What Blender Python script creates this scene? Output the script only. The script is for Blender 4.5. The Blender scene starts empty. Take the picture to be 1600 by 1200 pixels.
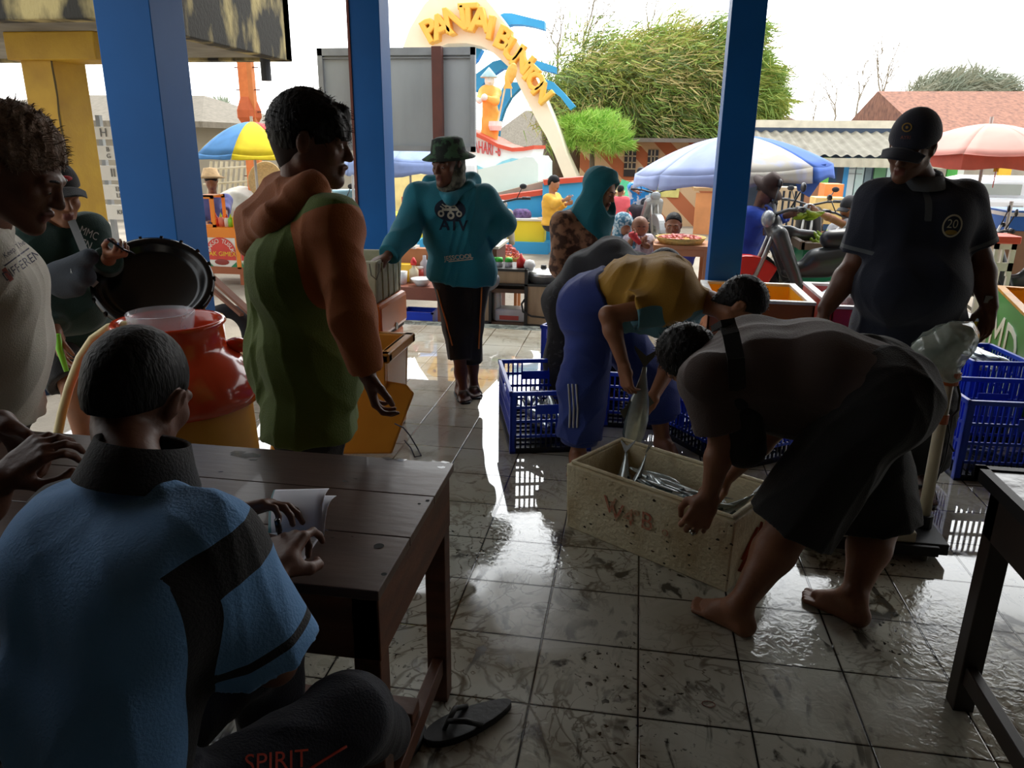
import bpy, bmesh, math, random
import numpy as np
from mathutils import Vector, Matrix
from mathutils.bvhtree import BVHTree

# ------------------------------------------------------------ camera, sky, sun, exposure
SC = bpy.context.scene
COL = SC.collection
CAMZ, FPX = 1.5, 1186.0
PITCH, YAW, ROLL = math.radians(17.55), math.radians(9.0), math.radians(0.69)
_f = np.array([-math.sin(YAW)*math.cos(PITCH), math.cos(YAW)*math.cos(PITCH), -math.sin(PITCH)])
_r0 = np.array([math.cos(YAW), math.sin(YAW), 0.0]); _u0 = np.cross(_r0, _f)
_r = _r0*math.cos(ROLL) + _u0*math.sin(ROLL); _u = -_r0*math.sin(ROLL) + _u0*math.cos(ROLL)
CAM = np.array([0, 0, CAMZ])
camd = bpy.data.cameras.new('camera'); camo = bpy.data.objects.new('camera', camd); COL.objects.link(camo)
camd.sensor_width = 36.0; camd.lens = FPX/1600*36.0; camd.clip_start = 0.05; camd.clip_end = 500
camo.matrix_world = Matrix(((_r[0], _u[0], -_f[0], 0), (_r[1], _u[1], -_f[1], 0), (_r[2], _u[2], -_f[2], CAMZ), (0, 0, 0, 1)))
SC.camera = camo
w = bpy.data.worlds.new('sky'); SC.world = w; w.use_nodes = True
wn, wl = w.node_tree.nodes, w.node_tree.links
bg = wn['Background']; tc = wn.new('ShaderNodeTexCoord'); sx = wn.new('ShaderNodeSeparateXYZ'); cr = wn.new('ShaderNodeValToRGB')
wl.new(tc.outputs['Generated'], sx.inputs[0]); wl.new(sx.outputs['Z'], cr.inputs[0]); wl.new(cr.outputs[0], bg.inputs[0])
cr.color_ramp.elements[0].position = 0.0; cr.color_ramp.elements[0].color = (1.0, 0.985, 0.95, 1)
cr.color_ramp.elements[1].position = 0.6; cr.color_ramp.elements[1].color = (0.93, 0.97, 1.0, 1)
# hazy sky, brightest low over the square where the veiled sun stands
vm = wn.new('ShaderNodeVectorMath'); vm.operation = 'DOT_PRODUCT'; vm.inputs[1].default_value = (-0.05, 0.95, 0.31); wl.new(tc.outputs['Generated'], vm.inputs[0])
mx = wn.new('ShaderNodeMath'); mx.operation = 'MAXIMUM'; mx.inputs[1].default_value = 0.0; wl.new(vm.outputs['Value'], mx.inputs[0])
pw_ = wn.new('ShaderNodeMath'); pw_.operation = 'POWER'; pw_.inputs[1].default_value = 4.0; wl.new(mx.outputs[0], pw_.inputs[0])
ma = wn.new('ShaderNodeMath'); ma.operation = 'MULTIPLY_ADD'; ma.inputs[1].default_value = 3.0; ma.inputs[2].default_value = 1.05; wl.new(pw_.outputs[0], ma.inputs[0]); wl.new(ma.outputs[0], bg.inputs[1])
sl = bpy.data.lights.new('sun', 'SUN'); so = bpy.data.objects.new('sun', sl); COL.objects.link(so)
sl.energy = 1.6; sl.angle = math.radians(14); sl.color = (1, 0.95, 0.86)
so.rotation_euler = Vector((-0.2, -0.5, -1.0)).to_track_quat('-Z', 'Y').to_euler()
SC.view_settings.view_transform = 'Standard'; SC.view_settings.look = 'None'
SC.view_settings.gamma = 1; SC.view_settings.use_curve_mapping = False
SC.view_settings.exposure = 0.65
try:
    SC.cycles.max_bounces = 8; SC.cycles.diffuse_bounces = 5; SC.cycles.glossy_bounces = 4; SC.cycles.transparent_max_bounces = 8
    SC.cycles.use_denoising = True; SC.cycles.sample_clamp_indirect = 6.0
except Exception: pass

def ray(x, y): return _f + _r*((x-800)/FPX) - _u*((y-600)/FPX)
def g(x, y, z=0.0):                       # pixel -> point on the level z
    d = ray(x, y); return CAM + d*((z-CAMZ)/d[2])
def at(x, y, Y):                          # pixel -> point at depth Y
    d = ray(x, y); return CAM + d*(Y/d[1])
A = lambda *v: np.array(v, float)
def nrm(v):
    v = np.asarray(v, float); return v/max(np.linalg.norm(v), 1e-9)
rnd = random.Random(7)

# ------------------------------------------------------------ materials
MATS = {}
def lin(c):
    return tuple((x/255/12.92) if x/255 <= 0.04045 else ((x/255+0.055)/1.055)**2.4 for x in c)
def M(name, rgb, rough=0.6, metal=0.0, var=0.12, vscale=6.0, bump=0.0, bscale=40.0, rgb2=None, thr=(0.35, 0.7), trans=0.0, alpha=1.0, spec=0.5, coat=0.0, stretch=(1, 1, 1), sheen=0.0):
    """procedural principled material: base colour with noise variation (rgb2: second colour in blotches) and noise bump"""
    if name in MATS: return MATS[name]
    m = bpy.data.materials.new(name); m.use_nodes = True; MATS[name] = m
    n, l = m.node_tree.nodes, m.node_tree.links; p = n['Principled BSDF']
    c = lin(rgb); c2 = lin(rgb2) if rgb2 else tuple(x*(1-var) for x in c); c1 = c if rgb2 else tuple(min(1, x*(1+var)) for x in c)
    t = n.new('ShaderNodeTexCoord'); mp = n.new('ShaderNodeMapping'); mp.inputs['Scale'].default_value = stretch
    l.new(t.outputs['Object'], mp.inputs[0])
    no = n.new('ShaderNodeTexNoise'); no.inputs['Scale'].default_value = vscale; no.inputs['Detail'].default_value = 5
    l.new(mp.outputs[0], no.inputs['Vector'])
    r = n.new('ShaderNodeValToRGB'); r.color_ramp.elements[0].position = thr[0]; r.color_ramp.elements[1].position = thr[1]
    r.color_ramp.elements[0].color = (*c1, 1); r.color_ramp.elements[1].color = (*c2, 1)
    l.new(no.outputs[0], r.inputs[0]); l.new(r.outputs[0], p.inputs['Base Color'])
    p.inputs['Roughness'].default_value = rough; p.inputs['Metallic'].default_value = metal
    p.inputs['Specular IOR Level'].default_value = spec
    if coat: p.inputs['Coat Weight'].default_value = coat
    if sheen: p.inputs['Sheen Weight'].default_value = sheen
    if trans: p.inputs['Transmission Weight'].default_value = trans
    if alpha < 1: p.inputs['Alpha'].default_value = alpha
    if bump:
        n2 = n.new('ShaderNodeTexNoise'); n2.inputs['Scale'].default_value = bscale; n2.inputs['Detail'].default_value = 4
        l.new(mp.outputs[0], n2.inputs['Vector'])
        b = n.new('ShaderNodeBump'); b.inputs['Strength'].default_value = bump; b.inputs['Distance'].default_value = 0.02
        l.new(n2.outputs[0], b.inputs['Height']); l.new(b.outputs[0], p.inputs['Normal'])
    return m

def two_tone(name, rgb, rgb2, rgb3=None):
    """cloth of two colours parted along the zero line of the mesh attribute 'pattern' (sewn panels)"""
    m = M(name, rgb, .85, bump=.22, bscale=200, sheen=.12, vscale=3)
    if m.get('two'): return m
    m['two'] = 1; n, l = m.node_tree.nodes, m.node_tree.links; p = n['Principled BSDF']; src = p.inputs['Base Color'].links[0].from_socket
    at_ = n.new('ShaderNodeAttribute'); at_.attribute_name = 'pattern'; g_ = n.new('ShaderNodeMath'); g_.operation = 'GREATER_THAN'; g_.inputs[1].default_value = 0.0
    l.new(at_.outputs['Fac'], g_.inputs[0]); mx_ = n.new('ShaderNodeMixRGB'); l.new(g_.outputs[0], mx_.inputs[0]); l.new(src, mx_.inputs[1]); mx_.inputs[2].default_value = (*lin(rgb2), 1); l.new(mx_.outputs[0], p.inputs['Base Color']); return m
AND = lambda *a: np.minimum.reduce(a)
OR = lambda *a: np.maximum.reduce(a)
# ------------------------------------------------------------ mesh builder
class MB:
    def __init__(s): s.v = []; s.f = []; s.m = []; s.mi = 0
    def add(s, vs, fs):
        b = len(s.v); s.v += [tuple(map(float, q)) for q in vs]; s.f += [tuple(b+i for i in f) for f in fs]; s.m += [s.mi]*len(fs); return s
    def box(s, c, d, R=None):             # centre, full sizes, 3x3 rotation
        c = np.asarray(c, float); q = []
        for x in (-.5, .5):
            for y in (-.5, .5):
                for z in (-.5, .5):
                    p = A(x*d[0], y*d[1], z*d[2]); q.append(c + (R@p if R is not None else p))
        return s.add(q, [(0, 1, 3, 2), (4, 6, 7, 5), (0, 4, 5, 1), (2, 3, 7, 6), (0, 2, 6, 4), (1, 5, 7, 3)])
    def bb(s, lo, hi): lo = np.asarray(lo, float); hi = np.asarray(hi, float); return s.box((lo+hi)/2, hi-lo)
    def beam(s, a, b, w, h, up=(0, 0, 1)):  # box bar from a to b, width w, height h
        a = np.asarray(a, float); b = np.asarray(b, float); d = nrm(b-a); up = np.asarray(up, float)
        if abs(d@up) > .98: up = A(0, 1, 0)
        x = nrm(np.cross(d, up)); z = np.cross(x, d)
        return s.box((a+b)/2, (w, np.linalg.norm(b-a), h), np.array([x, d, z]).T)
    def tube(s, pts, r, n=8, caps=True):
        pts = [np.asarray(p, float) for p in pts]; k = len(pts); rr = r if hasattr(r, '__len__') else [r]*k
        d = nrm(pts[1]-pts[0]); up = A(0, 0, 1) if abs(d[2]) < .9 else A(1, 0, 0); x = nrm(np.cross(d, up)); vs = []
        for i in range(k):
            t = nrm((pts[min(i+1, k-1)]-pts[max(i-1, 0)])); x = nrm(x - t*(x@t)); y = np.cross(t, x)
            for j in range(n):
                a = 2*math.pi*j/n; vs.append(pts[i] + (x*math.cos(a)+y*math.sin(a))*rr[i])
        fs = [(i*n+j, i*n+(j+1) % n, (i+1)*n+(j+1) % n, (i+1)*n+j) for i in range(k-1) for j in range(n)]
        if caps: fs += [tuple(range(n))[::-1], tuple(range((k-1)*n, k*n))]
        return s.add(vs, fs)
    def cyl(s, a, b, r0, r1=None, n=16): return s.tube([a, b], [r0, r0 if r1 is None else r1], n)
    def lathe(s, prof, c=(0, 0, 0), n=32, R=None, cap=(False, False), a0=0, a1=2*math.pi):
        c = np.asarray(c, float); full = abs(a1-a0-2*math.pi) < 1e-6; m = n if full else n+1; vs = []
        for r, z in prof:
            for j in range(m):
                a = a0+(a1-a0)*j/n; p = A(r*math.cos(a), r*math.sin(a), z); vs.append(c + (R@p if R is not None else p))
        fs = [(i*m+j, i*m+(j+1) % m, (i+1)*m+(j+1) % m, (i+1)*m+j) for i in range(len(prof)-1) for j in range(n)]
        if cap[0]: fs.append(tuple(range(m))[::-1])
        if cap[1]: fs.append(tuple(range((len(prof)-1)*m, len(prof)*m)))
        return s.add(vs, fs)
    def ball(s, c, r, n=12, R=None):
        r = r if hasattr(r, '__len__') else (r, r, r); c = np.asarray(c, float); vs = []; k = max(4, n//2)
        for i in range(k+1):
            t = math.pi*i/k
            for j in range(n):
                a = 2*math.pi*j/n; p = A(r[0]*math.sin(t)*math.cos(a), r[1]*math.sin(t)*math.sin(a), r[2]*math.cos(t)); vs.append(c+(R@p if R is not None else p))
        return s.add(vs, [(i*n+j, (i+1)*n+j, (i+1)*n+(j+1) % n, i*n+(j+1) % n) for i in range(k) for j in range(n)])
    def prism(s, pts, o, x, y, depth):    # polygon pts (2d) in the plane o + u*x + v*y, extruded along x cross y
        o, x, y = (np.asarray(q, float) for q in (o, x, y)); nn = nrm(np.cross(x, y))*depth; k = len(pts)
        vs = [o+x*u+y*v for u, v in pts] + [o+x*u+y*v+nn for u, v in pts]
        return s.add(vs, [tuple(range(k))[::-1], tuple(range(k, 2*k))] + [(i, (i+1) % k, k+(i+1) % k, k+i) for i in range(k)])
    def grid(s, fn, nu, nv, closed=False):  # surface fn(u,v) -> point
        vs = [fn(i/nu, j/nv) for i in range(nu+1) for j in range(nv+1)]
        return s.add(vs, [(i*(nv+1)+j, (i+1)*(nv+1)+j, (i+1)*(nv+1)+j+1, i*(nv+1)+j+1) for i in range(nu) for j in range(nv)])

def rotz(a): c, s_ = math.cos(a), math.sin(a); return np.array([[c, -s_, 0], [s_, c, 0], [0, 0, 1.0]])
def rotx(a): c, s_ = math.cos(a), math.sin(a); return np.array([[1.0, 0, 0], [0, c, -s_], [0, s_, c]])
def roty(a): c, s_ = math.cos(a), math.sin(a); return np.array([[c, 0, s_], [0, 1.0, 0], [-s_, 0, c]])

def tag(o, label=None, cat=None, group=None, kind=None):
    if label: o['label'] = label
    if cat: o['category'] = cat
    if group: o['group'] = group
    if kind: o['kind'] = kind
    return o
def thing(name, label, cat, loc=(0, 0, 0), rz=0, group=None):
    o = bpy.data.objects.new(name, None); COL.objects.link(o); o.location = [float(q) for q in loc]; o.rotation_euler = (0, 0, rz)
    o.empty_display_size = 0.1
    return tag(o, label, cat, group)
def mkmesh(name, v, f, mats, mi=None, smooth=False):
    me = bpy.data.meshes.new(name); me.from_pydata([tuple(q) for q in v], [], f)
    for m in (mats if isinstance(mats, (list, tuple)) else [mats]): me.materials.append(m)
    if mi is not None and len(me.materials) > 1: me.polygons.foreach_set('material_index', np.array(mi, dtype=np.int32))
    if smooth: me.polygons.foreach_set('use_smooth', np.ones(len(me.polygons), dtype=bool))
    me.update(); return me
def obj(name, mb, mats, parent=None, world=False, smooth=False, bevel=0, label=None, auto=None, subdiv=0):
    """link the collected mesh as ONE object; world=True: its coordinates are world ones, made relative to the parent"""
    off = A(0, 0, 0)
    if world and parent is not None:
        p = parent
        while p is not None: off = off + np.array(p.location); p = p.parent
    v = np.array(mb.v) - off if len(mb.v) else mb.v
    me = mkmesh(name, v, mb.f, mats, mb.m, smooth)
    bmq = bmesh.new(); bmq.from_mesh(me); bmesh.ops.recalc_face_normals(bmq, faces=bmq.faces); bmq.to_mesh(me); bmq.free()
    if auto:
        me.polygons.foreach_set('use_smooth', np.ones(len(me.polygons), dtype=bool)); me.set_sharp_from_angle(angle=math.radians(auto))
    o = bpy.data.objects.new(name, me); COL.objects.link(o)
    if parent is not None: o.parent = parent
    if bevel:
        b = o.modifiers.new('b', 'BEVEL'); b.width = bevel; b.segments = 2; b.limit_method = 'ANGLE'; b.angle_limit = math.radians(40); b.use_clamp_overlap = True
    if subdiv:
        b = o.modifiers.new('s', 'SUBSURF'); b.levels = subdiv; b.render_levels = subdiv
    if label: o['label'] = label
    return o
def struct(name, mb, mats, **k): return tag(obj(name, mb, mats, **k), kind='structure')
def copy_tree(o, parent=None):
    c = o.copy(); COL.objects.link(c); c.parent = parent
    for ch in o.children: copy_tree(ch, c)
    return c
def text_mesh(s, size=1.0, ext=0.0, bevel=0.0, res=3, align='CENTER'):
    cu = bpy.data.curves.new('t', 'FONT'); cu.body = s; cu.size = size; cu.extrude = ext; cu.bevel_depth = bevel; cu.resolution_u = res
    cu.align_x = align; cu.align_y = 'CENTER'
    o = bpy.data.objects.new('t', cu); COL.objects.link(o); dg = bpy.context.evaluated_depsgraph_get()
    me = bpy.data.meshes.new_from_object(o.evaluated_get(dg)); COL.objects.unlink(o); bpy.data.objects.remove(o)
    v = np.array([q.co[:] for q in me.vertices]).reshape(-1, 3); f = [tuple(p.vertices) for p in me.polygons]; bpy.data.meshes.remove(me)
    return v, f
def text_on(mb, s, o, x, y, size, ext=0.002, sx=1.0):
    """letters standing on the plane o + x*u + y*v"""
    v, f = text_mesh(s, size, ext); x = nrm(x); y = nrm(y); n = np.cross(x, y); o = np.asarray(o, float)
    return mb.add([o + x*q[0]*sx + y*q[1] + n*q[2] for q in v], f)
# ------------------------------------------------------------ organic bodies: smooth-union fields turned into one mesh
def cone(a, b, r0, r1=None, k=.02, cut=None): return ('c', np.asarray(a, float), np.asarray(b, float), r0, r0 if r1 is None else r1, k, cut)
def ball(c, r, k=.02): return ('c', np.asarray(c, float), np.asarray(c, float)+1e-5, r, r, k, None)
def ell(c, r, R=None, k=.02): return ('e', np.asarray(c, float), np.asarray(r, float), np.eye(3) if R is None else R, 0, k, None)
def sub(p): return ('-',)+p
def plane(pt, n): return ('p', np.asarray(pt, float), nrm(n))   # keeps the side against n
def _ev(p, P):
    if p[0] == 'c':
        a, b, r0, r1, cut = p[1], p[2], p[3], p[4], p[6]; ba = b-a; q = P-a
        t = np.clip((q@ba)/(ba@ba), 0, 1); q = q - t[:, None]*ba
        d = np.sqrt(np.einsum('ij,ij->i', q, q)) - (r0+(r1-r0)*t)
        if cut is not None: d = np.maximum(d, (P-cut[0])@nrm(cut[1]))
        return d
    c, r, R = p[1], p[2], p[3]; q = (P-c)@R
    k0 = np.linalg.norm(q/r, axis=1); k1 = np.linalg.norm(q/(r*r), axis=1)
    return np.where(k0 < 1e-6, -min(r), k0*(k0-1)/np.maximum(k1, 1e-9))
def field(ops, P, fold=None):
    d = np.full(len(P), 9.0)
    for o in ops:
        if o[0] == '-':
            e = -_ev(o[1:], P); k = max(o[1:][5], 1e-4); h = np.maximum(k-np.abs(d-e), 0)/k; d = np.maximum(d, e)+h*h*k*.25
        elif o[0] == 'p': d = np.maximum(d, (P-o[1])@o[2])
        else:
            e = _ev(o, P); k = max(o[5], 1e-4); h = np.maximum(k-np.abs(d-e), 0)/k; d = np.minimum(d, e)-h*h*k*.25
    if fold is not None: d = d+fold(P)
    return d
def _lo(o):
    q = o[1:] if o[0] == '-' else o
    if q[0] == 'p': return None
    if q[0] == 'c': r = max(q[3], q[4]); return np.minimum(q[1], q[2])-r, np.maximum(q[1], q[2])+r
    r = max(q[2]); return q[1]-r, q[1]+r
def grow(ops, vox, fold=None, B=8):
    """surface nets over the field, evaluated only in blocks near the surface"""
    bs = [_lo(o) for o in ops if o[0] in 'ce']; lo = np.min([b[0] for b in bs], 0)-3*vox-.01; hi = np.max([b[1] for b in bs], 0)+3*vox+.01
    nb = np.maximum(1, np.ceil((hi-lo)/(vox*B)).astype(int)); N = nb*B
    bi = np.stack(np.meshgrid(*[np.arange(k) for k in nb], indexing='ij'), -1).reshape(-1, 3)
    cen = lo + (bi+.5)*B*vox; hd = B*vox*.87+.002
    dc = field(ops, cen); act = np.abs(dc) < hd*1.5+.03
    D = np.repeat(np.repeat(np.repeat(np.where(dc < 0, -1., 1.).reshape(nb).astype(np.float32), B, 0), B, 1), B, 2)
    lat = np.stack(np.meshgrid(*[np.arange(B)]*3, indexing='ij'), -1).reshape(-1, 3)
    E = []
    for o in ops: E.append(np.full(len(cen), -9.) if o[0] == 'p' else _ev(o[1:] if o[0] == '-' else o, cen))
    E = np.array(E); kmax = max([o[5] for o in ops if o[0] in 'ce']+[.01])
    pos = np.array([o[0] in 'ce' for o in ops]); 
    for b in np.nonzero(act)[0]:
        e = E[:, b]; mn = e[pos].min()
        keep = [i for i, o in enumerate(ops) if o[0] == 'p' or (o[0] == '-' and e[i] < 2.2*hd+.02) or (o[0] in 'ce' and e[i] < mn+2.6*hd+kmax)]
        P = lo + (bi[b]*B+lat)*vox; d = field([ops[i] for i in keep], P, fold)
        i, j, k = bi[b]*B; D[i:i+B, j:j+B, k:k+B] = d.reshape(B, B, B)
    S = D < 0; n = [q-1 for q in N]
    cnt = np.zeros([q for q in n], np.int8)
    for dx in (0, 1):
        for dy in (0, 1):
            for dz in (0, 1): cnt += S[dx:dx+n[0], dy:dy+n[1], dz:dz+n[2]]
    cells = np.argwhere((cnt > 0) & (cnt < 8)); idx = np.full(n, -1, np.int32); idx[tuple(cells.T)] = np.arange(len(cells))
    acc = np.zeros((len(cells), 3)); num = np.zeros(len(cells)); F = []
    C8 = [(0, 0, 0), (1, 0, 0), (0, 1, 0), (1, 1, 0), (0, 0, 1), (1, 0, 1), (0, 1, 1), (1, 1, 1)]
    val = [D[cells[:, 0]+c[0], cells[:, 1]+c[1], cells[:, 2]+c[2]].astype(float) for c in C8]
    for a in range(8):
        for b in range(a+1, 8):
            if sum(abs(C8[a][q]-C8[b][q]) for q in range(3)) != 1: continue
            m = (val[a] < 0) != (val[b] < 0); t = np.where(m, val[a]/np.where(m, val[a]-val[b], 1), 0)
            p = np.array(C8[a])+t[:, None]*(np.array(C8[b])-np.array(C8[a])); acc += p*m[:, None]; num += m
    V = lo + (cells+acc/num[:, None])*vox
    for ax in range(3):
        sl0 = [slice(1, q-1) for q in N]; sl1 = list(sl0); sl1[ax] = slice(2, N[ax]); 
        s0, s1 = S[tuple(sl0)], S[tuple(sl1)]
        e = np.argwhere(s0 != s1)+1; fl = s0[tuple((e-1).T)]
        u, v = [(1, 2), (2, 0), (0, 1)][ax]; du = np.zeros(3, int); du[u] = 1; dv = np.zeros(3, int); dv[v] = 1
        ok = np.all((e >= 1) & (e < np.array(n)), axis=1); e, fl = e[ok], fl[ok]
        q = np.stack([idx[tuple((e-du-dv).T)], idx[tuple((e-dv).T)], idx[tuple(e.T)], idx[tuple((e-du).T)]], 1)
        q = np.where(fl[:, None], q, q[:, ::-1]); F.append(q[(q >= 0).all(1)])
    return V, np.concatenate(F)
def blob(name, ops, vox, mats, parent=None, fold=None, paint=None, label=None, smooth_it=1, world=True, disp=None, mask=None):
    V, F = grow(ops, vox, fold)
    for _ in range(smooth_it):            # one light relax takes the voxel steps out
        s = np.zeros_like(V); c = np.zeros(len(V))
        for i in range(4):
            np.add.at(s, F[:, i], V[F[:, (i+1) % 4]]); np.add.at(s, F[:, i], V[F[:, (i+3) % 4]]); np.add.at(c, F[:, i], 2)
        V = V*.5 + .5*s/np.maximum(c, 1)[:, None]
    if disp is not None: V = disp(V)
    off = A(0, 0, 0)
    if world and parent is not None:
        p = parent
        while p is not None: off = off+np.array(p.location); p = p.parent
    me = bpy.data.meshes.new(name); me.vertices.add(len(V)); me.vertices.foreach_set('co', (V-off).astype(np.float32).ravel())
    me.loops.add(F.size); me.loops.foreach_set('vertex_index', F.astype(np.int32).ravel())
    me.polygons.add(len(F)); me.polygons.foreach_set('loop_start', np.arange(0, F.size, 4, dtype=np.int32))
    for m in (mats if isinstance(mats, (list, tuple)) else [mats]): me.materials.append(m)
    me.update(calc_edges=True)
    if paint is not None: me.polygons.foreach_set('material_index', np.asarray(paint(V[F].mean(1)), dtype=np.int32))
    if mask is not None: me.attributes.new('pattern', 'FLOAT', 'POINT').data.foreach_set('value', np.asarray(mask(V), dtype=np.float32))
    me.polygons.foreach_set('use_smooth', np.ones(len(F), dtype=bool)); me.validate(); me.update()
    o = bpy.data.objects.new(name, me); COL.objects.link(o)
    if parent is not None: o.parent = parent
    if label: o['label'] = label
    o['_off'] = [float(x) for x in off]
    return o
def bvh_of(o):
    off = np.array(o['_off']); me = o.data
    v = np.zeros(len(me.vertices)*3, np.float32); me.vertices.foreach_get('co', v); v = v.reshape(-1, 3)+off
    return BVHTree.FromPolygons([tuple(q) for q in v.tolist()], [tuple(p.vertices) for p in me.polygons])
def decal(name, v, f, o, x, y, target, mat, parent, lift=.002, cell=.008, label=None):
    """flat shape v,f (metres) printed on the surface of target around o"""
    x = nrm(x); y = nrm(y-x*(x@y)); n = np.cross(x, y); o = np.asarray(o, float)
    bm = bmesh.new(); vv = [bm.verts.new((q[0], q[1], 0)) for q in v]
    for q in f:
        try: bm.faces.new([vv[i] for i in q])
        except ValueError: pass
    bmesh.ops.triangulate(bm, faces=bm.faces)
    for _ in range(5):
        es = [e for e in bm.edges if e.calc_length() > cell]
        if not es: break
        bmesh.ops.subdivide_edges(bm, edges=es, cuts=1); bmesh.ops.triangulate(bm, faces=[q for q in bm.faces if len(q.verts) > 3])
    T = bvh_of(target); mb = MB(); ok = {}; last = None
    for i, q in enumerate(bm.verts):
        q.index = i; p = o + x*q.co.x + y*q.co.y; dv = nrm(p-CAM)
        h = T.ray_cast(Vector(p-dv*.45), Vector(dv), 1.2)
        if h[0] is not None: ok[i] = np.array(h[0])-dv*lift
    idx = {i: k for k, i in enumerate(ok)}
    fs = [tuple(idx[q.index] for q in fa.verts) for fa in bm.faces if all(q.index in ok for q in fa.verts)]
    bm.free()
    if not fs: print('decal missed', name); return None
    mb.add([ok[i] for i in idx], fs); return obj(name, mb, mat, parent, world=True, label=label)
def dtext(name, s, size, o, x, y, target, mat, parent, **k):
    v, f = text_mesh(s, size); return decal(name, v, f, o, x, y, target, mat, parent, **k)
def disc_vf(rx, ry, n=24, r0=0.0):
    if r0 <= 0: return [(0, 0)]+[(rx*math.cos(2*math.pi*i/n), ry*math.sin(2*math.pi*i/n)) for i in range(n)], [(0, 1+i, 1+(i+1) % n) for i in range(n)]
    v = [(rx*math.cos(2*math.pi*i/n)*q, ry*math.sin(2*math.pi*i/n)*q) for q in (1, r0) for i in range(n)]
    return v, [(i, (i+1) % n, n+(i+1) % n, n+i) for i in range(n)]

def folds(seed, amp=.004, scale=1.0, axis=None):
    """cloth creases: warped sines, optionally stretched along an axis"""
    rs = np.random.RandomState(seed); dirs = rs.normal(size=(5, 3)); dirs /= np.linalg.norm(dirs, axis=1)[:, None]
    if axis is not None:
        a = nrm(axis); dirs = dirs-.85*(dirs@a)[:, None]*a; dirs /= np.linalg.norm(dirs, axis=1)[:, None]
    fr = rs.uniform(14, 34, 5)*scale; ph = rs.uniform(0, 6, 5)
    def fn(P):
        w = np.sin(P@dirs[3]*fr[3]*.5+ph[3])*1.3+np.sin(P@dirs[4]*fr[4]*.6+ph[4]); s = 0
        for i in range(3):
            q = np.sin(P@dirs[i]*fr[i]+w+ph[i]); s = s+(1-np.abs(q))**1.5
        return -(s/3-.35)*amp*2
    return fn

# ---- heads and hands
def hframe(fwd, up=(0, 0, 1)):
    y = nrm(fwd); x = nrm(np.cross(y, np.asarray(up, float))); z = np.cross(x, y); return np.array([x, y, z]).T
def head_ops(c, R, s=1.0, fem=0.0):
    T = lambda *p: c + R@(A(*p)*s)
    o = [ell(T(0, -.018, .028), A(.077, .096, .09)*s, R, .02), ell(T(0, .028, -.03), A(.061, .066, .086)*s, R, .03)]
    for q in (-1, 1):
        o += [cone(T(q*.05, -.005, -.055), T(q*.012, .072, -.1), .022*s, .018*s, .025), ball(T(q*.043, .06, -.026), .02*s, .02),
              cone(T(q*.012, .09, .014), T(q*.045, .078, .012), .0105*s, .009*s, .014)]
    o += [ball(T(0, .08, -.1), .017*s, .02), cone(T(0, .088, .008), T(0, .108, -.032), .008*s, .0125*s, .008)]
    for q in (-1, 1): o += [ball(T(q*.011, .1, -.035), .0085*s, .006)]
    for q in (-1, 1): o += [sub(ball(T(q*.031, .105, -.008), .018*s, .012)), ball(T(q*.031, .0795, -.008), .0135*s, .004)]
    o += [cone(T(-.017, .092, -.061), T(0, .099, -.059), .006*s, .0072*s, .006), cone(T(.017, .092, -.061), T(0, .099, -.059), .006*s, .0072*s, .006),
          cone(T(-.014, .091, -.0735), T(.014, .091, -.0735), .0078*s, k=.006)]
    for q in (-1, 1):
        o += [ell(T(q*.079, -.008, -.006), A(.009, .018, .031)*s, R@rotx(-.2)@roty(q*.25), .008), sub(ell(T(q*.09, -.003, -.002), A(.008, .009, .018)*s, R, .004))]
    return o
def hand_ops(W, d, n, side=1, curl=.35, spread=.12, s=1.0, thumb=(.6, .5), curls=None, k=.004):
    """W wrist, d towards the knuckles, n out of the palm; side=+1/-1: thumb at d x n or opposite"""
    W = np.asarray(W, float); y = nrm(d); n = nrm(np.asarray(n, float)-y*(y@np.asarray(n, float))); x = np.cross(y, n)*side; o = []
    P = lambda a, b, c=0.0: W + (x*a+y*b+n*c)*s
    ks = [(.030, .088), (.010, .093), (-.011, .088), (-.030, .079)]; L = [.072, .08, .073, .057]
    for i, (kx, ky) in enumerate(ks):
        o.append(cone(P(kx*.55, .0), P(kx, ky), .0165*s, .0115*s, .012))
    o.append(ball(P(.024, .03, .008), .02*s, .012)); o.append(ball(P(-.022, .03, .006), .016*s, .012))
    for i, (kx, ky) in enumerate(ks):
        c = curls[i] if curls else curl; a = c*.8; p = P(kx, ky); sp = spread*(1.5-i)/1.5
        r = (.0088 if i < 3 else .0076)*s
        for j, fr in enumerate((.45, .31, .24)):
            dr = y*math.cos(a)*math.cos(sp)+x*math.sin(sp)*math.cos(a)+n*math.sin(a); q = p+nrm(dr)*L[i]*fr*s
            o.append(cone(p, q, r, r*.9, k if j else .006)); p = q; a += c*(1.1 if j == 0 else .7); r *= .9
    t0 = P(.018, .018, .008); t1 = t0+nrm(x*math.sin(.9)+y*math.cos(.9)+n*thumb[0])*.045*s
    t2 = t1+nrm(x*.35*(1-thumb[1])+y+n*thumb[0]*.9)*.034*s; t3 = t2+nrm(x*(-.2-thumb[1]*.5)+y+n*thumb[0]*.6)*.028*s
    o += [cone(t0, t1, .0165*s, .0125*s, .012), cone(t1, t2, .0122*s, .0105*s, .004), cone(t2, t3, .0105*s, .0085*s, .003)]
    return o
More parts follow.
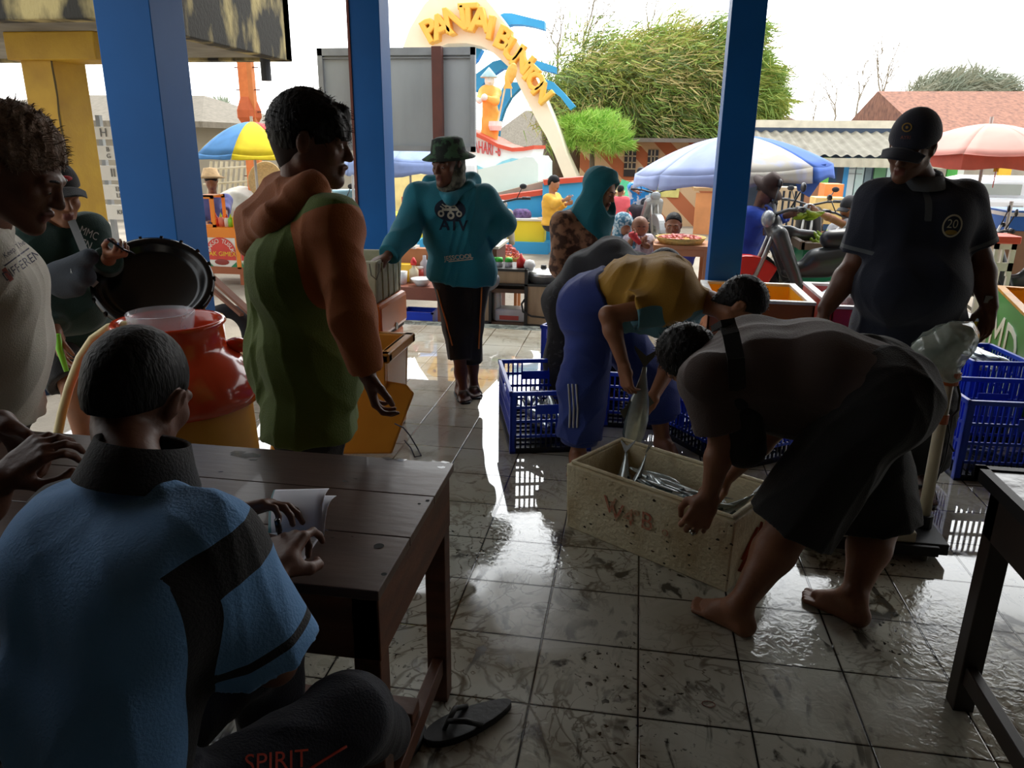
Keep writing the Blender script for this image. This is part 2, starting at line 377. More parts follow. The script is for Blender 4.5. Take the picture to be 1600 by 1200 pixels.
def foot_ops(An, T, s=1.0, toes=True, z0=None):
    """An ankle joint, T point the big toe aims at (same level as the sole)"""
    An = np.asarray(An, float); T = np.asarray(T, float); sole = T[2]; d = nrm((T-An)*A(1, 1, 0)); x = A(d[1], -d[0], 0); o = []
    L = np.linalg.norm((T-An)*A(1, 1, 0)); G = lambda a, b, c: A(An[0], An[1], sole)+d*a*s+x*b*s+A(0, 0, c)*s
    o += [cone(An, G(-.03, 0, .032), .035*s, .03*s, .02), cone(An, G(.07, 0, .045), .034*s, .026*s, .03), cone(G(-.02, 0, .026), G(.09, -.02, .02), .024*s, .018*s, .03),
          cone(G(-.02, 0, .026), G(.1, .02, .02), .024*s, .018*s, .03), cone(G(.06, 0, .045), G(.12, .012, .024), .024*s, .02*s, .02)]
    for i, (b, l, r) in enumerate(((.030, .165, .0125), (.012, .165, .0095), (-.002, .158, .009), (-.016, .15, .0085), (-.029, .14, .0085))):
        o.append(cone(G(.11-.004*i, b*.9, .016), G(l, b, .011), r*1.1*s, r*s, .004))
    return o
# ------------------------------------------------------------ the pavilion: floor, ceiling, walls, blue pillars
def floor_material():
    m = bpy.data.materials.new('wet_tiles'); m.use_nodes = True; n, l = m.node_tree.nodes, m.node_tree.links; p = n['Principled BSDF']
    tc = n.new('ShaderNodeTexCoord'); sp = n.new('ShaderNodeSeparateXYZ'); l.new(tc.outputs['Object'], sp.inputs[0])
    def mt(op, a, b=None, c=None, clamp=False):
        q = n.new('ShaderNodeMath'); q.operation = op; q.use_clamp = clamp
        for i, v in enumerate((a, b, c)):
            if v is None: continue
            if isinstance(v, (int, float)): q.inputs[i].default_value = v
            else: l.new(v, q.inputs[i])
        return q.outputs[0]
    def noise(scale, det=4, dist=0.0, stretch=None, off=(0, 0, 0), rot=0):
        mp = n.new('ShaderNodeMapping'); l.new(tc.outputs['Object'], mp.inputs[0]); mp.inputs['Location'].default_value = off
        if stretch: mp.inputs['Scale'].default_value = stretch
        mp.inputs['Rotation'].default_value = (0, 0, rot)
        q = n.new('ShaderNodeTexNoise'); q.inputs['Scale'].default_value = scale; q.inputs['Detail'].default_value = det; q.inputs['Distortion'].default_value = dist
        l.new(mp.outputs[0], q.inputs['Vector']); return q.outputs[0]
    def ramp(f, p0, p1, c0, c1):
        q = n.new('ShaderNodeValToRGB'); e = q.color_ramp.elements; e[0].position = p0; e[1].position = p1; e[0].color = (*c0, 1); e[1].color = (*c1, 1)
        l.new(f, q.inputs[0]); return q.outputs[0]
    def mix(f, a, b, mode='MIX'):
        q = n.new('ShaderNodeMixRGB'); q.blend_type = mode
        for i, v in zip(('Fac', 'Color1', 'Color2'), (f, a, b)):
            if isinstance(v, (int, float)): q.inputs[i].default_value = v
            elif isinstance(v, tuple): q.inputs[i].default_value = (*v, 1)
            else: l.new(v, q.inputs[i])
        return q.outputs[0]
    def step(x, a, b): return mt('MULTIPLY', mt('SUBTRACT', x, a), 1.0/(b-a), clamp=True)
    gx = mt('ABSOLUTE', mt('SUBTRACT', mt('FRACT', mt('MULTIPLY', mt('SUBTRACT', sp.outputs[0], .085-.1515+30.3), 1/.303)), .5))
    gy = mt('ABSOLUTE', mt('SUBTRACT', mt('FRACT', mt('MULTIPLY', mt('SUBTRACT', sp.outputs[1], 2.05-.15-30), 1/.3)), .5))
    gr = mt('MINIMUM', gx, gy); line = mt('SUBTRACT', 1.0, step(gr, .006, .013)); rim = mt('SUBTRACT', 1.0, step(gr, .013, .03))
    base = ramp(noise(1.3, 3), .35, .7, lin((204, 206, 196)), lin((176, 172, 154)))
    film = mt('MULTIPLY', step(noise(2.6, 5, 1.2), .5, .75), .6)              # brown film of mud
    base = mix(film, base, lin((120, 104, 78)))
    sm = noise(7.0, 6, 2.2, stretch=(1, .55, 1), rot=.5); sm2 = noise(3.1, 3, .5, off=(3, 1, 0))
    near = mt('SUBTRACT', 1.0, step(sp.outputs[1], 2.7, 3.6))                    # trodden half of the floor
    smear = mt('MULTIPLY', mt('MULTIPLY', step(sm, .55, .63), step(sm2, .42, .56)), mt('ADD', .25, mt('MULTIPLY', near, .65)))
    base = mix(smear, base, lin((38, 34, 24)))
    sp2 = noise(42, 3, .6); spk = mt('MULTIPLY', mt('MULTIPLY', step(sp2, .62, .66), step(noise(2.2, 2, 0, off=(7, 3, 0)), .5, .6)), near)
    base = mix(spk, base, lin((24, 22, 16)))
    base = mix(mt('MULTIPLY', rim, .25), base, lin((90, 80, 60)))
    base = mix(line, base, lin((20, 19, 16)))
    l.new(base, p.inputs['Base Color'])
    cl_ = mt('ABSOLUTE', mt('SUBTRACT', noise(2.3, 4, 2.6, off=(5, 2, 0)), .5)); cl2 = mt('ABSOLUTE', mt('SUBTRACT', noise(5.2, 3, 2.0, off=(1, 7, 0)), .5))
    swirl = mt('MULTIPLY', mt('MAXIMUM', mt('SUBTRACT', 1.0, step(cl_, .004, .03)), mt('SUBTRACT', 1.0, step(cl2, .003, .022))), mt('MULTIPLY', step(noise(1.7, 2, 0, off=(9, 9, 0)), .4, .6), mt('ADD', .2, mt('MULTIPLY', near, .55))))
    base = mix(swirl, base, lin((74, 58, 34)))
    base = mix(mt('MULTIPLY', step(sp.outputs[1], 2.4, 3.0), .22), base, lin((150, 128, 100)))  # far tiles tinted tan: warm reflected light put into the base colour
    l.new(base, p.inputs['Base Color'])
    # water: still sheet in the middle, ripples where feet have stirred it, damp film near the camera
    wet = noise(1.1, 2, .4, off=(2, 5, 0))
    sheet = mt('MULTIPLY', step(sp.outputs[1], 2.35, 2.75), 1.0)
    damp = step(mt('ADD', noise(1.9, 3, .6, off=(1, 1, 0)), mt('MULTIPLY', sheet, .3)), .42, .55)
    rough = mt('ADD', mt('MULTIPLY', mt('SUBTRACT', 1.0, damp), .24), .035)
    rough = mt('MAXIMUM', mt('MULTIPLY', rough, mt('SUBTRACT', 1.0, mt('MULTIPLY', sheet, .93))), .012)
    rough = mt('ADD', rough, mt('MULTIPLY', smear, .1))
    l.new(rough, p.inputs['Roughness']); p.inputs['IOR'].default_value = 1.5
    p.inputs['Specular IOR Level'].default_value = .5; p.inputs['Coat Roughness'].default_value = .01; l.new(mt('MULTIPLY', sheet, .6), p.inputs['Coat Weight'])
    rip = mt('MULTIPLY', noise(30, 4, 1.0), mt('MULTIPLY', mt('SUBTRACT', 1.0, step(sp.outputs[1], 2.5, 3.0)), step(wet, .38, .6)))
    far = mt('MULTIPLY', noise(5, 2), .02)
    h = mt('ADD', mt('ADD', mt('MULTIPLY', rip, .55), far), mt('MULTIPLY', line, mt('MULTIPLY', -.9, mt('SUBTRACT', 1.0, mt('MULTIPLY', sheet, .7)))))
    b = n.new('ShaderNodeBump'); b.inputs['Strength'].default_value = .55; b.inputs['Distance'].default_value = .006
    l.new(h, b.inputs['Height']); l.new(b.outputs[0], p.inputs['Normal']); return m
EDGE = 6.2
struct('floor', MB().bb((-2.95, -3.0, -.12), (6.5, EDGE, 0)), floor_material())
sandy = M('asphalt_sand', (168, 158, 142), .9, var=.2, vscale=1.2, bump=.5, bscale=30, rgb2=(136, 128, 116), thr=(.4, .62))
GZ = -.15
def ground():
    mb = MB(); mb.bb((-60, -6, GZ-.1), (60, 90, GZ)); return mb
struct('ground', ground(), sandy)
conc = M('concrete_grey', (120, 118, 112), .8, var=.2, vscale=5, bump=.3)
struct('trim_1', MB().bb((-2.95, EDGE, -.14), (6.5, EDGE+.16, .0)), M('step_dark_tile', (70, 78, 76), .25, vscale=12, rgb2=(112, 118, 112), thr=(.48, .52)), label='dark tiled edge strip')
struct('trim_2', MB().bb((-2.95, EDGE+.16, -.14), (6.5, EDGE+.3, -.05)), M('step_edge', (126, 128, 124), .35, vscale=3))
# ceiling, and unseen walls added to dim the light inside
ceil_m = M('ceiling_tan_boards', (120, 98, 76), .8, vscale=2)
struct('ceiling', MB().bb((-3.0, -3.2, 3.0), (6.6, EDGE+.5, 3.14)), ceil_m)
wm = M('unseen_wall_paint', (84, 82, 78), .8, vscale=1.5)
struct('unseen_wall_back', MB().bb((-3.1, -3.2, 0), (6.6, -3.05, 3.0)), wm)
struct('unseen_wall_right', MB().bb((6.5, -3.2, 0), (6.62, 4.5, 3.0)), wm)
struct('unseen_wall_left', MB().bb((-3.1, -3.2, 0), (-2.95, 1.2, 3.0)), wm)
blue = M('blue_gloss_paint', (16, 88, 156), .5, var=.1, vscale=1.6, bump=.05, bscale=8, coat=.0, spec=.2)
def pillar(x0, x1, y0, y1, label):
    t = thing('pillar', label, 'pillar', ((x0+x1)/2, (y0+y1)/2, 0))
    obj('shaft', MB().bb((x0, y0, 0), (x1, y1, 3.0)), blue, t, world=True, bevel=.004)
    return t
LP = (-2.745, -2.44, 3.8, 4.1)
pillar(*LP, 'broad blue square pillar behind the drum and its black lid')
p2 = pillar(-2.155, -1.922, 5.8, 6.03, 'blue pillar behind the white cool box on the orange boxes')
obj('edge_strip', MB().bb((-2.168, 5.79, .0), (-2.15, 5.80, 3.0)), M('brown_edge', (110, 52, 38), .6), p2, world=True, label='thin brown corner line')
pillar(.55, .782, 5.8, 6.03, 'blue pillar rising behind the bending men and yellow crates')
# ------------------------------------------------------------ neighbouring building: canopy on yellow column
mold = M('mouldy_yellow_concrete', (176, 160, 108), .85, vscale=2.2, rgb2=(44, 42, 36), thr=(.42, .56), bump=.3, stretch=(1.6, 1.6, .7))
yel = M('yellow_paint_worn', (206, 164, 40), .6, vscale=3, rgb2=(170, 128, 30), thr=(.3, .75), bump=.1)
can = thing('concrete_canopy', 'mouldy yellow concrete canopy edge reaching over from the left', 'canopy', (-6, 6.5, 2.28))
mb = MB(); mb.bb((-9.5, 5.15, 2.28), (-3.6, 5.3, 3.1)); mb.bb((-3.75, 5.3, 2.28), (-3.6, 8.0, 3.1)); mb.bb((-9.5, 7.85, 2.28), (-3.6, 8.0, 3.1)); mb.bb((-9.5, 5.15, 3.05), (-3.6, 8, 3.1))
obj('fascia', mb, mold, can, world=True, bevel=.01)
obj('soffit', MB().bb((-9.4, 5.3, 2.31), (-3.75, 7.85, 2.4)), M('soffit_grey', (150, 146, 136), .9, vscale=2, rgb2=(110, 106, 98)), can, world=True, label='grey underside')
obj('drain_pipe', MB().cyl((-3.78, 7.75, 2.08), (-3.78, 7.75, 2.3), .05, n=12), M('pipe_dark', (60, 62, 66), .6), can, world=True)
yc = thing('yellow_column', 'stout yellow painted column with a cracked corner under the canopy', 'column', (-4.9, 6.2, GZ))
obj('shaft', MB().bb((-5.05, 5.98, GZ), (-4.76, 6.38, 2.32)), yel, yc, world=True, bevel=.01)
obj('corbel', MB().bb((-5.1, 5.9, 2.1), (-4.3, 6.3, 2.31)), yel, yc, world=True, bevel=.01)
mb = MB(); rr = random.Random(3); pts = [A(-4.758+.0, 5.976, 2.3-.12*i)+A(rr.uniform(-.012, .008), 0, 0) for i in range(14)]
mb.tube(pts, [.004+.006*rr.random() for _ in pts], 5); obj('crack', mb, M('crack_dark', (92, 80, 50), .9), yc, world=True)
# ------------------------------------------------------------ the two wooden tables
wood = M('dark_table_wood', (92, 68, 56), .36, vscale=3, rgb2=(66, 50, 44), thr=(.3, .7), bump=.04, bscale=20, stretch=(.7, 2.5, 1), coat=.08)
woodside = M('table_side_wood', (112, 66, 40), .5, vscale=5, rgb2=(80, 46, 30), bump=.1, stretch=(1, 1, 6))
def table(name_label, x0, x1, y0, y1, h, top_m, side_m, hole=None, ap=.15):
    t = thing('wooden_table', name_label, 'table', ((x0+x1)/2, (y0+y1)/2, 0))
    mb = MB(); ym = [y0, y0+(y1-y0)*.34, y0+(y1-y0)*.67, y1]
    for i in range(3):
        a, b = ym[i]+(.001 if i else 0), ym[i+1]-.001; mb.bb((x0, a, h-.022), (x1, b, h))
    obj('table_top', mb, top_m, t, world=True, bevel=.002)
    mb = MB()
    for (a, b) in (((x0+.03, y0+.02, h-.022-ap), (x1-.01, y0+.045, h-.022)), ((x0+.03, y1-.045, h-.022-ap), (x1-.01, y1-.02, h-.022)), ((x1-.035, y0+.02, h-.022-ap), (x1-.008, y1-.02, h-.022)), ((x0+.01, y0+.02, h-.022-ap), (x0+.035, y1-.02, h-.022))): mb.bb(a, b)
    obj('apron', mb, side_m, t, world=True, bevel=.002)
    w_ = .055
    for xx in (x0+.01, x1-.01-w_):
        for yy in (y0+.02, y1-.02-w_):
            obj('leg', MB().bb((xx, yy, 0), (xx+w_, yy+w_, h-.022)), side_m, t, world=True, bevel=.003)
    for xx in (x0+.02, x1-.02-.03):
        obj('stretcher', MB().bb((xx, y0+.04, .09), (xx+.03, y1-.04, .145)), side_m, t, world=True, bevel=.003)
    obj('long_stretcher', MB().bb((x0+.03, (y0+y1)/2-.03, .145), (x1-.03, (y0+y1)/2+.03, .18)), side_m, t, world=True, bevel=.003)
    return t
TH = .70
T1 = table('long dark brown wooden table with the open notebook on it', -1.75, -.435, 1.18, 1.79, TH, wood, woodside)
mb = MB()
for (px, py, r) in ((592, 853, .011), (668, 782, .005), (600, 897, .006), (655, 787, .004)):
    q = g(px, py, TH+.0006); mb = MB(); mb.lathe([(0.0001, 0), (r, 0)], q, 14); obj('knot_hole', mb, M('hole_black', (8, 6, 5), .9), T1, world=True, label='dark knot hole')
mb = MB(); rr = random.Random(5)
for (px, py, r) in ((385, 712, .03), (372, 706, .02), (395, 718, .012), (625, 718, .018), (605, 716, .014), (695, 722, .012), (540, 752, .008), (555, 748, .004), (345, 737, .006), (690, 730, .01), (520, 840, .004), (550, 838, .003)):
    q = g(px, py, TH+.0009)
    k = 9; pts = [(r*rr.uniform(.5, 1.2)*1.4*math.cos(2*math.pi*i/k), r*rr.uniform(.4, 1)*.8*math.sin(2*math.pi*i/k)) for i in range(k)]
    mb = MB(); mb.add([q+A(a, b, 0) for a, b in pts], [tuple(range(k))]); obj('wet_patch', mb, M('water_spill', (120, 128, 135), .04, var=.02, spec=.9, alpha=.5), T1, world=True)
T2 = table('dark wooden table with a black edge at the right side of the floor', .945, 2.1, 1.12, 2.005, TH, M('glossy_table_top', (92, 90, 92), .22, vscale=3, rgb2=(60, 58, 60), bump=.3, bscale=9), M('near_black_wood', (44, 32, 26), .5, vscale=5))
obj('edge_band', MB().bb((.925, 1.1, TH-.03), (.95, 2.03, TH+.004)).bb((.925, 2.0, TH-.03), (2.12, 2.025, TH+.004)), M('black_rubber', (18, 18, 20), .5), T2, world=True)
# bench the writer sits on
bn = thing('bench', 'dark wooden bench under the man writing at the table', 'bench', (-.95, .86, 0))
obj('seat', MB().bb((-1.6, .66, .395), (-.62, .95, .425)), wood, bn, world=True, bevel=.004)
for xx in (-1.55, -.72):
    for yy in (.68, .88): obj('leg', MB().bb((xx, yy, 0), (xx+.045, yy+.045, .395)), woodside, bn, world=True)
# notebook and pen
nb = thing('notebook', 'open notebook with a lifted white page on the long dark table', 'notebook', (-.68, 1.35, TH))
nbR = rotz(-.22); nc = g(462, 838, TH+.004)
pap = M('white_paper', (214, 216, 226), .7, var=.02, bump=.02)
mb = MB(); q_ = [g(x, y, TH+.001) for x, y in ((414, 838), (504, 834), (457, 902), (388, 898))]; mb.add(q_+[q+A(0, 0, .007) for q in q_], [(3, 2, 1, 0), (4, 5, 6, 7), (0, 1, 5, 4), (1, 2, 6, 5), (2, 3, 7, 6), (3, 0, 4, 7)]); obj('page_block', mb, pap, nb, world=True)
c0 = g(437, 762, TH+.05); hinge = g(503, 832, TH+.01)
def page(u, v):
    # flipped page arching up and away from the hinge
    a = g(424, 832, TH+.012); b = g(503, 834, TH+.012); c = g(430, 765, TH+.05); d = g(514, 763, TH+.075)
    lo = a+(b-a)*v; hi = c+(d-c)*v; p = lo+(hi-lo)*u; return p+A(.0, -.01, .025)*math.sin(math.pi*u)*(.6+.4*v)
mb = MB(); mb.grid(page, 12, 6); o = obj('page', mb, pap, nb, world=True, smooth=True); o.modifiers.new('t', 'SOLIDIFY').thickness = .0012
mb = MB(); mb.grid(lambda u, v: page(u, v)+A(.012*u+.004, .0, -.012*u-.004*v), 10, 4); o = obj('page', mb, pap, nb, world=True, smooth=True); o.modifiers.new('t', 'SOLIDIFY').thickness = .0012
mb = MB(); mb.grid(lambda u, v: page(u, v)+A(-.012, .008*u+.008, -.009), 8, 4); o = obj('cover', mb, M('teal_cover', (70, 130, 140), .5), nb, world=True, smooth=True, label='teal cover'); o.modifiers.new('t', 'SOLIDIFY').thickness = .002
mb = MB()
for i in range(5):
    q = nc+nbR@A(-.0, -.03+.018*i, .0042); mb.box(q+nbR@A(.01, 0, 0), (.085, .0012, .0004), nbR)
obj('ruled_line', mb, M('ink_line', (120, 124, 150), .8), nb, world=True)
# ------------------------------------------------------------ figures
def skinmat(name, rgb, rough=.5): return M(name, rgb, rough, var=.14, vscale=9, bump=.08, bscale=90)
SK_D = skinmat('skin_dark', (104, 66, 48)); SK_M = skinmat('skin_brown', (138, 92, 66)); SK_L = skinmat('skin_light', (166, 116, 86))
LIP = M('lip', (112, 62, 56), .5); HAIR = M('hair_black', (13, 12, 13), .55, spec=.25, var=.3, vscale=60, bump=.25, bscale=140, stretch=(1, 1, .25))
EYE_W = M('eye_white', (150, 140, 130), .35); EYE_D = M('eye_dark', (14, 10, 9), .1)
def lv(J, s, fat):
    P, W, C = J['P'], J['W'], J['C']; lp, ls = nrm(J['lp']), nrm(J['ls']); lm = nrm(lp+ls)
    return [(P, lp, .07*s, .1*s*fat), (W, lm, .062*s, .094*s*fat), (C, ls, .082*s, .104*s)]
def torso_ops(J, s=1, fat=1, off=0, k=.05, cut=None, belly=None):
    L = lv(J, s, fat); N = J['N']; ls = nrm(J['ls']); o = []
    for q in (-1, 1):
        for (a, l0, w0, r0), (b, l1, w1, r1) in zip(L, L[1:]): o.append(cone(a+q*l0*w0, b+q*l1*w1, r0+off, r1+off, k, cut))
        S = J['S'][0 if q > 0 else 1]
        o.append(cone(L[2][0]+q*ls*.085*s, S, .09*s+off, .058*s+off, k)); o.append(cone(N-nrm(N-J['C'])*.01, S, .036*s+off, .05*s+off, .03))
    for (a, l0, w0, r0) in L: o.append(cone(a-l0*w0, a+l0*w0, r0+off, r0+off, k, cut))
    if belly is not None: o.append(cone(belly-nrm(J['lp'])*.06*s, belly+nrm(J['lp'])*.06*s, .11*s*fat+off, k=.09, cut=cut))
    return o
def prep(J, s):
    J = dict(J)
    for k in J:
        if isinstance(J[k], (tuple, list)) and k not in ('arms', 'legs', 'S'): J[k] = np.asarray(J[k], float)
    J.setdefault('lp', J['ls']); J.setdefault('W', J['P']*.6+J['N']*.4 if 'C' not in J else (J['P']+J['C'])/2)
    J.setdefault('C', J['P']*.27+J['N']*.73)
    dn = nrm(J['P']-J['N']); ls = nrm(J['ls'])
    if 'S' not in J: J['S'] = [J['N']+ls*.165*s+dn*.035*s, J['N']-ls*.165*s+dn*.035*s]
    J['H0'] = [J['P']+nrm(J['lp'])*.088*s, J['P']-nrm(J['lp'])*.088*s]
    return J
def arm_ops(S, E, W, s=1, off=0, fat=1):
    m = E+(W-E)*.3
    return [cone(S, E, .05*s*fat+off, .037*s*fat+off, .03), cone(E, m, .037*s*fat+off, .04*s*fat+off, .02), cone(m, W, .04*s*fat+off, .025*s*fat+off, .02)]
def leg_ops(H, K, An, s=1, off=0, fat=1):
    m = K+(An-K)*.3
    return [cone(H, K, .072*s*fat+off, .054*s*fat+off, .04), ball(K, .055*s*fat+off, .02), cone(K, m, .052*s*fat+off, .056*s*fat+off, .03), cone(m, An, .056*s*fat+off, .034*s+off, .03)]
def person(label, J, s=1.0, vox=.005, skin=SK_M, fat=1.0, hs=None, belly=None, legs=True, group=None, lipp=True, base=None, headscale=1.0, armfat=1.0, legfat=1.0, drop_torso=False):
    """the body: one continuous skin mesh grown from the joints in J; returns the Empty (its clothes become children)"""
    J = prep(J, s); hs = (hs or s)*headscale; b = base if base is not None else A(J['P'][0], J['P'][1], 0)
    t = thing('person', label, 'person', b, group=group); R = hframe(J['face'], J.get('up', A(0, 0, 1)))
    o = torso_ops(J, s, fat*.94, -.018, belly=belly)
    o += [cone(J['N'], J['H']+R@A(0, -.03, -.06)*hs, .056*s, .05*hs, .03)]
    o += head_ops(J['H'], R, hs)
    for q, a in enumerate(J.get('arms', [])):
        if a is None: continue
        E, W = np.asarray(a['E'], float), np.asarray(a['W'], float); o += arm_ops(J['S'][q], E, W, s, 0, armfat)
        if 'd' in a: 
            kw = {k: a[k] for k in ('side', 'curl', 'spread', 'thumb', 'curls') if k in a}
            o += hand_ops(W, a['d'], a['n'], s=s*a.get('hs', 1), **kw)
    for q, l in enumerate(J.get('legs', [])):
        if l is None or not legs: continue
        K, An = np.asarray(l['K'], float), np.asarray(l['A'], float); o += leg_ops(J['H0'][q], K, An, s, 0, legfat)
        if 'T' in l: o += foot_ops(An, l['T'], s)
    H = J['H']; 
    def paint(P):
        q = (P-H)@R/hs; return ((np.abs(q[:, 0]) < .021) & (q[:, 1] > .086) & (q[:, 2] < -.055) & (q[:, 2] > -.081)).astype(int)
    body = blob('body', o, vox, [skin, LIP], t, paint=paint if lipp else None)
    return t, J, R, hs, body
def eyes(t, J, R, hs, down=.3, open_=True):
    for q in (-1, 1):
        c = J['H']+R@A(q*.031, .0815, -.0085)*hs; mb = MB(); mb.mi = 0
        mb.ball(c, A(.0122, .0115, .0075)*hs, 14, R); mb.mi = 1; mb.ball(c+R@A(0, .0075, -.001)*hs, A(.005, .005, .005)*hs, 10, R)
        obj('eye', mb, [EYE_W, EYE_D], t, world=True, smooth=True)
        mb = MB(); mb.tube([J['H']+R@A(q*.012+q*.036*u, .096-.012*u*u*1.2, .012+.007*math.sin(math.pi*(u*.8+.1)))*hs for u in (0, .25, .5, .75, 1)], [.002*hs, .0035*hs, .0035*hs, .003*hs, .0015*hs], 6)
        obj('eyebrow', mb, HAIR, t, world=True, smooth=True)
def sleeve_end(S, E, W, f):
    if f <= 1: p = S+(E-S)*f; return p, nrm(E-S)
    return E+(W-E)*(f-1), nrm(W-E)
def shirt(t, J, s, mats, vox=.006, off=.014, hem=.08, sleeves=(.62, .62), loose=.018, fat=1.0, seed=1, amp=.006, belly=None, name='shirt', paint=None, extra=(), armfat=1.0, hemn=None, k=.06, axis=None, fscale=1.0, label=None, neck=True, mask=None):
    dn = nrm(J['P']-J['W']) if hemn is None else nrm(hemn); hp = J['P']+dn*hem; cut = (hp, dn)
    o = torso_ops(J, s, fat, off, k, cut, belly); L = lv(J, s, fat)
    for q in (-1, 1): 
        a, l0, w0, r0 = L[0]; o.append(cone(a+q*l0*w0, a+q*l0*w0*1.05+dn*(hem+.05), r0+off, r0+off+.012, k, cut))
    a, l0, w0, r0 = L[0]; o.append(cone(a, a+dn*(hem+.05), r0+off, r0+off+.008, k, cut))
    o += list(extra)
    for q, arm in enumerate(J.get('arms', [])):
        if arm is None: continue
        S, E, W = J['S'][q], np.asarray(arm['E'], float), np.asarray(arm['W'], float); f = sleeves[q]
        e, d = sleeve_end(S, E, W, f); r = .052*s*armfat+off
        if f <= 1: o.append(cone(S, e+d*.03, r, (.05-.011*f)*s*armfat+off+loose, .045, (e, d)))
        else:
            o += [cone(S, E, r, .042*s*armfat+off+loose*.6, .045), cone(E, e+d*.02, .042*s*armfat+off+loose*.6, (.042-.012*(f-1))*s+off+loose*.25, .03, (e, d))]
        if vox <= .007 and f <= 1.2: o.append(sub(cone(e-d*.03, e+d*.04, (.03)*s+off+loose*.3, (.05-.011*min(f, 1))*s*armfat+off+loose-.008, .006)))
    return blob(name, o, vox, mats, t, fold=folds(seed, amp, fscale, axis) if amp else None, paint=paint, label=label, mask=mask)
def trousers(t, J, s, mats, vox=.006, off=.012, ends=(1.9, 1.9), loose=.02, fat=1.0, seed=2, amp=.006, name='trousers', paint=None, extra=(), legfat=1.0, axis=None, label=None, fscale=1.0, k=.04):
    L = lv(J, s, fat); a, l0, w0, r0 = L[0]; o = [cone(a-l0*w0, a+l0*w0, r0+off, r0+off, .05), cone(a-l0*w0, J['W']-l0*w0, r0+off, r0+off-.01, .05, (J['W']*.55+a*.45, nrm(J['W']-a))), cone(a+l0*w0, J['W']+l0*w0, r0+off, r0+off-.01, .05, (J['W']*.55+a*.45, nrm(J['W']-a)))]
    for q, l in enumerate(J.get('legs', [])):
        if l is None: continue
        H, K, An = J['H0'][q], np.asarray(l['K'], float), np.asarray(l['A'], float); f = ends[q]
        if f <= 1:
            e = H+(K-H)*f; d = nrm(K-H); o.append(cone(H, e+d*.04, .09*s*legfat+off, .066*s*legfat+off+loose, k, (e, d)))
            if vox <= .008: o.append(sub(cone(e-d*.03, e+d*.05, .05*s, .066*s*legfat+off+loose-.01, .006)))
        else:
            e = K+(An-K)*(f-1); d = nrm(An-K)
            o += [cone(H, K, .09*s*legfat+off, .062*s*legfat+off+loose*.7, k), cone(K, e+d*.03, .062*s*legfat+off+loose*.7, (.058-.016*(f-1))*s+off+loose, k, (e, d))]
    o += list(extra)
    return blob(name, o, vox, mats, t, fold=folds(seed, amp, fscale, axis) if amp else None, paint=paint, label=label)
def hair(t, J, R, hs, mat=None, vox=.004, vol=1.0, front=.055, back=-.08, off=.007, amp=.0025, fringe=0, strands=0, seed=4, slen=.025, name='hair', nape=True, label=None, sd=(0, .2, -.6)):
    H = J['H']; T = lambda *p: H+R@(A(*p)*hs); mat = mat or HAIR
    o = [ell(T(0, -.018, .03), A(.078+off, .098+off, .09+off*1.4)*hs*A(vol, vol, vol), R, .02)]
    if nape: o.append(cone(T(0, -.055, -.02), T(0, -.05, -.075), (.05+off)*hs, (.042+off)*hs, .03))
    if fringe: o += [cone(T(-.045, .055, .07), T(-.032, .09, .07-fringe), .024*hs, .012*hs, .02), cone(T(0, .075, .08), T(.005, .1, .07-fringe), .026*hs, .012*hs, .02), cone(T(.045, .06, .07), T(.036, .088, .075-fringe), .024*hs, .012*hs, .02)]
    d = nrm(R@A(0, (front-back), -.19)); o.append(('p', T(0, 0, (front+back)/2+.0), d)) if not fringe else o.append(('p', T(0, 0, (front+back)/2-.02), d))
    if not fringe: o.append(sub(ell(T(0, .1, -.02), A(.062, .05, .075)*hs, R, .02)))
    for q in (-1, 1): o.append(sub(ell(T(q*.083, .0, -.012), A(.018, .028, .036)*hs, R, .012)))
    h = blob(name, o, vox, mat, t, fold=folds(seed, amp, 5.5), label=label)
    if strands:
        me = h.data; off_ = np.array(h['_off']); rs = np.random.RandomState(seed); mb = MB(); ix = rs.choice(len(me.vertices), strands)
        sdv = R@A(*sd)
        for i in ix:
            v = me.vertices[int(i)]; p = np.array(v.co)+off_; n = np.array(v.normal); q = (p-H)@R
            if q[2] < .0 and not nape: continue
            dd = nrm(n*.45+sdv*.8+rs.normal(size=3)*.35); dd = nrm(dd-n*min(0, dd@n)); L = slen*rs.uniform(.5, 1.3); c = nrm(np.cross(dd, n)+1e-6)*.0012
            e = p+dd*L+sdv*L*.3; m_ = p+dd*L*.5+n*.003
            mb.add([p-c, p+c, m_+c*.8, m_-c*.8, e], [(0, 1, 2, 3), (3, 2, 4)])
        tag(obj('hair_strands', mb, mat, t, world=True), kind='stuff')
    return h
def cap(t, J, R, hs, mat, brim_mat=None, tilt=0.0, vox=.004, bl=.075, off=.014, low=.02, name='cap'):
    """baseball cap with a curved brim, a part of the wearer"""
    H = J['H']; T = lambda *p: H+R@(A(*p)*hs)
    o = [ell(T(0, -.016, .034), A(.077+off, .098+off, .088+off*1.6)*hs, R, .01), ('p', T(0, 0, low), R@A(0, tilt, -1))]
    c = blob(name, o, vox, mat, t); mb = MB()
    def br(u, v):
        a = (v-.5)*2; y = .07+.035*math.cos(a*1.35)+bl*u*math.cos(a*1.25)**.6; x = a*.078*(1-.12*u)
        return T(x, y, low+.012-.028*a*a-.018*u-.0+tilt*.1)
    mb.grid(br, 8, 16); b = obj('cap_brim', mb, brim_mat or mat, c, smooth=True); 
    off_ = np.array(c['_off']); me = b.data
    for v in me.vertices: v.co = Vector(np.array(v.co)-off_)
    md = b.modifiers.new('s', 'SOLIDIFY'); md.thickness = .005
    return c
